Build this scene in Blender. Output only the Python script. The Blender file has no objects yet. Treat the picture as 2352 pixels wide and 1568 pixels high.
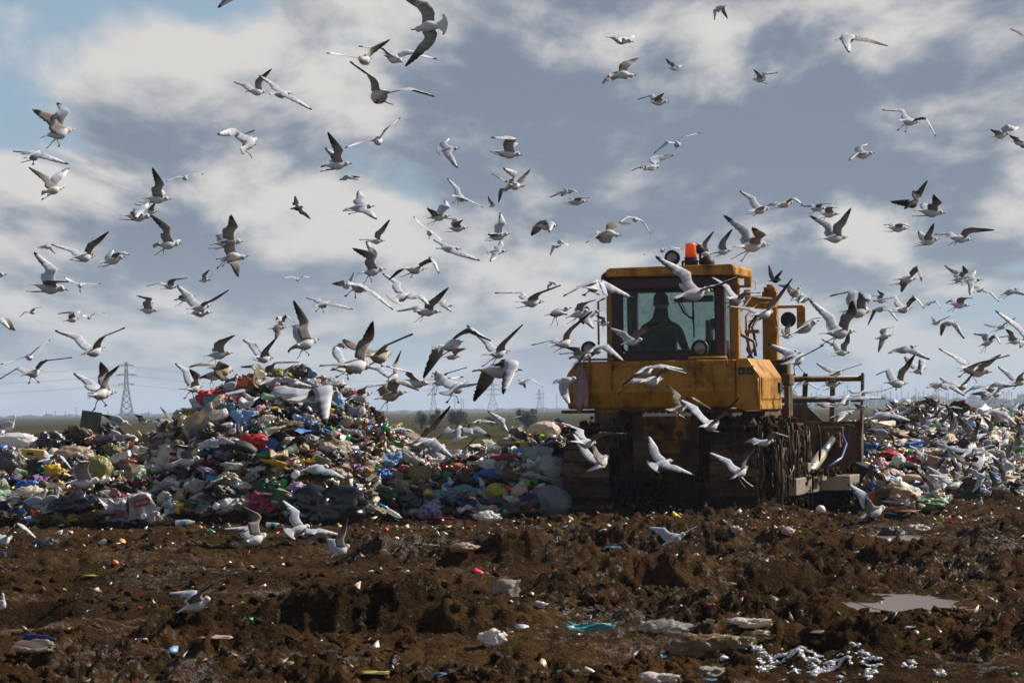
import bpy, bmesh, math, random
import numpy as np
from mathutils import Vector, Matrix, noise as mnoise

SC = bpy.context.scene
COL = SC.collection
R = math.radians

# ------------------------------------------------------------------ camera, sky, sun, exposure
CAM_Z, FPX = 1.41, 7840.0                 # eye height (m); focal length for a frame 2352 wide
PITCH, ROLL = math.atan(156.0 / FPX), R(0.73)
cd = bpy.data.cameras.new("camera")
cd.lens, cd.sensor_width, cd.clip_start, cd.clip_end = 36.0 * FPX / 2352.0, 36.0, 0.5, 20000.0
cam = bpy.data.objects.new("camera", cd)
COL.objects.link(cam)
_f = Vector((0, math.cos(PITCH), math.sin(PITCH)))
_r0, _u0 = Vector((1, 0, 0)), Vector((0, -math.sin(PITCH), math.cos(PITCH)))
C_R = _r0 * math.cos(ROLL) - _u0 * math.sin(ROLL)
C_U = _r0 * math.sin(ROLL) + _u0 * math.cos(ROLL)
C_F = _f
cam.matrix_world = Matrix(((C_R.x, C_U.x, -C_F.x, 0), (C_R.y, C_U.y, -C_F.y, 0), (C_R.z, C_U.z, -C_F.z, CAM_Z), (0, 0, 0, 1)))
SC.camera = cam
cd.dof.use_dof = True
cd.dof.focus_distance = 38.0
cd.dof.aperture_fstop = 13.0

SUN_AZ, SUN_EL = R(66), R(39)             # azimuth from +Y towards +X
w = bpy.data.worlds.new("World")
SC.world = w
w.use_nodes = True
wn, wl = w.node_tree.nodes, w.node_tree.links
wn.clear()
def N(nodes, t, **kw):
    n = nodes.new(t)
    for k, v in kw.items():
        setattr(n, k, v)
    return n
out = N(wn, "ShaderNodeOutputWorld")
sky = N(wn, "ShaderNodeTexSky", sky_type='NISHITA', sun_disc=False)
sky.sun_elevation, sky.sun_rotation = SUN_EL, SUN_AZ
sky.air_density, sky.dust_density, sky.ozone_density = 1.0, 0.1, 6.0
bg_sky = N(wn, "ShaderNodeBackground")
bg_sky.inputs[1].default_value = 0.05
wl.new(sky.outputs[0], bg_sky.inputs[0])
tc = N(wn, "ShaderNodeTexCoord")
sep = N(wn, "ShaderNodeSeparateXYZ")
wl.new(tc.outputs["Generated"], sep.inputs[0])
def M(op, a, b=None, nodes=wn, links=wl, clamp=False):
    n = N(nodes, "ShaderNodeMath", operation=op, use_clamp=clamp)
    for i, v in enumerate((a, b)):
        if v is None: continue
        if isinstance(v, (int, float)): n.inputs[i].default_value = v
        else: links.new(v, n.inputs[i])
    return n.outputs[0]
def MR(v, a, b, c=0.0, d=1.0, nodes=wn, links=wl, smooth=True):
    n = N(nodes, "ShaderNodeMapRange", interpolation_type='SMOOTHSTEP' if smooth else 'LINEAR')
    links.new(v, n.inputs[0])
    for i, x in enumerate((a, b, c, d)): n.inputs[i + 1].default_value = x
    return n.outputs[0]
def MIX(f, a, b, nodes=wn, links=wl, blend='MIX'):
    n = N(nodes, "ShaderNodeMix", data_type='RGBA', blend_type=blend)
    for sock, v in ((n.inputs[0], f), (n.inputs[6], a), (n.inputs[7], b)):
        if isinstance(v, (int, float)): sock.default_value = v
        elif isinstance(v, (tuple, list)): sock.default_value = (*v[:3], 1)
        else: links.new(v, sock)
    return n.outputs[2]
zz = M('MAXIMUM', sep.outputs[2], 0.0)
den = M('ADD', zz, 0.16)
cu, cv = M('DIVIDE', sep.outputs[0], den), M('DIVIDE', sep.outputs[1], den)
def cloud_noise(du, dv, scale, detail, rough):
    c = N(wn, "ShaderNodeCombineXYZ")
    wl.new(M('ADD', cu, du), c.inputs[0]); wl.new(M('MULTIPLY', M('ADD', cv, dv), 0.38), c.inputs[1])
    n = N(wn, "ShaderNodeTexNoise")
    n.inputs["Scale"].default_value, n.inputs["Detail"].default_value, n.inputs["Roughness"].default_value = scale, detail, rough
    n.inputs["Distortion"].default_value = 0.25
    wl.new(c.outputs[0], n.inputs["Vector"])
    return n.outputs["Fac"]
n1 = cloud_noise(5.6, 8.1, 3.6, 9.0, 0.56)
n2 = cloud_noise(5.65, 7.92, 3.6, 8.0, 0.55)          # the same field a little higher towards the sun
n3 = cloud_noise(9.0, 5.0, 1.25, 3.0, 0.5)
body = M('ADD', n1, M('MULTIPLY', M('SUBTRACT', n3, 0.5), 0.7))
body = M('SUBTRACT', body, MR(zz, 0.10, 0.40, 0.0, 0.17))      # broken cloud, thinned overhead out of view to cut the fill light
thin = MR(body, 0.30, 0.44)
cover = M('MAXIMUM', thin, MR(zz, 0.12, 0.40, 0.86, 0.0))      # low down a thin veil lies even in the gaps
lit = MR(M('ADD', M('MULTIPLY', M('SUBTRACT', n1, n2), 2.2), M('MULTIPLY', M('SUBTRACT', body, 0.50), -1.1)), -0.20, 0.19)
ccol = MIX(lit, (0.108, 0.130, 0.172), (0.42, 0.395, 0.37))
ccol = MIX(thin, (0.185, 0.250, 0.315), ccol)
low = MR(zz, 0.0, 0.06)
ccol = MIX(low, MIX(0.5, ccol, (0.235, 0.275, 0.315)), ccol)
bg_c = N(wn, "ShaderNodeBackground")
bg_c.inputs[1].default_value = 1.0
wl.new(ccol, bg_c.inputs[0])
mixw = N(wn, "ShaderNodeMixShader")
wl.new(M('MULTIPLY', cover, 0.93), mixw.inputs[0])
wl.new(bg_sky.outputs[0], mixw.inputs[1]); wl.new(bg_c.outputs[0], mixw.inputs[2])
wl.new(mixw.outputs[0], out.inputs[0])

sd = bpy.data.lights.new("sun", 'SUN')
sd.energy, sd.angle, sd.color = 5.0, R(0.53), (1.0, 0.93, 0.82)
sun = bpy.data.objects.new("sun", sd)
COL.objects.link(sun)
SUN_DIR = Vector((math.sin(SUN_AZ) * math.cos(SUN_EL), math.cos(SUN_AZ) * math.cos(SUN_EL), math.sin(SUN_EL)))
sun.rotation_euler = (-SUN_DIR).to_track_quat('-Z', 'Y').to_euler()
SC.view_settings.view_transform = 'Standard'
SC.view_settings.look = 'None'
SC.view_settings.exposure = 0.8
SC.view_settings.gamma = 1.0
SC.view_settings.use_curve_mapping = False
SC.cycles.max_bounces = 6
SC.cycles.transparent_max_bounces = 12
SC.cycles.volume_bounces = 0
SC.cycles.caustics_reflective = SC.cycles.caustics_refractive = False

# ------------------------------------------------------------------ small tools
def ray(px, py):
    return C_F + C_R * ((px - 1176.0) / FPX) + C_U * ((784.0 - py) / FPX)
def P(px, py, Y):
    "point that stands Y metres out, seen at (px, py) of a 2352 wide frame"
    d = ray(px, py)
    return Vector((0, 0, CAM_Z)) + d * (Y / d.y)
def proj(v):
    d = Vector(v) - Vector((0, 0, CAM_Z))
    z = d.dot(C_F)
    return 1176 + FPX * d.dot(C_R) / z, 784 - FPX * d.dot(C_U) / z

def _hash(ix, iy, s):
    h = (ix.astype(np.int64) * 374761393 + iy.astype(np.int64) * 668265263 + s * 1442695041) & 0xffffffff
    h = ((h ^ (h >> 13)) * 1274126177) & 0xffffffff
    return ((h ^ (h >> 16)) & 0xffff) / 65535.0
def vnoise(x, y, s=0):
    x, y = np.asarray(x, float), np.asarray(y, float)
    ix, iy = np.floor(x), np.floor(y)
    fx, fy = x - ix, y - iy
    fx, fy = fx * fx * fx * (fx * (fx * 6 - 15) + 10), fy * fy * fy * (fy * (fy * 6 - 15) + 10)
    a, b = _hash(ix, iy, s), _hash(ix + 1, iy, s)
    c, d = _hash(ix, iy + 1, s), _hash(ix + 1, iy + 1, s)
    return (a + (b - a) * fx) * (1 - fy) + (c + (d - c) * fx) * fy - 0.5
def fbm(x, y, s=0, o=4, g=0.5):
    t, a = 0, 1.0
    for i in range(o):
        ca, sa = math.cos(i * 0.7), math.sin(i * 0.7)
        t = t + a * vnoise(x * ca - y * sa, x * sa + y * ca, s + i)
        x, y, a = x * 2.03, y * 2.03, a * g
    return t
def sstep(t):
    t = np.clip(t, 0, 1)
    return t * t * (3 - 2 * t)

def link(o, parent=None):
    COL.objects.link(o)
    if parent is not None:
        o.parent = parent
    return o
def tag(o, label=None, cat=None, group=None, kind=None):
    if label: o["label"] = label
    if cat: o["category"] = cat
    if group: o["group"] = group
    if kind: o["kind"] = kind
    return o
def empty(name, loc=(0, 0, 0), rz=0.0):
    o = bpy.data.objects.new(name, None)
    o.location, o.rotation_euler = loc, (0, 0, rz)
    o.empty_display_size = 0.1
    return link(o)
def mesh_np(name, v, f, mat=None, smooth=True, col=None):
    me = bpy.data.meshes.new(name)
    v = np.asarray(v, np.float32)
    if isinstance(f, np.ndarray):
        n, k = f.shape
        me.vertices.add(len(v)); me.vertices.foreach_set("co", v.ravel())
        me.loops.add(n * k); me.loops.foreach_set("vertex_index", f.astype(np.int32).ravel())
        me.polygons.add(n)
        me.polygons.foreach_set("loop_start", np.arange(0, n * k, k, dtype=np.int32))
        me.polygons.foreach_set("loop_total", np.full(n, k, np.int32))
        me.update(calc_edges=True)
    else:
        me.from_pydata([tuple(map(float, q)) for q in v], [], f)
    if smooth:
        me.polygons.foreach_set("use_smooth", np.ones(len(me.polygons), bool))
    if col is not None:
        a = me.color_attributes.new("Col", 'FLOAT_COLOR', 'POINT')
        c = np.ones((len(v), 4), np.float32); c[:, :3] = col
        a.data.foreach_set("color", c.ravel())
    if mat: me.materials.append(mat)
    return me
def obj(name, me, parent=None, color=None, loc=None):
    o = bpy.data.objects.new(name, me)
    if color is not None: o.color = (*color[:3], 1)
    if loc is not None: o.location = loc
    return link(o, parent)

class MB:
    "collects simple solids and links them as one mesh"
    def __init__(self): self.v, self.f = [], []
    def add(self, vs, fs):
        n = len(self.v)
        self.v += [tuple(q) for q in vs]
        self.f += [tuple(i + n for i in q) for q in fs]
        return self
    def box(self, lo, hi, m=None):
        (a, b, c), (d, e, g) = lo, hi
        vs = [Vector(q) for q in ((a, b, c), (d, b, c), (d, e, c), (a, e, c), (a, b, g), (d, b, g), (d, e, g), (a, e, g))]
        if m: vs = [m @ q for q in vs]
        return self.add(vs, ((0, 3, 2, 1), (4, 5, 6, 7), (0, 1, 5, 4), (1, 2, 6, 5), (2, 3, 7, 6), (3, 0, 4, 7)))
    def prism(self, poly, ax, lo, hi):
        "closed polygon in the plane across axis ax, extruded from lo to hi"
        n = len(poly)
        def pt(q, t):
            if ax == 'y': return (q[0], t, q[1])
            if ax == 'x': return (t, q[0], q[1])
            return (q[0], q[1], t)
        vs = [pt(q, lo) for q in poly] + [pt(q, hi) for q in poly]
        return self.add(vs, [tuple(range(n)), tuple(range(2 * n - 1, n - 1, -1))] + [(i + n, (i + 1) % n + n, (i + 1) % n, i) for i in range(n)])
    def tube(self, pts, r, n=8):
        pts = [Vector(q) for q in pts]
        rs = r if isinstance(r, (list, tuple)) else [r] * len(pts)
        base = len(self.v)
        up = Vector((0.13, 0.27, 0.95))
        for i, q in enumerate(pts):
            t = (pts[min(i + 1, len(pts) - 1)] - pts[max(i - 1, 0)]).normalized()
            a = t.cross(up)
            if a.length < 1e-3: a = t.cross(Vector((1, 0, 0)))
            a.normalize(); b = t.cross(a)
            for k in range(n):
                an = 2 * math.pi * k / n
                self.v.append(tuple(q + (a * math.cos(an) + b * math.sin(an)) * rs[i]))
        for i in range(len(pts) - 1):
            for k in range(n):
                k2 = (k + 1) % n
                self.f.append((base + i * n + k, base + i * n + k2, base + (i + 1) * n + k2, base + (i + 1) * n + k))
        self.f.append(tuple(base + k for k in range(n - 1, -1, -1)))
        e = base + (len(pts) - 1) * n
        self.f.append(tuple(e + k for k in range(n)))
        return self
    def lathe(self, prof, n=14, m=None, close=True):
        "profile of (radius, height) turned about z"
        base = len(self.v)
        for r_, z in prof:
            for k in range(n):
                an = 2 * math.pi * k / n
                q = Vector((r_ * math.cos(an), r_ * math.sin(an), z))
                self.v.append(tuple(m @ q if m else q))
        for i in range(len(prof) - 1):
            for k in range(n):
                k2 = (k + 1) % n
                self.f.append((base + i * n + k, base + i * n + k2, base + (i + 1) * n + k2, base + (i + 1) * n + k))
        if close:
            self.f.append(tuple(base + k for k in range(n - 1, -1, -1)))
            e = base + (len(prof) - 1) * n
            self.f.append(tuple(e + k for k in range(n)))
        return self
    def mesh(self, name, mat=None, smooth=False):
        me = bpy.data.meshes.new(name)
        me.from_pydata(self.v, [], self.f)
        if smooth: me.polygons.foreach_set("use_smooth", np.ones(len(me.polygons), bool))
        if mat: me.materials.append(mat)
        me.update()
        return me
    def build(self, name, mat, parent=None, smooth=False, bevel=0.0, color=None):
        o = obj(name, self.mesh(name, mat, smooth), parent, color)
        if bevel:
            b = o.modifiers.new("edge", 'BEVEL')
            b.width, b.segments, b.limit_method = bevel, 2, 'ANGLE'
        return o

# ------------------------------------------------------------------ materials
def new_mat(name):
    m = bpy.data.materials.new(name)
    m.use_nodes = True
    n, l = m.node_tree.nodes, m.node_tree.links
    return m, n, l, n["Principled BSDF"]
def tex_noise(n, l, scale, detail=4.0, rough=0.55, coord="Object", stretch=None):
    t = N(n, "ShaderNodeTexCoord")
    src = t.outputs[coord]
    if stretch:
        mp = N(n, "ShaderNodeMapping"); mp.inputs["Scale"].default_value = stretch
        l.new(src, mp.inputs[0]); src = mp.outputs[0]
    x = N(n, "ShaderNodeTexNoise")
    x.inputs["Scale"].default_value, x.inputs["Detail"].default_value, x.inputs["Roughness"].default_value = scale, detail, rough
    l.new(src, x.inputs["Vector"])
    return x.outputs["Fac"]
def bump(n, l, bsdf, h, strength, dist):
    b = N(n, "ShaderNodeBump")
    b.inputs["Strength"].default_value, b.inputs["Distance"].default_value = strength, dist
    l.new(h, b.inputs["Height"]); l.new(b.outputs[0], bsdf.inputs["Normal"])
def painted(name, base, dirt=(0.045, 0.028, 0.014), amount=(0.45, 0.66), scale=3.0, rough=0.5, metal=0.0, streak=True):
    m, n, l, b = new_mat(name)
    a = tex_noise(n, l, scale, 7.0, 0.68)
    s = tex_noise(n, l, 6.0, 5.0, 0.6, stretch=(1.0, 1.0, 0.16)) if streak else a
    f = MR(M('ADD', M('MULTIPLY', a, 0.6, n, l), M('MULTIPLY', s, 0.4, n, l), n, l), amount[0], amount[1], 0, 1, n, l)
    fine = MR(tex_noise(n, l, 42.0, 3.0, 0.6), 0.60, 0.70, 0, 0.8, n, l)
    tone = MIX(tex_noise(n, l, 1.3, 3.0), tuple(c * 0.75 for c in base), tuple(min(1, c * 1.2) for c in base), n, l)
    c = MIX(M('MAXIMUM', f, fine, n, l), tone, dirt, n, l)
    l.new(c, b.inputs["Base Color"])
    l.new(MR(f, 0, 1, rough, 0.85, n, l), b.inputs["Roughness"])
    b.inputs["Metallic"].default_value = metal
    l.new(MR(f, 0, 1, 0.32, 0.04, n, l), b.inputs["Specular IOR Level"])
    bump(n, l, b, a, 0.25, 0.02)
    return m
MAT = {}
MAT["yellow"] = painted("yellow_paint", (0.40, 0.175, 0.004), amount=(0.42, 0.68), rough=0.42, dirt=(0.055, 0.027, 0.006))
MAT["muddy_yellow"] = painted("mud_spattered_yellow_paint", (0.36, 0.155, 0.004), amount=(0.30, 0.58), rough=0.55, dirt=(0.040, 0.020, 0.005))
MAT["maroon"] = painted("maroon_paint", (0.035, 0.010, 0.014), amount=(0.55, 0.75))
MAT["muddy"] = painted("mud_caked_steel", (0.062, 0.031, 0.010), amount=(0.35, 0.65), dirt=(0.024, 0.0125, 0.0045), rough=0.6)
MAT["brown_steel"] = painted("earth_stained_steel", (0.12, 0.066, 0.028), amount=(0.42, 0.66), dirt=(0.045, 0.026, 0.012), rough=0.5)
MAT["track"] = painted("track_steel", (0.085, 0.046, 0.020), amount=(0.45, 0.66), dirt=(0.04, 0.021, 0.009), rough=0.45, metal=0.3)
MAT["bare"] = painted("worn_bare_steel", (0.42, 0.36, 0.28), amount=(0.50, 0.68), dirt=(0.12, 0.08, 0.045), rough=0.35, metal=0.5)
MAT["rubber"] = painted("black_rubber", (0.012, 0.012, 0.013), amount=(0.55, 0.8), rough=0.6)
MAT["chrome"] = painted("cylinder_chrome", (0.6, 0.57, 0.52), amount=(0.62, 0.85), dirt=(0.2, 0.14, 0.08), rough=0.22, metal=0.9)
m, n, l, b = new_mat("beacon_orange")
b.inputs["Base Color"].default_value = (0.90, 0.20, 0.015, 1); b.inputs["Roughness"].default_value = 0.3
tr = N(n, "ShaderNodeBsdfTranslucent"); tr.inputs[0].default_value = (0.95, 0.24, 0.015, 1)
mx = N(n, "ShaderNodeMixShader"); mx.inputs[0].default_value = 0.55
l.new(b.outputs[0], mx.inputs[1]); l.new(tr.outputs[0], mx.inputs[2]); l.new(mx.outputs[0], n["Material Output"].inputs[0])
MAT["beacon"] = m
m, n, l, b = new_mat("lamp_lens")
b.inputs["Base Color"].default_value = (0.16, 0.15, 0.14, 1); b.inputs["Roughness"].default_value = 0.12; b.inputs["Metallic"].default_value = 0.4
MAT["lens"] = m
m, n, l, b = new_mat("cab_glass")
b.inputs["Base Color"].default_value = (0.13, 0.14, 0.13, 1); b.inputs["Roughness"].default_value = 0.12
tp = N(n, "ShaderNodeBsdfTransparent"); tp.inputs[0].default_value = (0.80, 0.87, 0.84, 1)
mx = N(n, "ShaderNodeMixShader")
l.new(MR(tex_noise(n, l, 14.0, 6.0, 0.75), 0.50, 0.80, 0.90, 0.35, n, l), mx.inputs[0])
l.new(b.outputs[0], mx.inputs[1]); l.new(tp.outputs[0], mx.inputs[2]); l.new(mx.outputs[0], n["Material Output"].inputs[0])
MAT["glass"] = m
def by_object_colour(name, rough, translucent, grime, transparent=0.0, wrinkle=0.5, wscale=9.0):
    "each object's own colour, with grime; thin film lets some light through"
    m, n, l, b = new_mat(name)
    oi = N(n, "ShaderNodeObjectInfo")
    g = MR(tex_noise(n, l, 2.4, 6.0, 0.65), 0.50, 0.74, 0, grime, n, l)
    c = MIX(g, oi.outputs["Color"], (0.06, 0.04, 0.022), n, l)
    l.new(c, b.inputs["Base Color"])
    b.inputs["Roughness"].default_value = rough
    if wrinkle: bump(n, l, b, tex_noise(n, l, wscale, 4.0, 0.6), wrinkle, 0.05)
    sh = b.outputs[0]
    if translucent:
        t = N(n, "ShaderNodeBsdfTranslucent"); l.new(c, t.inputs[0])
        x = N(n, "ShaderNodeMixShader"); x.inputs[0].default_value = translucent
        l.new(sh, x.inputs[1]); l.new(t.outputs[0], x.inputs[2]); sh = x.outputs[0]
    if transparent:
        t = N(n, "ShaderNodeBsdfTransparent"); l.new(MIX(0.5, c, (0.95, 0.95, 0.95), n, l), t.inputs[0])
        x = N(n, "ShaderNodeMixShader"); x.inputs[0].default_value = transparent
        l.new(sh, x.inputs[1]); l.new(t.outputs[0], x.inputs[2]); sh = x.outputs[0]
    l.new(sh, n["Material Output"].inputs[0])
    return m
MAT["film"] = by_object_colour("plastic_film", 0.32, 0.28, 0.75)
MAT["black_film"] = by_object_colour("black_bin_film", 0.30, 0.0, 0.03, wrinkle=0.35, wscale=3.0)
MAT["clear_film"] = by_object_colour("clear_plastic_film", 0.2, 0.3, 0.5, transparent=0.42)
MAT["bottle"] = by_object_colour("bottle_plastic", 0.14, 0.35, 0.4, transparent=0.22, wrinkle=0.0)
MAT["card"] = by_object_colour("printed_card", 0.6, 0.0, 0.6, wrinkle=0.2)
MAT["cloth"] = by_object_colour("dirty_cloth", 0.9, 0.1, 0.7, wrinkle=0.6, wscale=16)
MAT["plain"] = by_object_colour("plain_plastic", 0.35, 0.0, 0.5, wrinkle=0.0)
MAT["metal_can"] = by_object_colour("can_metal", 0.25, 0.0, 0.4, wrinkle=0.0)
m, n, l, b = new_mat("mixed_litter")
at = N(n, "ShaderNodeAttribute", attribute_name="Col")
l.new(MIX(MR(tex_noise(n, l, 5.0, 5.0, 0.6), 0.48, 0.7, 0, 0.7, n, l), at.outputs["Color"], (0.05, 0.033, 0.018), n, l), b.inputs["Base Color"])
b.inputs["Roughness"].default_value = 0.4
MAT["litter"] = m
m, n, l, b = new_mat("gull_plumage")
at = N(n, "ShaderNodeAttribute", attribute_name="Col")
fe = tex_noise(n, l, 55.0, 3.0, 0.6)
l.new(MIX(MR(fe, 0.35, 0.7, 0.0, 0.28, n, l), at.outputs["Color"], MIX(1.0, at.outputs["Color"], (0.55, 0.52, 0.5), n, l, 'MULTIPLY'), n, l), b.inputs["Base Color"])
b.inputs["Roughness"].default_value = 0.75
b.inputs["Specular IOR Level"].default_value = 0.2
tr = N(n, "ShaderNodeBsdfTranslucent"); l.new(at.outputs["Color"], tr.inputs[0])
mx = N(n, "ShaderNodeMixShader"); mx.inputs[0].default_value = 0.16
l.new(b.outputs[0], mx.inputs[1]); l.new(tr.outputs[0], mx.inputs[2]); l.new(mx.outputs[0], n["Material Output"].inputs[0])
MAT["gull"] = m
m, n, l, b = new_mat("white_foam")
b.inputs["Base Color"].default_value = (0.74, 0.74, 0.76, 1); b.inputs["Roughness"].default_value = 1.0; b.inputs["Specular IOR Level"].default_value = 0.05
MAT["foam"] = m
MAT["horn"] = by_object_colour("horn_and_skin", 0.4, 0.0, 0.0, wrinkle=0.0)
# ------------------------------------------------------------------ ground, heaps, far land
def row_y(py, x=1176):
    return CAM_Z * FPX / (py - (955 - 0.0128 * x))
BUMPS = [  # pixel x, pixel y, half length (m), half depth (m), height (m): banks pushed up by the tracks
    (700, 1450, 1.25, 0.5, 0.15), (1000, 1455, 0.75, 0.5, 0.13), (330, 1500, 0.8, 0.5, 0.12), (1060, 1285, 1.05, 0.8, 0.20), (1420, 1270, 1.0, 0.9, 0.19),
    (1750, 1265, 1.3, 0.9, 0.17), (1170, 1360, 0.75, 0.5, 0.14), (1640, 1345, 1.1, 0.55, 0.12), (120, 1290, 1.3, 0.8, 0.10), (2150, 1310, 1.2, 0.8, 0.10),
    (1900, 1425, 0.7, 0.4, 0.10), (480, 1345, 0.9, 0.6, 0.11), (60, 1430, 0.5, 0.4, 0.08), (1420, 1420, 0.8, 0.5, 0.09),
    (2060, 1205, 0.3, 0.35, 0.16), (1400, 1490, 0.7, 0.4, 0.06), (2010, 1172, 0.9, 2.6, -0.26), (1930, 1172, 0.5, 2.4, -0.22), (860, 1530, 0.9, 0.35, -0.06), (1500, 1390, 0.7, 0.3, -0.08)]
PUDDLES = [(2108, 1374, 0.29, 1.05), (1975, 1388, 0.30, 0.8), (50, 1438, 0.28, 0.45), (330, 1452, 0.22, 0.35), (2060, 1232, 0.62, 2.2), (20, 1555, 0.22, 0.25), (1700, 1376, 0.16, 0.35)]
_BP = [(*P(px, py, row_y(py, px)).xy, a, d, h) for px, py, a, d, h in BUMPS]
_PD = [(*P(px, py, row_y(py, px)).xy, a, d) for px, py, a, d in PUDDLES]
def gh(x, y):
    x, y = np.asarray(x, float), np.asarray(y, float)
    near = 1 - sstep((y - 52) / 14)
    smooth_lane = np.exp(-((y - 39.5) / 2.6) ** 2) * (1 - sstep((x - 1.0) / 1.5))
    rough = (0.45 + 1.1 * sstep((fbm(x * 0.35, y * 0.3, 40, 3) + 0.25) / 0.5)) * (1 - 0.72 * smooth_lane)
    h = 0.16 * fbm(x * 0.22, y * 0.8, 1, 3)
    for bx, by, a, d, hh in _BP:
        wob = 0.35 * fbm(x * 1.7, y * 1.2, 17, 3)
        t = ((x - bx) / a) ** 4 + 0
        dy = (y - by) / d + wob
        prof = np.where(dy < 0, np.exp(-(dy * 1.9) ** 2), np.exp(-(dy * 0.8) ** 2))
        h = h + hh * np.exp(-t) * prof
    b1 = np.abs(fbm(x * 1.5, y * 1.2, 5, 3))
    b2 = np.abs(fbm(x * 4.2, y * 3.2, 9, 3))
    b3 = np.abs(fbm(x * 11.0, y * 8.0, 13, 2))
    wx, wy = x + 0.12 * vnoise(x * 3.1, y * 2.7, 91), y + 0.16 * vnoise(x * 2.9, y * 2.3, 95)
    h = h + rough * 0.055 * (1 - np.minimum(1, np.abs(fbm(wx * 2.6, wy * 1.9, 71, 3)) * 3.4)) ** 1.5
    h = h + rough * (0.10 * (b1 - 0.12) + 0.070 * (0.16 - b2) + 0.060 * (0.16 - b3) + 0.034 * (0.2 - np.abs(vnoise(x * 21, y * 14, 23)) * 1.6) + 0.016 * vnoise(x * 50, y * 30, 29))
    for bx, by, a, d in _PD:
        q = np.exp(-(((x - bx) / a) ** 2 + ((y - by) / d) ** 2) ** 1.6 * 0.6)
        h = h * (1 - q) - 0.05 * q
        lane = np.exp(-(((x - bx) / (a * 0.9)) ** 4)) * sstep((by - y) / d) * (1 - sstep((by - y - 1.2 * d) / 2.5))
        h = h - lane * np.maximum(h - 0.0, 0) * 0.85
    return h * near
# heap outline: pixel column, height of crest (m)
PROF_L = [(-260, 1.0), (-60, 1.15), (0, 1.16), (120, 1.10), (280, 1.04), (370, 1.12), (420, 1.36), (480, 1.66), (540, 1.80), (700, 1.80), (780, 1.60), (830, 1.36),
          (870, 1.17), (930, 0.95), (1000, 0.82), (1060, 0.80), (1130, 0.88), (1200, 0.93), (1255, 1.10), (1290, 1.12), (1340, 1.0), (1420, 0.7), (1520, 0.0)]
PROF_R = [(1700, 0.0), (1800, 1.0), (1880, 1.05), (1985, 0.95), (2060, 1.12), (2150, 1.34), (2250, 1.36), (2360, 1.30), (2560, 1.2), (2750, 0.6), (2900, 0.0)]
def heap(x, y):
    x, y = np.asarray(x, float), np.asarray(y, float)
    px = 1176 + x * FPX / 44.0
    Hl = np.interp(px, [a for a, _ in PROF_L], [b for _, b in PROF_L], left=0, right=0)
    yb = np.interp(px, [-200, 780, 900, 1220, 1400], [41.6, 41.7, 44.2, 44.3, 46.5])
    t = (y - yb) / 2.9
    back = 1 - sstep((y - yb - 4.2) / 3.5)
    hl = Hl * np.where(t < 0, 0, np.minimum(1, np.maximum(t, 0) ** 0.62)) * back
    px2 = 1176 + x * FPX / 51.0
    Hr = np.interp(px2, [a for a, _ in PROF_R], [b for _, b in PROF_R], left=0, right=0)
    yb2 = np.interp(px2, [1700, 1990, 2352, 2700], [52.5, 45.6, 48.6, 50.0])
    t2 = (y - yb2) / 8.0
    hr = Hr * np.where(t2 < 0, 0, np.minimum(1, np.maximum(t2, 0) ** 0.85)) * (1 - sstep((y - yb2 - 9.5) / 4))
    h = np.maximum(hl, hr)
    lump = 0.34 * fbm(x * 0.9, y * 0.9, 61, 3) + 0.16 * fbm(x * 3.0, y * 3.0, 67, 2)
    return h + lump * sstep(h / 0.5) * (0.5 if True else 1)
def surf(x, y):
    return np.maximum(gh(x, y), np.where(heap(x, y) > 0.03, heap(x, y), -1))
_sx, _sy = np.arange(-14, 15, 0.05), np.arange(13, 72, 0.05)
_SG = surf(*np.meshgrid(_sx, _sy))
_hy = np.arange(13.5, 71.5, 0.04)
_hj = np.clip(np.round((_hy - 13) / 0.05).astype(int), 0, len(_sy) - 1)
def hit(px, py):
    "first place where the sight line through a pixel meets the ground or a heap"
    d = ray(px, py)
    z = CAM_Z + d.z / d.y * _hy
    i = np.clip(np.round((d.x / d.y * _hy + 14) / 0.05).astype(int), 0, len(_sx) - 1)
    s = _SG[_hj, i]
    k = np.nonzero(z <= s)[0]
    if not len(k): return None
    y = _hy[k[0]]
    return Vector((d.x / d.y * y, y, float(s[k[0]])))

rows = np.concatenate([np.linspace(-30, 12, 22)[:-1], np.arange(12, 16, 0.5), 16 + np.cumsum(np.linspace(0.028, 0.075, 620))])
rows = rows[rows < 50]
rows = np.concatenate([rows, np.arange(50, 70, 0.5), 70 * (9000 / 70) ** np.linspace(0, 1, 60)])
u = np.linspace(-1, 1, 561)
u = 0.62 * u + 0.38 * u ** 5
hw = np.where(rows < 60, 7.0 + 0.10 * np.maximum(rows, 0), 0)
hw = np.where(rows >= 60, 13.0 + (rows - 60) * 0.9, hw)
GX = hw[:, None] * u[None, :]
GY = np.repeat(rows[:, None], len(u), 1)
GZ = gh(GX, GY)
nr, nc = GX.shape
idx = np.arange(nr * nc).reshape(nr, nc)
F = np.stack([idx[:-1, :-1], idx[:-1, 1:], idx[1:, 1:], idx[1:, :-1]], -1).reshape(-1, 4)

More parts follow.
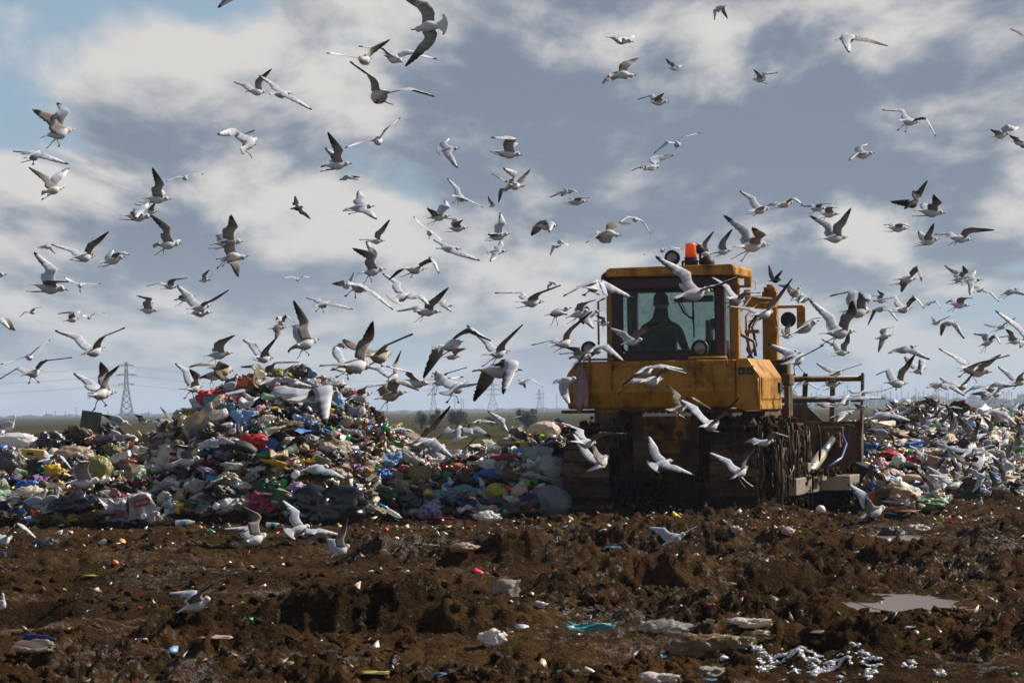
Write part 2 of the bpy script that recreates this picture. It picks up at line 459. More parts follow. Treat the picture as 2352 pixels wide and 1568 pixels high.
m, n, l, b = new_mat("wet_mud_and_far_fields")
geo = N(n, "ShaderNodeNewGeometry"); sp = N(n, "ShaderNodeSeparateXYZ"); l.new(geo.outputs["Position"], sp.inputs[0])
c1 = tex_noise(n, l, 0.8, 5.0, 0.6); c2 = tex_noise(n, l, 9.0, 6.0, 0.65); c3 = tex_noise(n, l, 45.0, 4.0, 0.6)
mud = MIX(MR(c1, 0.35, 0.65, 0, 1, n, l), (0.017, 0.0090, 0.0031), (0.060, 0.0315, 0.0108), n, l)
mud = MIX(MR(c2, 0.35, 0.7, 0, 0.75, n, l), mud, (0.014, 0.0078, 0.0034), n, l)
mud = MIX(MR(c3, 0.55, 0.75, 0, 0.45, n, l), mud, (0.100, 0.055, 0.020), n, l)
fn = tex_noise(n, l, 0.012, 5.0, 0.6, stretch=(0.25, 1.0, 1.0)); fn2 = tex_noise(n, l, 0.15, 4.0, 0.6)
fld = MIX(MR(fn, 0.38, 0.62, 0, 1, n, l), (0.026, 0.028, 0.010), (0.070, 0.054, 0.021), n, l)
fld = MIX(MR(fn2, 0.4, 0.7, 0, 0.6, n, l), fld, (0.014, 0.020, 0.007), n, l)
far = MR(sp.outputs[1], 58.0, 75.0, 0, 1, n, l)
l.new(MIX(far, mud, fld, n, l), b.inputs["Base Color"])
wet = MR(M('ADD', M('MULTIPLY', tex_noise(n, l, 0.7, 3.0, 0.6), 0.40, n, l), M('MULTIPLY', tex_noise(n, l, 19.0, 4.0, 0.7), 0.60, n, l), n, l), 0.54, 0.63, 0.95, 0.18, n, l)
ro = N(n, "ShaderNodeMix", data_type='FLOAT'); l.new(far, ro.inputs[0]); l.new(wet, ro.inputs[2]); ro.inputs[3].default_value = 0.95
l.new(ro.outputs[0], b.inputs["Roughness"])
sl = N(n, "ShaderNodeMix", data_type='FLOAT'); l.new(far, sl.inputs[0]); l.new(MR(wet, 0.18, 0.95, 0.45, 0.015, n, l, False), sl.inputs[2]); sl.inputs[3].default_value = 0.0
l.new(sl.outputs[0], b.inputs["Specular IOR Level"])
bump(n, l, b, M('ADD', c2, M('MULTIPLY', c3, 0.6, n, l), n, l), 1.0, 0.055)
MAT["mud"] = m
g = obj("ground", mesh_np("ground", np.stack([GX, GY, GZ], -1).reshape(-1, 3), F, m)); g["kind"] = "structure"
del GX, GY, F

m, n, l, b = new_mat("muddy_water")
b.inputs["Base Color"].default_value = (0.10, 0.065, 0.04, 1); b.inputs["Roughness"].default_value = 0.30
bump(n, l, b, tex_noise(n, l, 7.0, 3.0), 0.25, 0.03)
for pi_, (bx, by, a, d) in enumerate(_PD):
    ang = np.linspace(0, 2 * math.pi, 25)[:-1]
    vs = [(0, 0, 0)] + [(a * 1.5 * math.cos(t), d * 1.5 * math.sin(t), 0) for t in ang]
    o = obj("puddle", mesh_np("puddle", vs, [(0, i + 1, (i + 1) % 24 + 1) for i in range(24)], m), loc=(bx, by, -0.022 - 0.004 * pi_))
    o["kind"] = "structure"

# loose mud clods, too many to count
rng = np.random.default_rng(5)
def lump_mesh(sub, amp, sc, seed, flat=1.0):
    bm = bmesh.new(); bmesh.ops.create_icosphere(bm, subdivisions=sub, radius=0.5)
    off = Vector((seed * 7.3, seed * 3.1, seed * 1.7))
    for v in bm.verts:
        k = mnoise.fractal(v.co * sc + off, 0.8, 2.0, 3) * amp
        v.co *= 1 + k
        v.co.z *= flat
    V = np.array([v.co[:] for v in bm.verts]); Fc = np.array([[q.index for q in f.verts] for f in bm.faces]); bm.free()
    return V, Fc
def scatter(name, temps, pos, size, rot, cols, mat, kind="stuff", squash=None):
    "many small pieces joined into one mesh"
    VV, FF, CC, base = [], [], [], 0
    for i in range(len(pos)):
        V, Fc = temps[i % len(temps)]
        q = Matrix.Rotation(rot[i][2], 3, 'Z') @ Matrix.Rotation(rot[i][0], 3, 'X') @ Matrix.Rotation(rot[i][1], 3, 'Y')
        W = (V * size[i]) @ np.array(q).T + pos[i]
        VV.append(W); FF.append(Fc + base); base += len(V)
        if cols is not None: CC.append(np.repeat(np.asarray(cols[i])[None], len(V), 0))
    me = mesh_np(name, np.concatenate(VV), np.concatenate(FF), mat, smooth=True, col=np.concatenate(CC) if cols is not None else None)
    o = obj(name, me); o["kind"] = kind
    return o
lumps = [lump_mesh(1, 1.1, 1.8, s, 0.75) for s in range(8)]
nn = 17000
yy = 16.5 + 28 * rng.random(nn) ** 1.25
xx = (rng.random(nn) - 0.5) * 2 * (yy * 0.165 + 0.6)
keep = (fbm(xx * 0.6, yy * 0.5, 77, 3) > -0.13) & ((np.abs(yy - 39.5) > 2) | (xx > 0.5) | (rng.random(nn) < 0.25))
for bx, by, a, d in _PD: keep &= ((xx - bx) / (a * 1.2)) ** 2 + ((yy - by) / (d * 1.2)) ** 2 > 1
xx, yy = xx[keep], yy[keep]
sz = 0.010 + 0.060 * rng.random(len(xx)) ** 3.4
scatter("mud_clods", lumps, np.stack([xx, yy, gh(xx, yy) + sz * 0.12], 1), np.stack([sz * 1.3, sz * 1.3, sz], 1), rng.random((len(xx), 3)) * [0.6, 0.6, 6.28], None, MAT["mud"])

# ------------------------------------------------------------------ far bushes, woods, pylons, masts
m, n, l, b = new_mat("bush_leaf")
l.new(MIX(tex_noise(n, l, 0.8, 3.0), (0.012, 0.018, 0.007), (0.035, 0.045, 0.016), n, l), b.inputs["Base Color"]); b.inputs["Roughness"].default_value = 0.8
MAT["leaf"] = m
MAT["bark"] = painted("bark", (0.07, 0.05, 0.035), rough=0.9)
def bush(px, py_base, wpx, hpx, Y, label):
    base = P(px, py_base, Y); base.z = 0
    s = Y / FPX
    w_, h_ = wpx * s, hpx * s
    r_ = random.Random(int(px))
    root = empty("bush", base)
    tag(root, label, "bush", "bushes in the field")
    t = MB()
    for k in range(5):
        a = r_.uniform(0, 6.28)
        t.tube([(0, 0, -0.1), (0.12 * w_ * math.cos(a), 0.12 * w_ * math.sin(a), h_ * 0.4), (0.3 * w_ * math.cos(a), 0.3 * w_ * math.sin(a), h_ * 0.8)], [0.09, 0.06, 0.02], 5)
    t.build("trunk", MAT["bark"], root)
    vs, fs = [], []
    cl = [(r_.uniform(-.36, .36) * w_, r_.uniform(-.36, .36) * w_, h_ * r_.uniform(.12, .85), r_.uniform(.13, .27) * w_) for _ in range(14)]
    for k in range(2600):
        cx, cy, cz, cr = r_.choice(cl)
        d = Vector((r_.gauss(0, 1), r_.gauss(0, 1), r_.gauss(0, 1))).normalized() * cr * r_.uniform(.55, 1.05)
        q = Vector((cx, cy, cz)) + d
        if q.z < 0.05: continue
        a = Vector((r_.gauss(0, 1), r_.gauss(0, 1), r_.gauss(0, 1))).normalized() * 0.028 * w_
        e = d.normalized().cross(a).normalized() * 0.02 * w_
        i = len(vs); vs += [q - a, q + e, q + a, q - e]; fs.append((i, i + 1, i + 2, i + 3))
    o = obj("crown", mesh_np("crown", vs, fs, MAT["leaf"], smooth=False), root)
bush(968, 992, 34, 46, 260, "dark low bush in the field, first from the tall mound")
bush(998, 996, 40, 50, 250, "dark bush in the field between two bushes, beside the low rubbish dip")
bush(1052, 982, 52, 40, 280, "broad round bush in the field behind the landed flock")
bush(1212, 990, 60, 44, 260, "wide dark bush in the field next to the bulldozer's tank")
bush(1130, 985, 30, 22, 290, "small faint bush in the field above the landed gulls")

rr = random.Random(11)
def woods(name, x0, x1, Y, h0, h1, step=10.0):
    vs, fs = [], []
    a, b_ = (x0 - 1176) / FPX * Y, (x1 - 1176) / FPX * Y
    x = a
    while x < b_:
        w_ = rr.uniform(step * 0.5, step * 1.5); h = rr.uniform(h0, h1); y = Y + rr.uniform(-40, 40)
        i = len(vs)
        for k in range(8):
            an = k * math.pi / 4
            vs.append((x + w_ * 0.5 * math.cos(an), y + w_ * 0.5 * math.sin(an), -1))
        for k in range(8):
            an = k * math.pi / 4
            vs.append((x + w_ * 0.62 * math.cos(an), y + w_ * 0.62 * math.sin(an), h * rr.uniform(.5, .8)))
        vs.append((x, y, h))
        for k in range(8):
            k2 = (k + 1) % 8
            fs.append((i + k, i + k2, i + 8 + k2, i + 8 + k)); fs.append((i + 8 + k, i + 8 + k2, i + 16))
        x += w_ * 0.6
    o = obj(name, mesh_np(name, vs, fs, MAT["leaf"], smooth=True)); o["kind"] = "stuff"
woods("far_woodland", 1700, 3000, 2600, 5.0, 9.5)
woods("far_hedge", -700, 1750, 2900, 1.0, 3.2)

MAT["lattice"] = painted("grey_galvanised_steel", (0.07, 0.075, 0.08), dirt=(0.05, 0.045, 0.04), rough=0.6, metal=0.3)
def pylon(px, y_top, y_base, Y, wpx, label, arms=3, th=0.11, detail=9):
    base = P(px, y_base, Y); base.z = 0
    H, W = (y_base - y_top) * Y / FPX, wpx * Y / FPX
    root = empty("pylon", base); tag(root, label, "pylon", "lattice pylons on the horizon")
    def half(t): return W * 0.5 * ((1 - t / 0.55) ** 1.0 * 0.72 + 0.28 if t < 0.55 else 0.28 - 0.14 * (t - 0.55) / 0.45)
    t = MB()
    zs = [H * (i / detail) for i in range(detail + 1)]
    for sx in (-1, 1):
        for sy in (-1, 1):
            t.tube([(sx * half(z / H), sy * half(z / H), z) for z in zs], th, 4)
    t.build("leg", MAT["lattice"], root)["kind"] = "stuff"
    t = MB()
    for i in range(detail):
        a, b_ = half(zs[i] / H), half(zs[i + 1] / H)
        for s in (-1, 1):
            t.tube([(-a, s * a, zs[i]), (b_, s * b_, zs[i + 1])], th * .6, 3); t.tube([(a, s * a, zs[i]), (-b_, s * b_, zs[i + 1])], th * .6, 3)
            t.tube([(s * a, -a, zs[i]), (s * b_, b_, zs[i + 1])], th * .6, 3)
        t.tube([(-b_, -b_, zs[i + 1]), (b_, -b_, zs[i + 1])], th * .6, 3)
    o = t.build("bracing", MAT["lattice"], root); o["kind"] = "stuff"
    for k in range(arms):
        z = H * (0.60 + 0.17 * k)
        aw = W * (0.62, 0.80, 0.55)[k % 3]
        t = MB()
        t.tube([(-aw, 0, z), (aw, 0, z)], th * .8, 4); t.tube([(-aw, 0, z), (0, 0, z + H * .035)], th * .6, 3); t.tube([(aw, 0, z), (0, 0, z + H * .035)], th * .6, 3)
        t.build("cross_arm", MAT["lattice"], root)
pylon(291, 826, 955, 1250, 31, "tall grey lattice pylon rising behind the green metal panel", 3, 0.15)
pylon(996, 873, 942, 1900, 17, "slender lattice pylon behind the landing gulls right of the tall mound", 3, 0.14, 7)
pylon(1132, 874, 941, 1800, 28, "lattice pylon standing under the gull with black wingtips", 3, 0.14, 7)
pylon(1239, 888, 940, 1900, 16, "hazy lattice pylon close beside the bulldozer's rear tank", 2, 0.15, 6)
def mast(px, y_top, y_base, Y, label, group, wd=0.3):
    base = P(px, y_base, Y); base.z = 0
    H = (y_base - y_top) * Y / FPX
    t = MB()
    t.tube([(0, 0, -0.3), (0, 0, H)], [wd, wd * .6], 5)
    t.tube([(-H * .10, 0, H * .86), (H * .10, 0, H * .86)], wd * .5, 4); t.tube([(-H * .07, 0, H * .68), (H * .07, 0, H * .68)], wd * .5, 4)
    o = t.build("power_mast", MAT["lattice"]); o.location = base
    tag(o, label, "mast", group)
G_M = "power masts in the hazy row on the horizon"
for x_, tp in zip((1864, 1875, 1884, 1940, 1947, 1955, 2001, 2009, 2016, 2025, 2034, 2046, 2060, 2071, 2086, 2104, 2111, 2122, 2132, 2144, 2151, 2156, 2174, 2179, 2191, 2199, 2211, 2229, 2236, 2251, 2266, 2274, 2284, 2299, 2306, 2312, 2318, 2324, 2339, 2346),
                  (890, 888, 892, 886, 872, 888, 893, 895, 890, 878, 893, 889, 896, 876, 893, 882, 892, 890, 895, 891, 888, 882, 895, 894, 897, 894, 890, 896, 892, 897, 889, 895, 896, 880, 892, 896, 890, 895, 897, 893)):
    mast(x_, tp, 926, 2400, "thin grey power mast in the crowded hazy row beyond the gull flock", G_M)
for x_, tp, s in ((175, 930, "nearest to the green panel's edge"), (107, 940, "first of the row"), (127, 938, "second of the row"), (150, 940, "last of the row"),
               (248, 940, "just before the tall pylon"), (341, 942, "just past the tall pylon")):
    mast(x_, tp, 957, 1500, "small wooden power pole on the hazy field, " + s, "power poles beyond the fields", 0.16)
for x_, tp, s in ((1045, 905, "the pair's first"), (1060, 905, "the pair's second"), (1065, 908, "between the two lattice pylons"), (1248, 890, "close to the hazy pylon"), (1279, 895, "half hidden by the gull behind the tank")):
    mast(x_, tp, 941, 1700, "tall thin power pole on the horizon, " + s, "power poles between the pylons", 0.16)

def wire(p0, p1, sag, label):
    pts = [Vector(p0).lerp(Vector(p1), i / 14) - Vector((0, 0, sag * 4 * (i / 14) * (1 - i / 14))) for i in range(15)]
    c0 = pts[0].copy()
    o = MB().tube([q - c0 for q in pts], 0.055, 4).build("power_line", MAT["lattice"], None, smooth=True); o.location = c0
    tag(o, label, "power line", "power lines strung from the tall pylon")
for k, (z_, nm) in enumerate(((12.4, "lowest"), (15.8, "middle"), (19.1, "topmost"))):
    a_ = P(291, 900, 1250); a_.z = z_
    for e_, far_ in ((P(-900, 900, 1150), "leaving toward the left edge"), (P(996, 900, 1900), "running on toward the slender pylon")):
        e_.z = z_ + 1; wire(a_, e_, 4.0, nm + " faint power line of the tall pylon, " + far_)

# ------------------------------------------------------------------ haze
bm = MB().box((-4200, -120, -1.5), (4200, 9400, 42))
m = bpy.data.materials.new("thin_haze"); m.use_nodes = True
n, l = m.node_tree.nodes, m.node_tree.links
n.remove(n["Principled BSDF"])
pv = N(n, "ShaderNodeVolumePrincipled")
pv.inputs["Color"].default_value = (0.62, 0.74, 0.92, 1); pv.inputs["Density"].default_value = 0.00022
l.new(pv.outputs[0], n["Material Output"].inputs["Volume"])
hz = bm.build("haze", m); hz["kind"] = "stuff"

# ------------------------------------------------------------------ the rubbish heaps: compacted core
xs, ys = np.meshgrid(np.linspace(-9, 13, 300), np.linspace(40, 64, 260))
hh = heap(xs, ys)
hz_ = np.where(hh > 0.03, hh - 0.03, -0.35)
idx = np.arange(xs.size).reshape(xs.shape)
F = np.stack([idx[:-1, :-1], idx[:-1, 1:], idx[1:, 1:], idx[1:, :-1]], -1).reshape(-1, 4)
hf = hz_.ravel()[F].max(1) > -0.3
me = mesh_np("rubbish_mound", np.stack([xs, ys, hz_], -1).reshape(-1, 3), F[hf], MAT["mud"])
o = obj("rubbish_mound", me); o["kind"] = "structure"
# ------------------------------------------------------------------ the bulldozer (x right, y forward, z up in its own frame)
TH = R(13.5)
DZ = empty("bulldozer", (1.95, 45.06, 0.0), -TH)
tag(DZ, "muddy yellow tracked bulldozer with tall cab, orange beacon and slatted blade guard, seen from behind", "bulldozer")
DZ_M = Matrix.Translation(DZ.location) @ Matrix.Rotation(-TH, 4, 'Z')
Y_, MR_, MU, BS, BK = MAT["yellow"], MAT["maroon"], MAT["muddy"], MAT["brown_steel"], MAT["rubber"]
def curve_plate(name, outer, holes, plane_y, thick, mat, parent):
    "flat plate in the xz plane with true holes"
    cu_ = bpy.data.curves.new(name, 'CURVE'); cu_.dimensions = '2D'; cu_.fill_mode = 'BOTH'; cu_.extrude = thick / 2
    for lp in [outer] + holes:
        s = cu_.splines.new('POLY'); s.points.add(len(lp) - 1); s.use_cyclic_u = True
        for p_, q in zip(s.points, lp): p_.co = (q[0], q[1], 0, 1)
    tmp = bpy.data.objects.new("tmp", cu_); COL.objects.link(tmp)
    dg = bpy.context.evaluated_depsgraph_get()
    me = bpy.data.meshes.new_from_object(tmp.evaluated_get(dg))
    bpy.data.objects.remove(tmp); bpy.data.curves.remove(cu_)
    me.transform(Matrix.Rotation(R(90), 4, 'X')); me.transform(Matrix.Translation((0, plane_y, 0)))
    me.materials.clear(); me.materials.append(mat)
    return obj(name, me, parent)
def circ(x, z, r, n=18):
    return [(x + r * math.cos(2 * math.pi * k / n), z + r * math.sin(2 * math.pi * k / n)) for k in range(n)]
# rear fuel tank
t = MB()
prof = [(-1.27, 1.40), (1.0, 1.40), (1.0, 2.03), (-1.14, 2.03), (-1.27, 1.86)]
n_ = len(prof)
tank_y = lambda x, z: 0.0 if z > 1.62 else 0.05
vs = [(x, 0.0 if z > 1.5 else 0.07, z) for x, z in prof] + [(x, 0.78, z) for x, z in prof]
vs += [(-1.27, -0.012, 1.62), (1.0, -0.012, 1.62)]
t.add(vs, [(0, 1, 11, 10), (10, 11, 2, 3, 4), (9, 8, 7, 6, 5), (0, 5, 6, 1), (1, 6, 7, 2, 11), (2, 7, 8, 3), (3, 8, 9, 4), (4, 9, 5, 0, 10)])
tank = t.build("fuel_tank", Y_, DZ, bevel=0.03)
for x0, x1, zt in ((-1.02, -0.62, 2.055), (0.40, 0.90, 2.055)):
    t = MB(); t.tube([(x0, -0.03, zt - 0.12), (x0, -0.05, zt), (x1, -0.05, zt), (x1, -0.03, zt - 0.12)], 0.018, 8)
    t.build("grab_rail", Y_, tank, smooth=True)
for x in (-0.66, 0.70):
    MB().box((x - 0.012, -0.03, 1.63), (x + 0.012, 0.004, 2.0)).build("weld_strip", Y_, tank)
MB().box((-0.55, -0.016, 1.66), (0.62, 0.004, 1.985)).build("access_panel", Y_, tank, bevel=0.01)
t = MB()
for x in (-0.5, -0.2, 0.1, 0.4, 0.58):
    for z in (1.69, 1.955): t.lathe([(0.013, -0.02), (0.013, 0.012)], 8, Matrix.Translation((x, -0.016, z)) @ Matrix.Rotation(R(90), 4, 'X'))
o = t.build("bolt", MU, tank); o["kind"] = "stuff"
MB().box((-1.33, -0.06, 1.345), (-0.50, 0.10, 1.39)).build("step_ledge", MAT["muddy_yellow"], DZ, bevel=0.008)
MB().box((-0.46, -0.02, 1.33), (1.05, 0.4, 1.385)).build("rear_crossbeam", MU, DZ, bevel=0.01)
# side boxes beside the cab
for s, nm in ((1, "fender_box"), (-1, "fender_box")):
    t = MB()
    a, b_ = (1.0, 1.32) if s > 0 else (-1.27, -0.95)
    if s > 0: pr = [(1.006, 1.36), (1.33, 1.36), (1.33, 1.80), (1.17, 2.045), (1.006, 2.045)]
    else: pr = [(-1.27, 1.40), (-0.95, 1.40), (-0.95, 2.03), (-1.14, 2.03), (-1.27, 1.84)]
    t.prism(pr, 'y', 0.02 if s > 0 else 0.79, 1.80)
    fb = t.build(nm, Y_, DZ, bevel=0.018)
    if s > 0:
        MB().box((1.315, 0.10, 1.50), (1.345, 1.68, 1.795)).build("side_door", Y_, fb, bevel=0.012)
        MB().box((1.315, 0.06, 1.37), (1.340, 1.76, 1.435)).build("lower_flange", Y_, fb, bevel=0.008)
        t = MB(); t.box((1.34, 1.40, 1.60), (1.375, 1.60, 1.73)); t.build("door_latch", BK, fb, bevel=0.01)
        for x in (1.085, 1.20):
            t = MB(); t.lathe([(0.052, 0), (0.052, 0.03)], 18, Matrix.Translation((x, 0.032, 1.875)) @ Matrix.Rotation(R(90), 4, 'X')); v_ = t.build("round_vent", BK, fb)
        t = MB(); t.tube([(1.02, -0.01, 1.935), (1.25, -0.01, 1.935)], 0.014, 6)
        for x in (1.085, 1.20): t.box((x - .05, -0.004, 1.871), (x + .05, 0.004, 1.879)); t.box((x - .004, -0.006, 1.825), (x + .004, -0.001, 1.925))
        t.build("vent_bars", Y_, fb)
        t = MB(); t.tube([(1.30, 0.0, 1.42), (1.30, -0.01, 1.78)], 0.016, 6); t.build("corner_rail", Y_, fb, smooth=True)
# cab
CY0, CY1, ZC0, ZC1 = 0.52, 1.70, 2.035, 3.15
t = MB()
for x0, x1 in ((-0.76, -0.62), (0.66, 0.78)):
    t.box((x0, CY0, ZC0), (x1, CY0 + 0.12, ZC1)); t.box((x0, CY1 - 0.12, ZC0), (x1, CY1, ZC1))
t.box((-0.62, CY0 + .005, 2.99), (0.66, CY0 + 0.11, ZC1 - .004)); t.box((-0.62, CY0 + .005, ZC0), (0.66, CY0 + 0.11, 2.145))
t.box((-0.62, CY1 - .11, 2.98), (0.66, CY1 - .005, ZC1 - .004)); t.box((-0.62, CY1 - .11, ZC0), (0.66, CY1 - .005, 2.20))
for x0, x1 in ((-0.755, -0.66), (0.68, 0.775)):
    t.box((x0, CY0 + 0.12, 3.0), (x1, CY1 - 0.12, ZC1 - .004)); t.box((x0, CY0 + 0.12, ZC0), (x1, CY1 - 0.12, 2.12))
cab = t.build("cab_frame", MR_, DZ, bevel=0.012)
t = MB(); t.box((-0.76, CY0 - 0.075, 2.99), (0.80, CY0 - .004, 3.155)); t.build("rear_visor", MR_, cab, bevel=0.02)
rf = MB().prism([(-0.79, 3.157), (0.945, 3.157), (0.945, 3.26), (0.905, 3.30), (-0.73, 3.28), (-0.79, 3.25)], 'y', 0.34, 1.85).build("roof", Y_, DZ, bevel=0.02)
def pane(nm, vs):
    n = len(vs)
    c = sum((Vector(q) for q in vs), Vector()) / n
    nn_ = (Vector(vs[1]) - Vector(vs[0])).cross(Vector(vs[2]) - Vector(vs[0])).normalized() * 0.006
    W = [Vector(q) for q in vs] + [Vector(q) + nn_ for q in vs]
    return MB().add(W, [tuple(range(n - 1, -1, -1)), tuple(range(n, 2 * n))] + [(i, (i + 1) % n, (i + 1) % n + n, i + n) for i in range(n)]).build(nm, MAT["glass"], cab)
def rrect(x0, x1, z0, z1, r, f):
    out_ = []
    for cx, cz, a0 in ((x1 - r, z1 - r, 0), (x0 + r, z1 - r, 90), (x0 + r, z0 + r, 180), (x1 - r, z0 + r, 270)):
        for k in range(5):
            a = R(a0 + k * 22.5); out_.append(f(cx + r * math.cos(a), cz + r * math.sin(a)))
    return out_
pane("rear_window", rrect(-0.60, 0.64, 2.165, 2.985, 0.07, lambda x, z: (x, CY0 + 0.05, z)))
pane("front_window", [(-0.61, CY1 - .06, 2.20), (0.65, CY1 - .06, 2.20), (0.65, CY1 - .06, 2.98), (-0.61, CY1 - .06, 2.98)])
pane("side_window", [(0.72, CY0 + .13, 2.12), (0.72, CY1 - .13, 2.12), (0.72, CY1 - .13, 2.99), (0.72, CY0 + .13, 2.99)])
pane("side_window", [(-0.70, CY0 + .13, 2.12), (-0.70, CY1 - .13, 2.12), (-0.70, CY1 - .13, 2.99), (-0.70, CY0 + .13, 2.99)])
t = MB(); lp = rrect(-0.615, 0.655, 2.15, 2.99, 0.08, lambda x, z: (x, CY0 + 0.035, z)); t.tube(lp + lp[:1], 0.018, 6); t.build("window_gasket", BK, cab, smooth=True)
t = MB(); t.tube([(0.12, CY0 - 0.02, 2.90), (0.24, CY0 - 0.02, 2.66), (0.36, CY0 - 0.02, 2.58)], 0.012, 6); t.tube([(0.36, CY0 - .02, 2.92), (0.36, CY0 - .02, 2.52)], 0.012, 6)
t.tube([(0.16, CY0 - .02, 2.90), (0.30, CY0 - .02, 2.60), (0.385, CY0 - .02, 2.62)], 0.007, 5); t.tube([(0.37, CY0 - .025, 2.70), (0.37, CY0 - .025, 2.34)], 0.010, 5)
t.build("rear_wiper", BK, cab, smooth=True)
t = MB(); t.box((-0.10, 1.55, 2.84), (0.45, 1.59, 2.93)); t.build("rear_view_mirror", BK, cab, bevel=0.02)
t = MB(); t.box((0.30, 1.4, 1.9), (0.62, 1.8, 2.32)); t.box((-0.58, 0.80, 1.9), (-0.42, 1.6, 2.30)); t.box((0.50, 1.0, 2.45), (0.60, 1.1, 2.60)); t.build("console", MU, cab, bevel=0.02)
t = MB(); t.box((-0.45, 0.84, 1.80), (0.09, 1.36, 1.96)); t.box((-0.43, 0.80, 1.96), (0.07, 0.92, 2.50)); t.build("driver_seat", BK, cab, bevel=0.05)
t = MB(); t.box((-0.76, 0.56, 1.44), (0.78, 1.96, 1.50)); t.box((-0.9, 0.56, 1.50), (-0.77, 1.96, 2.03)); t.box((0.79, 0.56, 1.50), (0.99, 1.96, 2.03)); t.build("cab_floor", MU, DZ)
# roll bar posts
for x0, x1, y0 in ((0.80, 0.925, 0.78), (-0.88, -0.79, 0.78)):
    MB().box((x0, y0, 2.03), (x1, y0 + 0.16, 3.155)).build("roll_bar_post", Y_, DZ, bevel=0.015)
t = MB(); t.tube([(-0.84, 0.50, 2.20), (-0.93, 0.50, 2.24), (-0.93, 0.50, 2.84), (-0.84, 0.50, 2.88)], 0.016, 8); t.build("grab_rail", Y_, cab, smooth=True)
t = MB(); t.box((0.927, 0.80, 3.0), (1.09, 0.95, 3.03)); t.box((1.0, 0.82, 3.03), (1.09, 0.92, 3.13)); t.tube([(1.09, 0.86, 3.1), (1.15, 0.86, 3.06), (1.14, 0.86, 2.96)], 0.004, 4); t.build("corner_bracket", Y_, rf)
# work lamps: dish, ring, lens
def lamp(nm, pos, r, yaw, depth=0.12, lens=True, stalk=0.12, mat=None, tilt=0.0):
    root = empty(nm); root.parent = DZ
    m4 = Matrix.Translation(pos) @ Matrix.Rotation(R(yaw), 4, 'Z') @ Matrix.Rotation(R(90 + tilt), 4, 'X')
    t = MB(); t.lathe([(r * .96, 0.0), (r, -0.01), (r * 0.95, -depth * .4), (r * .6, -depth * .85), (r * .25, -depth)], 22, m4); h_ = t.build("lamp_housing", mat or BK, root, smooth=True)
    if lens:
        t = MB(); t.lathe([(0.001, 0.018), (r * .5, 0.014), (r * .86, 0.004)], 22, m4); t.build("lens", MAT["lens"], root, smooth=True)
        t = MB(); ring = [m4 @ Vector((r * .93 * math.cos(a), r * .93 * math.sin(a), 0.006)) for a in np.linspace(0, 2 * math.pi, 25)]; t.tube(ring, r * .07, 6); t.build("rim", BK, root, smooth=True)
    if stalk:
        t = MB(); p0 = Vector(pos) + Vector((0, 0.03, -r)); t.tube([p0 + Vector((0, 0.02, r * .4)), p0, p0 - Vector((0, 0, stalk))], 0.018, 6); t.build("lamp_bracket", BK, root)
    return root
lamp("work_lamp", (0.10, 0.42, 3.40), 0.105, -8, stalk=0.06)
lamp("work_lamp", (0.44, 0.62, 3.52), 0.062, 20, stalk=0.20, lens=False)
lamp("work_lamp", (0.53, 0.66, 3.33), 0.10, 200, lens=False, stalk=0.04)
lamp("work_lamp", (-0.79, 0.55, 3.155), 0.088, 150, lens=False, stalk=0.10)
lamp("work_lamp", (-1.0, 0.20, 2.20), 0.108, 6, stalk=0.08)
lamp("work_lamp", (0.51, 0.14, 2.185), 0.115, -4, stalk=0.07, depth=0.15)
bc = empty("beacon"); bc.parent = DZ
t = MB(); t.lathe([(0.078, 3.405), (0.078, 3.44), (0.072, 3.57), (0.066, 3.59), (0.02, 3.60)], 20, Matrix.Translation((0.33, 0.55, 0))); t.build("beacon_dome", MAT["beacon"], bc, smooth=True)
t = MB(); t.lathe([(0.085, 3.36), (0.085, 3.405)], 20, Matrix.Translation((0.33, 0.55, 0))); t.box((0.22, 0.46, 3.34), (0.44, 0.64, 3.362)); t.box((0.22, .46, 3.15), (0.245, 0.5, 3.34)); t.box((0.415, .46, 3.15), (0.44, 0.5, 3.34)); t.box((0.25, 0.52, 3.285), (0.41, 0.62, 3.34))
t.build("beacon_bracket", MR_, bc)
# bonnet and lift gear ahead of the cab
MB().prism([(-0.58, 1.3), (0.58, 1.3), (0.58, 2.02), (0.48, 2.12), (-0.48, 2.12), (-0.58, 2.02)], 'y', 1.985, 4.15).build("bonnet", Y_, DZ, bevel=0.03)
MB().tube([(0.2, 2.6, 2.1), (0.2, 2.6, 2.62)], 0.055, 12).build("exhaust_pipe", BK, DZ, smooth=True)
lt = MB().box((0.86, 3.12, 1.75), (1.065, 3.34, 3.02)).build("lift_post", Y_, DZ, bevel=0.015)
t = MB(); t.box((0.88, 3.14, 3.024), (1.04, 3.32, 3.08)); t.lathe([(0.05, 3.08), (0.05, 3.12)], 10, Matrix.Translation((0.96, 3.23, 0))); t.build("post_cap", Y_, lt, bevel=0.01)
t = MB(); t.box((0.60, 3.10, 2.78), (0.85, 3.24, 2.96)); t.box((0.60, 3.12, 2.965), (0.70, 3.2, 3.05)); t.build("valve_block", Y_, lt, bevel=0.01)
for k, pts in enumerate(([(0.60, 3.1, 2.85), (0.38, 2.9, 2.85), (0.25, 2.7, 2.65), (0.27, 2.6, 2.35), (0.34, 2.5, 2.12)], [(0.6, 3.1, 2.80), (0.42, 2.9, 2.72), (0.33, 2.7, 2.5), (0.40, 2.6, 2.25), (0.30, 2.5, 2.08)],
                         [(0.55, 3.05, 2.9), (0.30, 2.8, 2.92), (0.16, 2.6, 2.7), (0.2, 2.5, 2.4), (0.4, 2.4, 2.3), (0.42, 2.4, 2.1)])):
    MB().tube([(x + .50, y - .25, z) for x, y, z in pts], 0.022, 8).build("yellow_hose", MAT["brown_steel"] if k else Y_, lt, smooth=True)
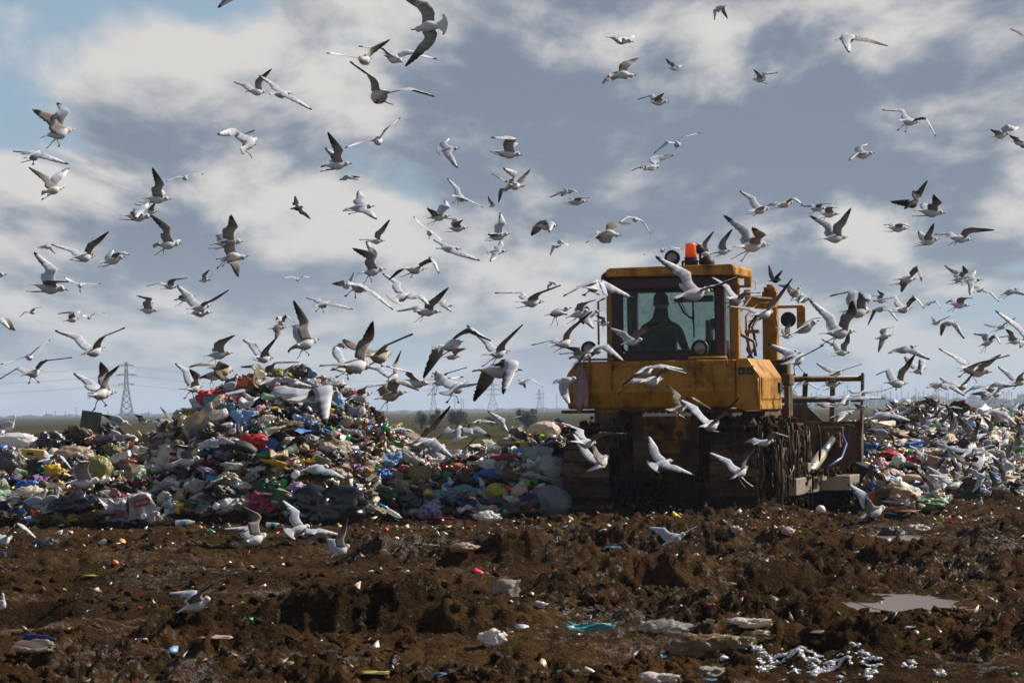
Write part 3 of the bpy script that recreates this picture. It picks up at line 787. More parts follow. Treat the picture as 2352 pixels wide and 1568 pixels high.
MB().tube([(0.80, 3.1, 2.7), (0.70, 3.0, 2.55), (0.68, 2.9, 2.2), (0.80, 2.9, 2.0)], 0.02, 8).build("black_hose", BK, lt, smooth=True)
t = MB(); t.box((0.74, 2.33, 2.42), (0.94, 2.45, 2.47)); t.build("hose_clamp", Y_, lt, bevel=0.006)
t = MB(); t.tube([(1.07, 3.2, 2.80), (1.42, 3.2, 2.80), (1.44, 3.2, 2.78), (1.44, 3.2, 2.46), (1.42, 3.2, 2.44), (1.36, 3.2, 2.44)], 0.022, 8); t.box((1.34, 3.18, 2.44), (1.45, 3.22, 2.80)); mir = t.build("lamp_guard", Y_, lt)
lamp("work_lamp", (1.22, 3.18, 2.62), 0.11, 5, stalk=0.14, lens=False)
t = MB(); t.box((0.95, 3.05, 1.80), (1.22, 3.35, 2.06)); t.box((1.14, 3.0, 1.70), (1.26, 3.4, 1.86)); t.box((1.17, 3.02, 1.2), (1.24, 3.36, 1.70)); t.build("lift_bracket", BS, DZ, bevel=0.015)
# body between the tracks
t = MB(); t.box((-0.64, 0.30, 0.43), (0.64, 4.3, 1.36)); t.box((-0.40, 0.06, 0.55), (0.50, 0.30, 1.34)); body = t.build("main_frame", MU, DZ, bevel=0.03)
t = MB(); t.tube([(0.58, 0.10, 1.33), (0.56, 0.06, 1.20), (0.64, 0.06, 1.10), (0.74, 0.12, 1.08)], 0.04, 8); t.build("hydraulic_hose", BK, DZ, smooth=True); MB().tube([(-0.55, .12, 1.33), (-0.52, .1, 1.0), (-0.45, .2, 0.8)], 0.03, 8).build("hydraulic_hose", BK, DZ, smooth=True)
pl = curve_plate("hitch_plate", [(-0.23, 0.985), (0.40, 0.985), (0.40, 1.29), (-0.23, 1.29)],
                 [[(-0.02, 1.20), (0.19, 1.20), (0.205, 1.16), (0.13, 1.075), (0.04, 1.075), (-0.035, 1.16)], circ(-0.13, 1.06, 0.05), circ(0.25, 1.06, 0.05)], 0.02, 0.035, MAT["muddy_yellow"], DZ)
t = MB()
for k in range(7): t.lathe([(0.016, 0), (0.016, 0.02)], 8, Matrix.Translation((-0.19 + k * 0.09, -0.02, 1.335)) @ Matrix.Rotation(R(90), 4, 'X'))
t.box((-0.24, -0.018, 1.295), (0.41, 0.03, 1.375)); o = t.build("bolt_strip", MAT["bare"], pl); o["kind"] = "stuff"
MB().box((0.0, 0.02, 0.80), (0.24, 0.06, 0.98)).build("hitch_tongue", MAT["muddy_yellow"], DZ, bevel=0.01)
MB().box((1.02, 0.55, 1.10), (1.30, 1.9, 1.35)).build("side_plate", BS, DZ, bevel=0.01)
tx = bpy.data.curves.new("letter", 'FONT'); tx.body = "P"; tx.size = 0.12; tx.extrude = 0.002
to = bpy.data.objects.new("letter", tx); COL.objects.link(to)
dg = bpy.context.evaluated_depsgraph_get(); tm = bpy.data.meshes.new_from_object(to.evaluated_get(dg)); bpy.data.objects.remove(to)
tm.transform(Matrix.Translation((1.303, 1.45, 1.17)) @ Matrix.Rotation(R(90), 4, 'Z') @ Matrix.Rotation(R(90), 4, 'X')); tm.materials.clear(); tm.materials.append(BK)
obj("letter", tm, DZ)
# tracks
def track_loop(n):
    "points and directions round the track: flat run, idler, top run, sprocket"
    y0, y1, r = 0.42, 3.55, 0.50
    L1, L2 = y1 - y0, math.pi * r
    T = 2 * L1 + 2 * L2
    for k in range(n):
        s = T * k / n
        if s < L1: yield (y0 + s, 0.03, 0.0)
        elif s < L1 + L2:
            a = (s - L1) / r; yield (y1 + r * math.sin(a), 0.03 + r - r * math.cos(a), a)
        elif s < 2 * L1 + L2: yield (y1 - (s - L1 - L2), 0.03 + 2 * r, math.pi)
        else:
            a = (s - 2 * L1 - L2) / r; yield (y0 - r * math.sin(a), 0.03 + r + r * math.cos(a), math.pi + a)
sh = MB(); sh.box((-0.31, -0.098, -0.02), (0.31, 0.098, 0.02)); sh.box((-0.308, -0.095, -0.07), (0.308, -0.072, -0.018)); sh.box((-0.12, -0.07, 0.02), (0.12, 0.07, 0.07))
sh_me = sh.mesh("track_shoe", MAT["track"])
for s in (-1, 1):
    tr = empty("track"); tr.parent = DZ; tr.location = (s * 0.985, -0.06, 0.0)
    for y, z, a in track_loop(46):
        o = obj("track_shoe", sh_me, tr); o.location = (0, y, z + 0.03); o.rotation_euler = (a, 0, 0)
    t = MB(); t.box((-0.20, 0.5, 0.28), (0.20, 3.5, 0.78)); t.build("track_frame", MU, tr, bevel=0.03)
    for y, r in ((0.42, 0.42), (3.55, 0.42)):
        t = MB(); t.lathe([(0.12, -0.2), (r, -0.16), (r, -0.05), (r * .9, 0), (r, 0.05), (r, 0.16), (0.12, 0.2)], 20, Matrix.Translation((0, y, 0.56)) @ Matrix.Rotation(R(90), 4, 'Y')); t.build("drive_wheel", MU, tr, smooth=False)
    for k in range(6):
        t = MB(); t.lathe([(0.13, -0.18), (0.13, 0.18)], 14, Matrix.Translation((0, 0.8 + k * 0.48, 0.22)) @ Matrix.Rotation(R(90), 4, 'Y')); t.build("roller", MU, tr)
    t = MB(); t.prism([(-0.02, 1.14), (3.9, 1.14), (3.9, 1.17), (-0.02, 1.17)], 'x', -0.30 if s > 0 else -0.33, 0.33 if s > 0 else 0.26); t.build("track_guard", MU, tr)
# blade with slatted guard
bl = empty("blade"); bl.parent = DZ; bl.location = (0, 5.05, 0.0)
prof = [(0.02, -0.20), (-0.10, 0.22), (-0.13, 0.60), (-0.09, 0.90), (0.03, 1.18), (0.06, 1.18), (-0.03, 0.88), (-0.07, 0.60), (-0.04, 0.26), (0.09, -0.20)]
MB().prism(prof, 'x', -1.95, 1.95).build("blade_plate", BS, bl, bevel=0.01)
for x in (-1.99, 1.955):
    t = MB(); t.prism([(-0.16, -0.22), (0.06, -0.22), (0.02, 0.6), (0.12, 1.18), (0.30, 1.86), (0.20, 1.88), (0.0, 1.2), (-0.16, 0.9)], 'x', x, x + 0.04); e_ = t.build("end_plate", BS, bl, bevel=0.006)
    t = MB()
    for z, yy_ in ((1.30, 0.085), (1.50, 0.14), (1.68, 0.19)): t.lathe([(0.025, -0.024), (0.025, 0.024)], 10, Matrix.Translation((x + .02, yy_, z)) @ Matrix.Rotation(R(90), 4, 'Y'))
    o = t.build("bolt_hole", BK, e_); o["kind"] = "stuff"
for k in range(9):
    x = 1.535 - 0.405 * k
    t = MB(); t.prism([(0.03, 1.08), (0.09, 1.08), (0.30, 1.88), (0.24, 1.88)], 'x', x - 0.036, x + 0.036); t.build("guard_slat", BS, bl, bevel=0.005)
for z, y in ((1.80, 0.255), (1.50, 0.175)):
    MB().tube([(-1.95, y, z), (1.95, y, z)], 0.046, 8).build("guard_rail", BS, bl, smooth=True)
t = MB(); t.prism([(-1.95, 1.18), (1.40, 1.18), (1.15, 1.42), (-1.95, 1.42)], 'y', 0.115, 0.145); t.build("spill_plate", BS, bl)
t = MB(); t.box((1.46, -0.30, 0.86), (1.74, -0.12, 1.10)); t.box((1.50, -0.42, 0.80), (1.56, -0.1, 1.02)); t.box((1.66, -0.42, 0.80), (1.72, -0.1, 1.02)); t.build("cylinder_bracket", BS, bl, bevel=0.015)
t = MB(); t.tube([(1.90, -0.20, 1.10), (1.80, -0.20, 1.13), (1.80, -.20, .95)], 0.022, 6); t.tube([(1.82, -.18, .60), (1.82, -.18, .52)], 0.03, 6); t.build("hook", BS, bl)
t = MB(); t.box((1.40, 1.4, 0.20), (1.58, 4.92, 0.43)); t.prism([(2.3, 0.435), (4.8, 0.435), (4.8, 0.46), (2.3, 0.46)], 'x', 1.38, 1.60); arm = t.build("push_arm", MAT["bare"], DZ, bevel=0.012)
MB().box((1.66, 3.0, 0.36), (1.70, 3.4, 0.48)).build("arm_lug", MAT["bare"], arm, bevel=0.01)
MB().box((1.582, 3.6, 0.21), (2.0, 4.85, 0.42)).build("arm_gusset", MAT["bare"], arm, bevel=0.012)
cyl = MB().tube([(1.52, 2.6, 0.42), (1.58, 3.8, 0.72)], 0.075, 12).build("tilt_cylinder", MAT["bare"], DZ, smooth=True)
MB().tube([(1.58, 3.8, 0.72), (1.62, 4.7, 0.94)], 0.05, 12).build("piston_rod", MAT["chrome"], cyl, smooth=True)
MB().tube([(1.75, 4.68, 0.98), (1.83, 4.5, 0.85), (1.80, 4.2, 0.66), (1.70, 3.6, 0.55)], 0.018, 6).build("blue_hose", MAT["plain"], cyl, smooth=True, color=(0.03, 0.06, 0.22))
t = MB(); t.box((1.46, 2.5, 0.435), (1.50, 2.72, 0.62)); t.box((1.54, 2.5, 0.435), (1.58, 2.72, 0.62)); t.build("clevis", MAT["bare"], cyl, bevel=0.01)

# the driver behind the glass
def skin_body(name, pts, edges, rad, mat, sub=2):
    me = bpy.data.meshes.new(name); me.from_pydata([tuple(p) for p in pts], edges, [])
    o = bpy.data.objects.new(name, me); COL.objects.link(o)
    o.modifiers.new("skin", 'SKIN').use_smooth_shade = True
    for i, r in enumerate(rad): me.skin_vertices[0].data[i].radius = (r, r) if not isinstance(r, tuple) else r
    me.skin_vertices[0].data[0].use_root = True
    s = o.modifiers.new("smooth", 'SUBSURF'); s.levels = s.render_levels = sub
    me.materials.append(mat)
    return o
def driver():
    pts = [(0, 0, 0), (0, 0.02, .16), (0, 0.0, .34), (0, -.01, .47), (0, .0, .55), (0, .03, .63), (0, .05, .72)]; rad = [.15, (.17, .12), (.19, .13), (.16, .11), .095, .10, .095]
    ed = [(i, i + 1) for i in range(6)]
    def chain(start, seq):
        prev = start
        for p, r in seq:
            pts.append(p); rad.append(r); ed.append((prev, len(pts) - 1)); prev = len(pts) - 1
        return prev
    for s in (-1, 1):
        h = chain(3, [((s * .21, 0, .45), .075), ((s * .27, .10, .24), .055), ((s * .25, .34, .20), .042), ((s * .25, .40, .21), .034), ((s * .25, .45, .21), .034)])
        for k in range(4): chain(h, [((s * (.215 + .02 * k), .49, .20), .010), ((s * (.215 + .02 * k), .50, .17), .008)])
        chain(h - 0, [((s * .21, .44, .24), .011), ((s * .20, .47, .25), .009)])
        chain(0, [((s * .11, .10, 0), .10), ((s * .14, .46, .02), .075), ((s * .14, .52, -.38), .05), ((s * .14, .56, -.42), .045), ((s * .14, .66, -.43), .04)])
    m_, n, l, b = new_mat("dark_work_jacket"); b.inputs["Base Color"].default_value = (0.022, 0.024, 0.024, 1); b.inputs["Roughness"].default_value = 0.9
    o = skin_body("person", pts, ed, rad, m_)
    o.matrix_world = DZ_M @ Matrix.Translation((-0.19, 1.05, 1.98)) @ Matrix.Scale(1.10, 4)
    tag(o, "person in a dark jacket sitting at the controls inside the bulldozer cab", "person")
    m2, n, l, b = new_mat("skin"); b.inputs["Base Color"].default_value = (0.30, 0.17, 0.11, 1)
    hd = MB(); hd.lathe([(0.06, .58), (.075, .64), (.082, .72), (.085, .78), (.076, .84), (.045, .875), (.01, .885)], 16, Matrix.Translation((0, .05, 0)))
    hd.tube([(0, .13, .745), (0, .155, .725), (0, .13, .715)], [.012, .014, .012], 6)
    for s in (-1, 1): hd.tube([(s * .083, .05, .73), (s * .092, .045, .755), (s * .085, .045, .775)], [.012, .014, .01], 6)
    hd.build("face", m2, o, smooth=True)
    hr = MB(); hr.lathe([(.088, .745), (.096, .79), (.086, .855), (.05, .895), (.01, .905)], 16, Matrix.Translation((0, .035, 0))); hr.build("knitted_cap", BK, o, smooth=True)
driver()

# pale rag tied to the tank's rail
t = MB()
cl = random.Random(3)
cols_ = 7
for j in range(10):
    z = 2.02 - j * 0.068
    for i in range(cols_):
        x = (i / (cols_ - 1) - .5) * (0.06 + 0.14 * min(1, j / 4)) + 0.01 * math.sin(j * 1.3)
        t.v.append((x, -0.035 - 0.03 * math.sin(i * 2.1 + j * .35), z - 2.02 - (0.05 if i in (2, 3) and j == 9 else 0)))
for j in range(9):
    for i in range(cols_ - 1):
        a = j * cols_ + i; t.f.append((a, a + 1, a + cols_ + 1, a + cols_))
rag = t.build("rag", MAT["cloth"], None, smooth=True, color=(0.36, 0.25, 0.25))
rag.modifiers.new("thickness", 'SOLIDIFY').thickness = 0.008
rag.matrix_world = DZ_M @ Matrix.Translation((-1.06, -0.02, 2.02))
tag(rag, "faded pinkish rag hanging down the left end of the bulldozer's tank", "rag")

# mud and shredded waste hanging over the right track
mr = np.random.default_rng(8)
pos, size, rot = [], [], []
for k in range(2600):
    y = mr.uniform(0.0, 3.3); top = 1.20 - 0.05 * (y - 1.2) ** 2 + mr.normal(0, .03)
    u_ = mr.random()
    if u_ < 0.35: x, z = mr.uniform(0.66, 1.42), top
    else:
        z = mr.uniform(0.05, top) if y > 0.35 else mr.uniform(0.9, top); x = 1.36 + 0.10 * math.sin(y * 3 + 1) + 0.10 * (top - z) * mr.random() + mr.normal(0, .03)
        if y < 0.5 and z < 0.9: continue
    pos.append(DZ_M @ Vector((x, y, z))); s = 0.03 + 0.09 * mr.random() ** 2
    size.append((s, s, s * mr.uniform(.7, 1.6))); rot.append(mr.random(3) * [.5, .5, 6.28])
tmp_l = [lump_mesh(1, 1.2, 2.1, s + 20) for s in range(5)]
mudc = scatter("mud_and_shredded_waste", tmp_l, np.array(pos), np.array(size), np.array(rot), None, MAT["mud"])
tag(mudc, "wet mud and shredded waste clogging the bulldozer's right track")
def fringe(name, n, f, seed, mat, wid, label=None):
    r_ = random.Random(seed); t = MB()
    for k in range(n):
        p = f(r_); L = r_.uniform(.15, .75); q = [Vector(p)]
        for j in range(5):
            q.append(q[-1] + Vector((r_.gauss(0, .012), r_.gauss(0, .012), -min(L / 5, max(0.0, q[-1].z - .03)))))
        w_ = r_.uniform(*wid); t.tube([DZ_M @ v for v in q], [w_, w_ * 1.2, w_, w_ * .8, w_, w_ * .5], 4)
    o = t.build(name, mat, None, smooth=True); o["kind"] = "stuff"
    if label: o["label"] = label
fringe("hanging_fibres", 110, lambda r_: (1.44 + r_.gauss(0, .05) + .06, r_.uniform(0.0, 3.2), r_.uniform(.45, 1.2)), 4, MAT["muddy"], (.005, .022), "muddy fibres and strips hanging from the clogged right track")
fringe("hanging_shreds", 90, lambda r_: (r_.uniform(.66, 1.4), r_.uniform(-.12, .0), r_.uniform(.7, 1.16)), 9, MAT["muddy"], (.004, .012))
st = MB(); r_ = random.Random(2); q = [Vector((1.62, 0.9, 0.62))]
for j in range(16): q.append(q[-1] + Vector((-0.022 + r_.gauss(0, .012), -0.03, -0.037 + r_.gauss(0, .006))))
st.tube([DZ_M @ v for v in q], 0.006, 5)
o = st.build("cord", MAT["plain"], None, smooth=True, color=(0.5, 0.42, 0.33)); tag(o, "thin pale cord trailing from the clogged track down to the mud", "cord")
# crumbly dirt on the push arm
pos = [DZ_M @ Vector((mr.uniform(1.40, 1.95), mr.uniform(2.3, 4.8), .46 + mr.random() * .05)) for _ in range(170)]
s = 0.03 + 0.07 * mr.random(170)
o = scatter("dirt", tmp_l, np.array(pos), np.stack([s, s, s], 1), mr.random((170, 3)) * 6, None, MAT["mud"]); o["label"] = "crumbled dirt and shreds lying on the push arm"
# mud smeared over the rear of the machine
pos, size = [], []
for k in range(260):
    x = mr.uniform(-1.25, 1.3); z = mr.choice([mr.uniform(.45, 1.3), mr.uniform(1.05, 1.2)])
    pos.append(DZ_M @ Vector((x, 0.28 if abs(x) < .64 and z < 1.3 else 0.10, z))); s_ = .04 + .12 * mr.random() ** 2; size.append((s_, s_ * .6, s_ * 1.3))
o = scatter("caked_mud", tmp_l, np.array(pos), np.array(size), mr.random((len(pos), 3)) * [.4, .4, 1], None, MAT["muddy"]); o["label"] = "caked mud on the bulldozer's rear frame"
# ------------------------------------------------------------------ rubbish, piece by piece
def crumple(sub, seed, flat, amp=0.42, crease=0.27, sc=1.7):
    bm = bmesh.new(); bmesh.ops.create_icosphere(bm, subdivisions=sub, radius=0.5)
    off = Vector((seed * 5.1, seed * 2.7, seed * 9.2))
    for v in bm.verts:
        c = v.co.copy()
        k = mnoise.fractal(c * sc + off, 0.9, 2.0, 2) * amp
        r_ = 1.1 * abs(mnoise.noise(c * 4.2 + off * 2)) + 0.9 * abs(mnoise.noise(c * 8.0 + off)) + 0.5 * abs(mnoise.noise(c * 17.0 + off))
        v.co = c * (1 + k - crease * r_ * 1.6 + crease * 0.6)
        v.co.z *= flat
        if v.co.z < -0.22 * flat * 2: v.co.z = -0.44 * flat + (v.co.z + 0.44 * flat) * 0.25
    me = bpy.data.meshes.new("crumpled"); bm.to_mesh(me); bm.free()
    me.polygons.foreach_set("use_smooth", np.ones(len(me.polygons), bool))
    return me
def with_mat(me, mat):
    me = me.copy(); me.materials.clear(); me.materials.append(mat); return me
_bags = [crumple(4, s, 0.62 + 0.10 * (s % 3)) for s in range(8)]
_sacks = [crumple(4, s + 30, 0.75, 0.26, 0.13, 1.1) for s in range(4)]
_shiny = [crumple(4, s + 50, 0.5, 0.6, 0.42, 2.1) for s in range(4)]
BAGS, CLEAR, SACKS, RAGS = [with_mat(q, MAT["film"]) for q in _bags], [with_mat(q, MAT["clear_film"]) for q in _bags[:5] + _shiny[:2]], [with_mat(q, MAT["film"]) for q in _sacks], [with_mat(q, MAT["cloth"]) for q in _shiny]
WRAP = [with_mat(crumple(3, s + 70, 0.30, 0.6, 0.4, 2.2), MAT["film"]) for s in range(6)]
def sheet_mesh(seed, mat, n=12):
    vs, fs = [], []
    off = Vector((seed * 3.3, seed * 8.1, 1.7))
    for j in range(n + 1):
        for i in range(n + 1):
            x, y = i / n - .5, j / n - .5
            z = 0.28 * mnoise.noise(Vector((x * 2.2, y * 2.2, 0)) + off) + 0.16 * abs(mnoise.noise(Vector((x * 5, y * 5, 3)) + off))
            vs.append((x + 0.1 * mnoise.noise(Vector((x * 4, y * 4, 7)) + off), y * .8 + 0.1 * mnoise.noise(Vector((x * 4, y * 4, 11)) + off), z))
    for j in range(n):
        for i in range(n):
            a = j * (n + 1) + i; fs.append((a, a + 1, a + n + 2, a + n + 1))
    k = len(vs)
    vs2 = [(x, y, z - 0.02) for x, y, z in vs]
    fs2 = [tuple(reversed([i + k for i in f])) for f in fs]
    rim = [i for i in range(n + 1)] + [j * (n + 1) + n for j in range(1, n + 1)] + [n * (n + 1) + i for i in range(n - 1, -1, -1)] + [j * (n + 1) for j in range(n - 1, 0, -1)]
    fs3 = [(rim[i], rim[i] + k, rim[(i + 1) % len(rim)] + k, rim[(i + 1) % len(rim)]) for i in range(len(rim))]
    return mesh_np("sheet", vs + vs2, fs + fs2 + fs3, mat)
SHEETS = [sheet_mesh(s, MAT["film"]) for s in range(3)]; CSHEETS = [sheet_mesh(s + 9, MAT["clear_film"]) for s in range(3)]; CLOTHS = [sheet_mesh(s + 20, MAT["cloth"]) for s in range(3)]
CARDS = [sheet_mesh(s + 40, MAT["card"], 5) for s in range(2)]
_t = MB().lathe([(0.02, -.5), (.13, -.49), (.145, -.46), (.14, -.30), (.133, -.27), (.143, -.24), (.143, .10), (.134, .13), (.143, .16), (.135, .22), (.09, .36), (.05, .43), (.046, .46)], 14)
BOTTLE_M = _t.mesh("bottle", MAT["bottle"], True); CAP_M = MB().lathe([(.052, .455), (.056, .46), (.056, .50), (.05, .505)], 12).mesh("cap", MAT["plain"]); LAB_M = MB().lathe([(.1455, -.20), (.1465, -.19), (.1465, .06), (.1455, .07)], 14, close=False).mesh("label", MAT["card"], True)
_t = MB().lathe([(.02, -.5), (.13, -.48), (.16, .5), (.165, .51), (.155, .5), (.12, -.45), (.01, -.46)], 14); CUP_M = _t.mesh("cup", MAT["plain"], True)
_t = MB().lathe([(.20, -.5), (.25, -.47), (.25, .44), (.21, .49), (.205, .5), (.20, .47), (.02, .465)], 14); CAN_M = _t.mesh("can", MAT["metal_can"], True)
def dented_box(seed, dims, mat, d=0.12):
    bm = bmesh.new(); bmesh.ops.create_cube(bm, size=1.0); bmesh.ops.subdivide_edges(bm, edges=bm.edges[:], cuts=3, use_grid_fill=True)
    off = Vector((seed * 4.4, 1.3, seed * 2.2))
    for v in bm.verts:
        c = v.co.copy(); v.co = Vector((c.x * dims[0], c.y * dims[1], c.z * dims[2])) + Vector((mnoise.noise(c * 1.8 + off), mnoise.noise(c * 1.8 + off + Vector((9, 0, 0))), mnoise.noise(c * 1.8 + off + Vector((0, 9, 0))))) * d
    me = bpy.data.meshes.new("box"); bm.to_mesh(me); bm.free(); me.materials.append(mat); return me
BOXES = [dented_box(s, (1.0, .55, .6), MAT["card"]) for s in range(5)]
CH = {  # colour words and paint
    "white": (.72, .70, .68), "cream": (.66, .56, .42), "grey": (.33, .33, .35), "black": (.012, .012, .014), "brown": (.13, .075, .04), "tan": (.42, .30, .18), "red": (.55, .025, .025), "dark red": (.22, .02, .03),
    "blue": (.03, .16, .50), "light blue": (.22, .42, .66), "navy": (.02, .03, .14), "green": (.02, .30, .06), "dark green": (.015, .10, .035), "pale green": (.35, .52, .36), "yellow": (.66, .46, .03), "olive": (.26, .24, .03),
    "orange": (.70, .20, .03), "pink": (.66, .36, .36), "magenta": (.50, .02, .14), "purple": (.20, .05, .32), "lilac": (.48, .40, .62), "teal": (.03, .34, .38), "amber": (.22, .07, .01), "salmon": (.62, .26, .15), "aqua": (.25, .55, .52)}
irng = random.Random(77)
def place(o, px, py, wpx, hpx, tilt=0.0, zr=None, depth=None, at=None, sink=0.18, face=False):
    BOXD.append((px, py, wpx, hpx))
    "stand a unit-sized piece where the sight line meets the heap; wpx, hpx are its size in the photograph"
    h = at if at is not None else hit(px, py + (hpx * 0.25))
    if h is None: h = Vector((*P(px, py, 47).xy, 1.0))
    s = h.y / FPX
    W, H = wpx * s, hpx * s
    D = depth if depth else (W + H) * 0.42
    o.location = (h.x, h.y - D * .12, h.z + H * (0.27 - sink))
    o.scale = (W * 1.18, D * 1.1, H * 1.5)
    o.rotation_euler = (irng.uniform(-.2, .2), tilt, 0 if zr is None else zr)
    return h
BOXD = []
LMK = []                                    # (px, py, words): pieces that others are described by
def bag(px, py, w, h, colr, label, kind="bag", name="plastic_bag", cat="bag", mk=None, grp=None, tilt=0.0):
    me = {"bag": BAGS, "clear": CLEAR, "sack": SACKS, "rag": RAGS, "wrap": WRAP, "sheet": SHEETS, "csheet": CSHEETS, "cloth": CLOTHS, "box": BOXES, "card": CARDS}[kind]
    o = obj(name, me[irng.randrange(len(me))], None, CH[colr] if isinstance(colr, str) else colr)
    if kind in ("sheet", "csheet", "cloth", "card"):
        hh = hit(px, py + h * .25) or Vector((*P(px, py, 47).xy, 1))
        s = hh.y / FPX
        o.location = hh + Vector((0, -.03, h * s * .15)); o.scale = (w * s * 1.05, h * s * 1.5, w * s * .7); o.rotation_euler = (R(irng.uniform(35, 62)), tilt, irng.uniform(-.3, .3))
    else: place(o, px, py, w, h, tilt)
    if colr == "black" or (not isinstance(colr, str) and max(colr) < .02):
        o.data = with_mat(o.data, MAT["black_film"])
    tag(o, label, cat, grp or "rubbish picked out on the heaps")
    if mk: LMK.append((px, py, mk))
    return o
def bottle(px, py, L, ang, colr, label, capc="white", lab=None, mk=None, grp="bottles among the rubbish", name="plastic_bottle", yaw=0.0, fat=1.0):
    o = obj(name, BOTTLE_M, None, CH[colr] if isinstance(colr, str) else colr)
    h = hit(px, py + 4) or Vector((*P(px, py, 47).xy, 1.0))
    s = L * h.y / FPX
    o.location = (h.x, h.y - .02, h.z + s * .13); o.scale = (s * fat, s * fat, s)
    o.rotation_euler = Matrix.Rotation(yaw, 4, 'Z').to_3x3().to_4x4().__matmul__(Matrix.Rotation(R(90 - ang), 4, 'Y')).to_euler()
    c = obj("cap", CAP_M, o, CH[capc])
    if lab: obj("label_band", LAB_M, o, CH[lab])
    tag(o, label, "bottle", grp)
    if mk: LMK.append((px, py, mk))
    return o
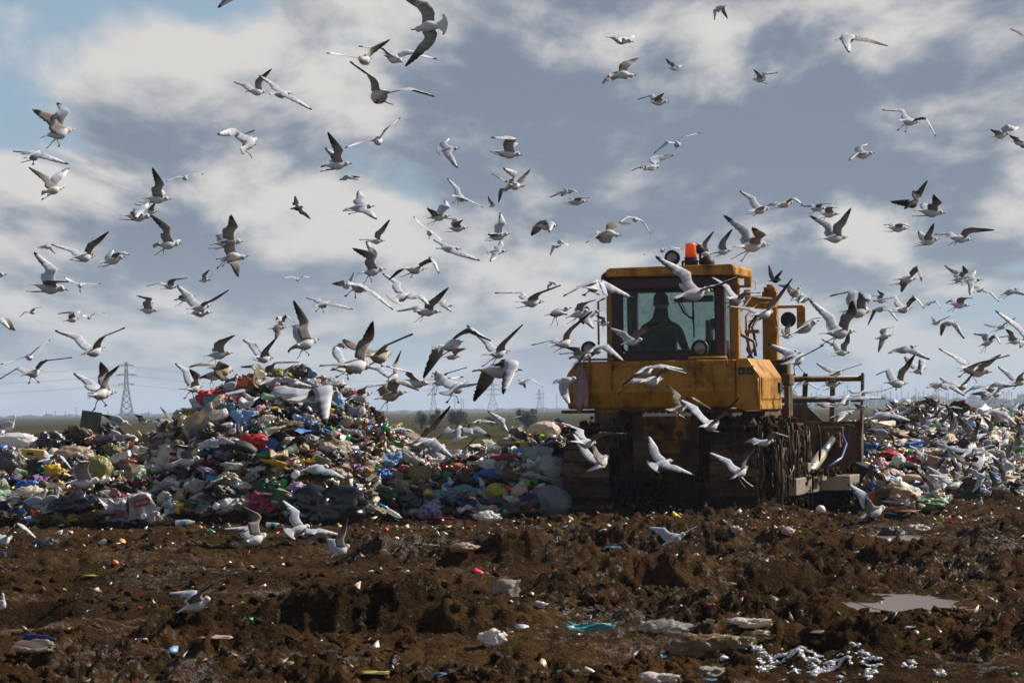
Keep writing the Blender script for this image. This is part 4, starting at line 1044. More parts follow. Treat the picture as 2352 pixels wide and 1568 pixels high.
# --- tall mound and its foot, pixel x, y, width, height
for a in (
    (38, 1012, 105, 50, "white", "big white sack lying under the standing gull at the heap's edge", "sack", "sack", "sack", "the big white sack"),
    (57, 1003, 44, 16, (.02, .30, .50), "bright teal cloth lying on the big white sack", "rag", "cloth", "cloth", None),
    (114, 1012, 52, 46, "black", "crumpled black bag beside the big white sack", "bag", "bin_bag", "bag", "the upright black bag"),
    (104, 1023, 28, 14, "pale green", "small pale green wrapper against the upright black bag", "wrap", "wrapper", "wrapper", None),
    (170, 1045, 88, 50, (.40, .30, .20), "large beige burlap sack next to the olive bag", "sack", "sack", "sack", "the beige burlap sack"),
    (229, 1074, 58, 66, (.24, .22, .05), "large olive green bag standing behind the wing-raised gull", "sack", "plastic_bag", "bag", "the large olive bag"),
    (256, 1033, 38, 34, (.16, .12, .02), "dark mustard round bag above the large olive bag", "bag", "plastic_bag", "bag", None),
    (124, 1083, 60, 36, "yellow", "bright yellow crumpled bag between the grey sack and olive bag", "bag", "plastic_bag", "bag", "the bright yellow bag"),
    (24, 1062, 66, 64, (.09, .085, .075), "shiny dark grey stuffed sack at the heap's left end", "sack", "sack", "sack", "the dark grey sack"),
    (6, 1118, 24, 50, (.30, .30, .20), "pale olive bag cut off by the left edge", "sack", "plastic_bag", "bag", None),
    (60, 1111, 46, 24, "blue", "deep blue bag in the shadow under the yellow bag", "bag", "plastic_bag", "bag", None),
    (68, 1136, 76, 34, "cream", "cream crumpled plastic sheet above two clear bottles", "bag", "plastic_sheet", "sheet", "the cream plastic sheet"),
    (180, 1152, 112, 84, "black", "huge glossy black bin bag with a gull bending over it", "rag", "bin_bag", "bag", "the glossy black bin bag"),
    (174, 1192, 46, 24, (.50, .42, .04), "mustard yellow bag at the foot of the glossy black bag", "bag", "plastic_bag", "bag", None),
    (323, 1032, 34, 30, (.60, .50, .46), "whitish bag with red print beside the red snack packet", "bag", "plastic_bag", "bag", None),
    (339, 1017, 18, 12, "red", "small red snack packet on the low heap top", "wrap", "wrapper", "wrapper", "the red snack packet"),
    (299, 1058, 32, 22, "salmon", "salmon orange bag near the whitish printed bag", "bag", "plastic_bag", "bag", "the salmon bag"),
    (362, 1060, 32, 18, (.38, .42, .20), "pale yellow-green bag right of the salmon bag", "bag", "plastic_bag", "bag", None),
    (354, 1074, 36, 22, (.60, .48, .45), "pinkish white bag under the pale yellow-green bag", "bag", "plastic_bag", "bag", None),
    (82, 1182, 34, 34, (.30, .05, .02), "rusty red cloth stuck upright in the litter before the black bag", "rag", "cloth", "cloth", None),
    (484, 910, 62, 34, "red", "large red bag under the standing gulls on the mound top", "bag", "plastic_bag", "bag", "the large red bag"),
    (464, 893, 28, 14, (.35, .24, .08), "tan loaf-shaped bundle on the large red bag", "sack", "bundle", "bundle", None),
    (563, 916, 46, 18, "magenta", "magenta cloth strewn right of the large red bag", "cloth", "cloth", "cloth", "the magenta cloth"),
    (523, 934, 30, 34, (.12, .26, .36), "see-through blue bag hanging under the large red bag", "clear", "plastic_bag", "bag", None),
    (560, 957, 50, 40, "light blue", "light blue knotted bag in the middle of the tall mound", "bag", "plastic_bag", "bag", "the light blue knotted bag"),
    (550, 979, 42, 16, "blue", "flattened blue film under the light blue knotted bag", "sheet", "plastic_film", "film", None),
    (522, 982, 46, 34, "white", "dirty white bag left of the light blue knotted bag", "bag", "plastic_bag", "bag", None),
    (602, 984, 36, 20, (.01, .20, .12), "emerald green cloth strip right of the light blue bag", "cloth", "cloth", "cloth", None),
    (580, 1016, 64, 40, "red", "shiny red stuffed bag halfway down the tall mound", "bag", "plastic_bag", "bag", "the shiny red bag"),
    (610, 1052, 58, 32, (.02, .42, .08), "bright green knobbly bag under the shiny red bag", "bag", "plastic_bag", "bag", "the bright green bag"),
    (664, 1017, 38, 26, "cream", "cream stone-like bundle above the yellow egg carton", "sack", "bundle", "bundle", None),
    (632, 935, 38, 16, "yellow", "long yellow packet near the mound top", "wrap", "wrapper", "wrapper", None),
    (600, 926, 44, 20, "navy", "navy blue packet beside the magenta cloth", "wrap", "wrapper", "wrapper", None),
    (778, 922, 24, 36, "light blue", "glossy sky blue bag hanging on the mound's right shoulder", "bag", "plastic_bag", "bag", "the sky blue bag"),
    (770, 886, 54, 44, "white", "white film bag draped over the mound's right top corner", "clear", "plastic_bag", "bag", "the white draped film"),
    (735, 872, 44, 18, "brown", "dark brown rag bundle on the mound's very top", "rag", "rag", "rag", None),
    (512, 873, 30, 16, "yellow", "small yellow scrap crowning the tall mound", "wrap", "wrapper", "wrapper", None),
    (575, 885, 40, 18, "green", "green film scrap right under the mound's crest", "wrap", "wrapper", "wrapper", None),
    (655, 975, 80, 44, (.12, .075, .045), "wide brown matted fabric bulge in the tall mound", "rag", "rag", "rag", "the brown matted fabric"),
    (678, 1118, 38, 26, "lilac", "lilac cloth left of the slumped black bin bag", "rag", "cloth", "cloth", "the lilac cloth"),
    (757, 1150, 138, 116, (.010, .011, .013), "slumped black bin bag at the mound's foot, with a gull flying over it", "bag", "bin_bag", "bag", "the slumped black bin bag"),
    (820, 1077, 34, 20, "purple", "purple bag on the slope right of the egg carton", "bag", "plastic_bag", "bag", "the purple bag"),
    (752, 1058, 20, 14, (.62, .15, .12), "coral pink cup lid right of the egg carton", "wrap", "lid", "lid", None),
    (456, 1120, 62, 40, (.62, .60, .56), "clear rumpled bag next to the blue printed carton", "clear", "plastic_bag", "bag", "the clear rumpled bag"),
    (560, 1118, 44, 18, "cream", "cream crumpled bag between the blue carton and green bottle", "bag", "plastic_bag", "bag", None),
    (690, 1160, 46, 50, (.42, .36, .55), "torn lilac shirt hanging left of the slumped black bag", "cloth", "shirt", "shirt", None),
    (958, 1087, 58, 46, "olive", "olive cushion-shaped bag low between the mounds", "sack", "plastic_bag", "bag", "the olive cushion bag"),
    (1038, 1080, 22, 20, "red", "red wrapper with white edge right of the olive cushion bag", "box", "wrapper", "wrapper", "the red wrapper"),
    (1144, 1028, 44, 30, (.7, .7, .68), "translucent white bag on the low crest before the bulldozer", "clear", "plastic_bag", "bag", None),
    (1134, 1040, 34, 22, "yellow", "spiky yellow film next to the translucent white bag", "wrap", "plastic_film", "film", None),
    (1156, 1050, 52, 20, "dark red", "flat maroon box near the spiky yellow film", "box", "box", "box", "the maroon box"),
    (1101, 1060, 28, 20, "yellow", "yellow banana-like peelings left of the maroon box", "wrap", "wrapper", "wrapper", None),
    (1125, 1088, 54, 22, "blue", "bright blue tied bag below the maroon box", "bag", "plastic_bag", "bag", "the bright blue tied bag"),
    (1108, 1098, 44, 20, (.03, .26, .55), "cobalt blue film left of the bright blue tied bag", "sheet", "plastic_film", "film", None),
    (1152, 1068, 46, 24, (.32, .20, .20), "striped reddish grey bundle above the bright blue bag", "bag", "bundle", "bundle", None),
    (1140, 1124, 46, 34, (.52, .42, .05), "round dirty yellow bag low on the heap", "sack", "plastic_bag", "bag", "the round yellow bag"),
    (1236, 1038, 66, 40, (.62, .62, .60), "large sheet of clear plastic near the left track", "csheet", "plastic_sheet", "sheet", None),
    (1264, 1072, 72, 58, (.36, .37, .30), "big translucent grey sack against the left track", "sack", "sack", "sack", "the big grey sack"),
    (1262, 1150, 86, 70, (.16, .17, .19), "dusty slate grey bag at the foot of the left track", "sack", "plastic_bag", "bag", "the slate grey bag"),
    (1280, 1104, 46, 34, (.20, .21, .23), "grey bag squeezed between the two sacks by the track", "sack", "plastic_bag", "bag", None),
    (1118, 1184, 60, 22, "white", "flat white film bag at the heap's foot", "bag", "plastic_bag", "bag", None),
    (1015, 1190, 36, 10, "red", "torn red wrapper lying on the mud line", "wrap", "wrapper", "wrapper", None),
    (940, 1148, 62, 44, "black", "crumpled black film beside the amber bottle", "bag", "plastic_film", "film", "the crumpled black film"),
    (1198, 1036, 38, 30, "light blue", "pale blue bag under the yellow bag near the track", "bag", "plastic_bag", "bag", None),
    (1212, 1017, 38, 16, "yellow", "folded yellow bag above the pale blue bag near the track", "bag", "plastic_bag", "bag", None),
    (1066, 1126, 74, 26, "aqua", "long aqua tinted bag on the slope, lying level", "clear", "plastic_bag", "bag", "the aqua bag"),
    (1252, 984, 60, 40, "cream", "cream torn sack on the crest beside the bulldozer's tank", "sack", "sack", "sack", "the cream torn sack"),
    (1272, 968, 36, 14, (.30, .16, .34), "mauve film on the crest next to the left track", "wrap", "plastic_film", "film", None),
    (1085, 1160, 34, 10, (.66, .62, .58), "white bottle-like tube of film under the amber bottles", "wrap", "wrapper", "wrapper", None),
    (1135, 1150, 52, 22, "black", "flat black bag under the round yellow bag", "sack", "plastic_bag", "bag", None),
    (1168, 1148, 28, 18, "cream", "small cream bag beside the flat black bag", "sack", "plastic_bag", "bag", None),
    (1128, 1168, 32, 26, (.60, .42, .36), "pinkish tied bag left of the slate grey bag", "bag", "plastic_bag", "bag", None),
    # right heap
    (2004, 1024, 34, 24, "blue", "deep blue tied bag beside the blade's end plate", "bag", "plastic_bag", "bag", "the deep blue tied bag"),
    (2016, 1014, 20, 12, "yellow", "yellow scrap behind the deep blue tied bag", "wrap", "wrapper", "wrapper", None),
    (2090, 1056, 32, 24, "magenta", "raspberry pink bag among the gulls on the far heap", "bag", "plastic_bag", "bag", "the raspberry bag"),
    (2064, 1058, 30, 38, "white", "tall white bag left of the raspberry bag", "sack", "plastic_bag", "bag", "the tall white bag"),
    (2022, 1068, 42, 30, "pink", "rose tinted crumpled bag by the blade", "bag", "plastic_bag", "bag", "the rose bag"),
    (2008, 1084, 30, 60, "black", "torn black bag slumped against the blade's end", "bag", "bin_bag", "bag", "the torn black bag"),
    (2006, 1114, 26, 32, "blue", "blue translucent bag under the torn black bag", "clear", "plastic_bag", "bag", None),
    (2022, 1147, 30, 28, (.10, .50, .08), "bright lime green bag right behind the gull landing by the blade", "bag", "plastic_bag", "bag", "the lime green bag"),
    (2134, 1168, 62, 28, (.12, .24, .10), "dark moss green bag at the foot of the far heap", "bag", "plastic_bag", "bag", "the moss green bag"),
    (2100, 1116, 20, 18, "blue", "small ultramarine bag halfway up the far heap", "bag", "plastic_bag", "bag", None),
    (2142, 1132, 16, 14, "pale green", "small mint bag above the moss green bag", "bag", "plastic_bag", "bag", None),
    (2046, 1181, 24, 7, "blue", "flat blue strip on the mud under the lime green bag", "wrap", "wrapper", "wrapper", None),
    (2218, 1000, 42, 22, (.36, .30, .26), "mottled grey-brown bag on the far heap's ridge", "bag", "plastic_bag", "bag", None),
    (2090, 1096, 60, 16, "cream", "long cream bag lying level on the far heap", "sack", "plastic_bag", "bag", "the long cream bag"),
    (2160, 1140, 40, 22, (.60, .48, .36), "beige torn bag beside the mint bag", "bag", "plastic_bag", "bag", None),
    (2190, 990, 30, 16, (.03, .18, .10), "dark green bag among the gulls near the far ridge", "bag", "plastic_bag", "bag", None),
    (2078, 1178, 50, 10, (.26, .10, .03), "flat rust brown film on the mud by the moss green bag", "wrap", "plastic_film", "film", None),
): bag(a[0], a[1], a[2], a[3], a[4], a[5], a[6], a[7], a[8], a[9])
# bags pushed up behind the blade's guard
def free_bag(px, py, Y, w, h, c, label, meshes=BAGS):
    o = obj("plastic_bag", meshes[irng.randrange(len(meshes))], None, CH[c] if isinstance(c, str) else c)
    s = Y / FPX; o.location = P(px, py, Y); o.scale = (w * s, (w + h) * .5 * s, h * s * 1.3)
    return tag(o, label, "bag", "bags heaped before the blade")
free_bag(1834, 930, 51.2, 62, 46, (.03, .26, .36), "large teal bag showing through the blade's guard slats")
free_bag(1812, 905, 51.4, 36, 26, "white", "white bag on top of the teal bag before the blade", CLEAR)
free_bag(1796, 890, 51.6, 24, 20, "red", "red and white packet between the side box and the blade guard")
free_bag(1800, 944, 51.0, 30, 20, "white", "small white bag under the teal bag before the blade")
free_bag(1822, 962, 51.8, 70, 40, "brown", "dark brown sack low behind the blade guard", SACKS)
# bottles
for a in ((18, 1140, 30, 20, "white", "cloudy clear bottle at the heap's left end, neck up", "white", None, None), (44, 1147, 42, 4, "white", "ribbed clear bottle lying under the cream plastic sheet", "white", None, None),
          (312, 1081, 34, -4, "light blue", "pale blue bottle lying below the salmon bag", "blue", "navy", None), (392, 985, 34, 2, "dark green", "dark green glass bottle on the mound's left flank", "green", None, None),
          (592, 1119, 26, 70, "green", "green bottle seen from its base, left of the lilac cloth", "green", None, "the upright green bottle"), (640, 1078, 52, 118, (.55, .62, .56), "tall clear bottle with white rim leaning under the bright green bag", "white", None, None),
          (938, 1050, 28, 10, (.03, .45, .03), "vivid green bottle stub right of the green crate", "green", None, "the vivid green bottle"), (985, 1140, 62, -42, "amber", "amber beer bottle with yellow label lying on the slope", "navy", "yellow", "the amber bottle"),
          (1048, 1148, 56, 30, "amber", "amber beer bottle, the middle one of three", "black", None, None), (1088, 1152, 46, -14, "amber", "amber bottle with cream label under the aqua bag", "amber", "cream", None),
          (1180, 1122, 24, 80, "green", "green bottle standing base up beside the round yellow bag", "green", None, None), (955, 1180, 48, 6, (.03, .34, .05), "green bottle with pale label at the heap's foot", "blue", "pale green", None),
          (1110, 1122, 44, 112, "white", "clear bottle with blue soda label on the low heap", "white", "blue", None), (1102, 1185, 36, -6, (.5, .36, .05), "yellow bottle lying along the mud line", "yellow", None, None),
          (470, 1175, 40, 12, "white", "clear bottle low on the mound near the slumped shirt", "white", None, None), (630, 1206, 38, -4, "white", "clear bottle with teal ring lying on the mud before the mound", "white", "teal", None),
          (425, 1232 - 30, 44, 2, "white", "flattened clear bottle with blue bands on the mud below the torn crate", "white", "light blue", None), (268, 1175, 46, 24, "white", "clear bottle with red label left of the torn beer crate", "white", "red", None),
          (2055, 1142, 52, 60, (.45, .16, .01), "orange oil bottle standing at the foot of the far heap", "navy", None, "the orange oil bottle"), (2036, 1098, 44, 80, "white", "white jug with blue handle by the torn black bag", "blue", "red", None),
          (1226, 1185, 34, -8, "dark green", "dark green bottle near the slate grey bag", "red", "red", None), (905, 1186, 40, -30, "white", "clear bottle under the slumped black bag's corner", "white", None, None)):
    bottle(a[0], a[1], a[2], a[3], a[4], a[5], a[6], a[7], a[8])
# round emblem on the soda label
for o in [q for q in COL.objects if q.get("label") == "clear bottle with blue soda label on the low heap"]:
    for k, (c, z0, z1) in enumerate(((("red"), -.055, -.012), (("white"), -.078, -.055), ((.02, .05, .4), -.12, -.078))):
        t = MB()
        for s in range(9):
            a0, a1 = R(-20 + 40 * s / 9 + 250), R(-20 + 40 * (s + 1) / 9 + 250)
            t.add([(.148 * math.cos(a0), .148 * math.sin(a0), z0), (.148 * math.cos(a1), .148 * math.sin(a1), z0), (.148 * math.cos(a1), .148 * math.sin(a1), z1), (.148 * math.cos(a0), .148 * math.sin(a0), z1)], [(0, 1, 2, 3)])
        t.build("round_emblem", MAT["plain"], o, color=CH[c] if isinstance(c, str) else c)
# particular things
def boxy(px, py, w, h, c, label, name="carton", cat="carton", mk=None, tilt=0.0, zr=0.1):
    o = obj(name, BOXES[irng.randrange(5)], None, CH[c] if isinstance(c, str) else c)
    place(o, px, py, w, h, tilt, zr); tag(o, label, cat, "cartons among the rubbish")
    if mk: LMK.append((px, py, mk))
    return o
o = boxy(492, 1106, 30, 24, (.02, .26, .42), "blue printed carton with a yellow blot, on the left mound's slope", mk="the blue printed carton")
obj("printed_blot", MB().lathe([(.14, 0), (.14, .01)], 12, Matrix.Translation((.2, -.31, -.02)) @ Matrix.Rotation(R(90), 4, 'X')).mesh("blot", MAT["plain"]), o, CH["yellow"])
boxy(902, 1024, 38, 28, (.01, .17, .04), "dark green plastic crate with white mark between the mounds", "crate", "crate", "the green crate", 0.2)
boxy(640, 1148, 50, 40, (.03, .12, .03), "dark green flattened carton low on the tall mound", mk=None, tilt=.4)
boxy(1150, 1095, 0.1 + 28, 16, "navy", "navy carton right of the bright blue tied bag")
boxy(420, 1165, 30, 26, "yellow", "yellow detergent box at the tall mound's foot")
jc = MB(); jc.prism([(-.5, -.4), (.5, -.4), (.5, .15), (.3, .42), (-.5, .42)], 'y', -.25, .25)
o = jc.build("jerrycan", MAT["plain"], None, bevel=0.06, color=(.52, .36, .10)); place(o, 82, 1048, 56, 30, 0.1); tag(o, "yellowed plastic jerrycan with a dark grip hole near the white sack", "jerrycan"); LMK.append((82, 1048, "the yellowed jerrycan"))
obj("grip_hole", MB().box((-.30, -.262, .12), (-.05, -.22, .26)).mesh("grip", MAT["rubber"]), o)
obj("screw_cap", MB().lathe([(.1, .40), (.1, .52)], 12, Matrix.Translation((-.32, 0, 0))).mesh("cap", MAT["plain"]), o, CH["brown"])
ec = MB(); ec.box((-.5, -.28, -.18), (.5, .28, .05))
o = ec.build("egg_carton", MAT["plain"], None, bevel=0.04, color=(.55, .42, .03)); place(o, 696, 1060, 52, 20, -0.06); tag(o, "yellow egg carton with rows of domes below the cream bundle", "egg carton"); LMK.append((696, 1060, "the yellow egg carton"))
for i in range(5):
    for j in range(2):
        obj("dome", MB().lathe([(.09, .05), (.075, .16), (.03, .21), (.005, .215)], 10, Matrix.Translation((-.4 + .2 * i, -.13 + .26 * j, 0))).mesh("dome", MAT["plain"], True), o, (.60, .46, .04))
ty = MB()
ring = [Vector((.36 * math.cos(a), 0, .36 * math.sin(a))) for a in np.linspace(0, 2 * math.pi, 33)]
ty.tube(ring, .13, 12)
h = hit(540, 1050); o = ty.build("tyre", MAT["rubber"], None, smooth=True); o.location = h + Vector((0, .05, .02)); o.scale = (.62, .7, .42); o.rotation_euler = (.5, 0, 0)
tag(o, "old black tyre half buried around the preening gull", "tyre")
pn = MB(); pn.box((-.5, -.02, -.5), (.5, .02, .5))
o = pn.build("metal_panel", painted("green_grey_paint", (.075, .095, .075), amount=(.5, .75)), None, bevel=0.01); p_ = P(207, 978, 45.6); o.location = p_; o.scale = (.27, 1, .40); o.rotation_euler = (.15, .16, .12)
tag(o, "green-grey metal panel sticking up from the low heap", "panel")
cp = obj("cup", CUP_M, None, (.55, .36, .16)); h = hit(917, 1138); cp.location = h + Vector((0, 0, .05)); cp.scale = (.34, .34, .17); cp.rotation_euler = (.4, 1.2, .2); tag(cp, "tan plastic cup on its side left of the crumpled black film", "cup")
# torn beer crate of white card with a red label
tc_ = empty("beer_crate", hit(296, 1190) + Vector((0, -.04, .10))); tc_.rotation_euler = (0, -.10, .12); tag(tc_, "torn white cardboard beer crate with dark red labels at the mound's foot", "crate"); LMK.append((296, 1190, "the torn beer crate"))
for x0, x1, zt in ((-.31, -.03, .12), (.0, .29, .15)):
    obj("card_panel", dented_box(int(x1 * 100) + 3, (x1 - x0, .16, zt * 2), MAT["card"], .09), tc_, (.30, .27, .29)).location = ((x0 + x1) / 2, 0, 0)
for x, z, w_, h_ in ((.165, .05, .20, .085), (-.10, -.07, .12, .06)):
    l_ = obj("red_label", MB().box((-w_ / 2, -.006, -h_ / 2), (w_ / 2, .006, h_ / 2)).mesh("label", MAT["plain"]), tc_, (.16, .008, .018)); l_.location = (x, -.112, z); l_.rotation_euler = (0, -.12, 0)
    if w_ > .15:
        tx = bpy.data.curves.new("lettering", 'FONT'); tx.body = "ARTOIS"; tx.size = .047; tx.align_x = 'CENTER'; tx.align_y = 'CENTER'; tx.extrude = .001
        to = bpy.data.objects.new("tmp", tx); COL.objects.link(to); dg = bpy.context.evaluated_depsgraph_get(); tm = bpy.data.meshes.new_from_object(to.evaluated_get(dg)); bpy.data.objects.remove(to)
        tm.transform(Matrix.Rotation(R(90), 4, 'X')); tm.materials.clear(); tm.materials.append(MAT["plain"]); q = obj("lettering", tm, l_, (.6, .5, .42)); q.location = (0, -.008, -.006)

# --- the rest of the pieces one can tell apart, each described by its look and its neighbour
USED = {}
def near_words(px, py):
    best = sorted(LMK, key=lambda q: (q[0] - px) ** 2 + 2.2 * (q[1] - py) ** 2)[:6]
    res = []
    for lx, ly, wd in best:
        dx, dy = px - lx, py - ly
        if abs(dy) * 1.3 > abs(dx): rel = "just above" if dy < 0 else "just below"
        else: rel = "just left of" if dx < 0 else "just right of"
        d = math.hypot(dx, dy)
        if d > 70: rel = {"just above": "well above", "just below": "well below", "just left of": "some way left of", "just right of": "some way right of"}[rel]
        res.append(rel + " " + wd)
    return res
def unique(base, px, py, size):
    for wd in near_words(px, py):
        for pre in (base, size + " " + base):
            t = pre + " " + wd
            if len(t.split()) <= 16 and t not in USED:
                USED[t] = 1; return t
    t = base + " " + near_words(px, py)[0]
    return t
PAL = (["white"] * 22 + ["cream"] * 16 + ["grey"] * 7 + ["black"] * 13 + ["brown"] * 20 + ["tan"] * 12 + ["light blue"] * 3 + ["blue"] * 3 + ["green"] * 2 + ["dark green"] * 3 + ["pale green"] * 1 + ["yellow"] * 3 + ["olive"] * 2 + ["orange"] * 2
       + ["red"] * 3 + ["dark red"] * 2 + ["pink"] * 2 + ["magenta", "purple", "lilac", "teal", "navy", "navy"])
KINDS = (["bag"] * 20 + ["clear"] * 7 + ["sheet"] * 26 + ["wrapper"] * 18 + ["bottle"] * 17 + ["carton"] * 9 + ["can"] * 5 + ["cup"] * 4 + ["rag"] * 6 + ["card"] * 5)
prng = random.Random(4242)
taken = [(a[0], a[1]) for a in LMK]
cnt = {}
def scatter_item(px, py):
    if any(abs(px - a) < w_ * .46 and abs(py - b_) < h_ * .50 for a, b_, w_, h_ in BOXD): return
    h = hit(px, py)
    if h is None or float(heap(h.x, h.y)) < 0.04: return
    k, c = prng.choice(KINDS), prng.choice(PAL)
    if cnt.get(k, 0) >= {"bag": 150, "clear": 45}.get(k, 270): k = "wrapper" if cnt.get("wrapper", 0) < 270 else "foil"
    cnt[k] = cnt.get(k, 0) + 1
    s = .065 + .20 * prng.random() ** 1.7
    _v = prng.uniform(.40, 1.05); colr = tuple(min(.85, v * _v) for v in CH[c])
    rz, rt = prng.uniform(0, 6.28), (prng.uniform(-.5, .5), prng.uniform(-.5, .5))
    szw = "large" if s > .19 else ("small" if s < .11 else "mid-sized")
    if k == "sheet":
        clr = prng.random() < .25
        o = obj("plastic_sheet", prng.choice(CSHEETS if clr else SHEETS), None, colr); q_ = s * prng.uniform(1.1, 2.0); o.scale = (q_, q_ * prng.uniform(.4, 1.1), q_ * prng.uniform(.5, 1.2)); o.rotation_euler = (R(prng.uniform(15, 80)), prng.uniform(-.5, .5), prng.uniform(-1.2, 1.2)); cat, wd = "sheet", ("see-through " if clr else "") + f"{c} torn film"
    elif k in ("bag", "clear", "wrapper", "rag", "foil"):
        me = prng.choice({"bag": BAGS, "clear": CLEAR, "wrapper": WRAP, "rag": RAGS, "foil": WRAP}[k])
        nm, cat, wd = {"bag": ("plastic_bag", "bag", f"{c} crumpled bag"), "clear": ("plastic_bag", "bag", f"see-through {c} bag"), "wrapper": ("wrapper", "wrapper", f"{c} crushed wrapper"), "rag": ("rag", "rag", f"{c} rag"), "foil": ("plastic_film", "film", f"{c} scrap of film")}[k]
        o = obj(nm, me, None, colr); o.scale = (s * 1.3 * prng.uniform(.9, 1.5), s * 1.2, s * prng.uniform(.9, 1.3)); o.rotation_euler = (*rt, rz)
    elif k == "bottle":
        c = prng.choice(["white", "white", "white", "green", "amber", "light blue", "dark green", "pale green"]); L = prng.uniform(.22, .34)
        o = obj("plastic_bottle", BOTTLE_M, None, CH[c]); o.scale = (L * .95, L * .95, L); o.rotation_euler = (R(90) + prng.uniform(-.35, .35), prng.uniform(-1, 1), rz)
        obj("cap", CAP_M, o, CH[prng.choice(["white", "blue", "red", "green"])])
        if prng.random() < .5: obj("label_band", LAB_M, o, CH[prng.choice(["red", "blue", "yellow", "green", "white"])])
        cat, wd = "bottle", ("clear" if c == "white" else c) + " bottle"; s = L * .35
    elif k in ("carton", "card"):
        o = obj("carton" if k == "carton" else "cardboard", prng.choice(BOXES if k == "carton" else CARDS), None, colr); o.scale = (s * 1.4, s * 1.2, s * 1.1); o.rotation_euler = (*rt, rz); cat = "carton" if k == "carton" else "cardboard"; wd = f"{c} dented carton" if k == "carton" else f"{c} piece of card"
    elif k == "can": o = obj("drink_can", CAN_M, None, colr); o.scale = (.12, .12, .125); o.rotation_euler = (prng.uniform(.8, 1.6), 0, rz); cat, wd = "can", f"{c} drink can"
    else: o = obj("cup", CUP_M, None, colr); o.scale = (.26, .26, .13); o.rotation_euler = (prng.uniform(.5, 1.6), 0, rz); cat, wd = "cup", f"{c} cup"
    o.location = h + Vector((0, 0, s * .25))
    tag(o, unique(wd, px, py, szw), cat, "rubbish strewn over the heaps")
tries = 0
for px in np.arange(-40, 1310, 17.0):
    for py in np.arange(868, 1212, 13.0):
        x_, y_ = px + prng.uniform(-8, 8), py + prng.uniform(-6, 6)
        if any(abs(x_ - a) < 11 and abs(y_ - b_) < 9 for a, b_ in taken): continue
        scatter_item(x_, y_)
for px in np.arange(1995, 2400, 17.0):
    for py in np.arange(935, 1185, 12.0):
        scatter_item(px + prng.uniform(-7, 7), py + prng.uniform(-6, 6))

# --- fine litter covering the mounds, uncounted
lr = np.random.default_rng(12)
sm = [lump_mesh(1, 1.2, 2.0, s + 40, .45) for s in range(6)]
pal = np.array([CH[c] for c in PAL])
def fine(n, x0, x1, y0, y1, name):
    x = lr.uniform(x0, x1, n * 4); y = lr.uniform(y0, y1, n * 4); h = heap(x, y)
    k = (h > 0.02); x, y, h = x[k][:n], y[k][:n], h[k][:n]
    s = 0.02 + 0.08 * lr.random(len(x)) ** 1.7
    cols = pal[lr.integers(0, len(pal), len(x))] * lr.uniform(.6, 1.1, (len(x), 1))
    scatter(name, sm, np.stack([x, y, h + s * .15], 1), np.stack([s * lr.uniform(.9, 2.0, len(x)), s * 1.2, s * lr.uniform(.6, 1.3, len(x))], 1), lr.random((len(x), 3)) * [1.6, 1.6, 6.28], cols, MAT["litter"])
fine(5500, -8.0, 2.2, 41, 48, "fine_litter")
fine(3500, 4.6, 11.0, 45, 60, "fine_litter")
# crumbs of litter along the foot of the heaps and over the mud
n = 2400
y = np.where(lr.random(n) < .6, lr.uniform(38.5, 45.5, n), 17 + 24 * lr.random(n)); x = (lr.random(n) - .5) * 2 * (y * .16)
s = 0.010 + 0.045 * lr.random(n) ** 2.5
ok = heap(x, y) < .02
litpal = np.array([CH[c] for c in (["tan"] * 7 + ["cream"] * 5 + ["brown"] * 8 + ["white"] * 2 + ["grey"] * 2 + ["orange", "green", "light blue", "red", "yellow"])])
x, y, s = x[ok], y[ok], s[ok]
scatter("mud_litter", sm, np.stack([x, y, gh(x, y) + s * .2], 1), np.stack([s * 2.2, s * 1.6, s], 1), lr.random((len(x), 3)) * [1.0, 1.0, 6.28], litpal[lr.integers(0, len(litpal), len(x))], MAT["litter"])

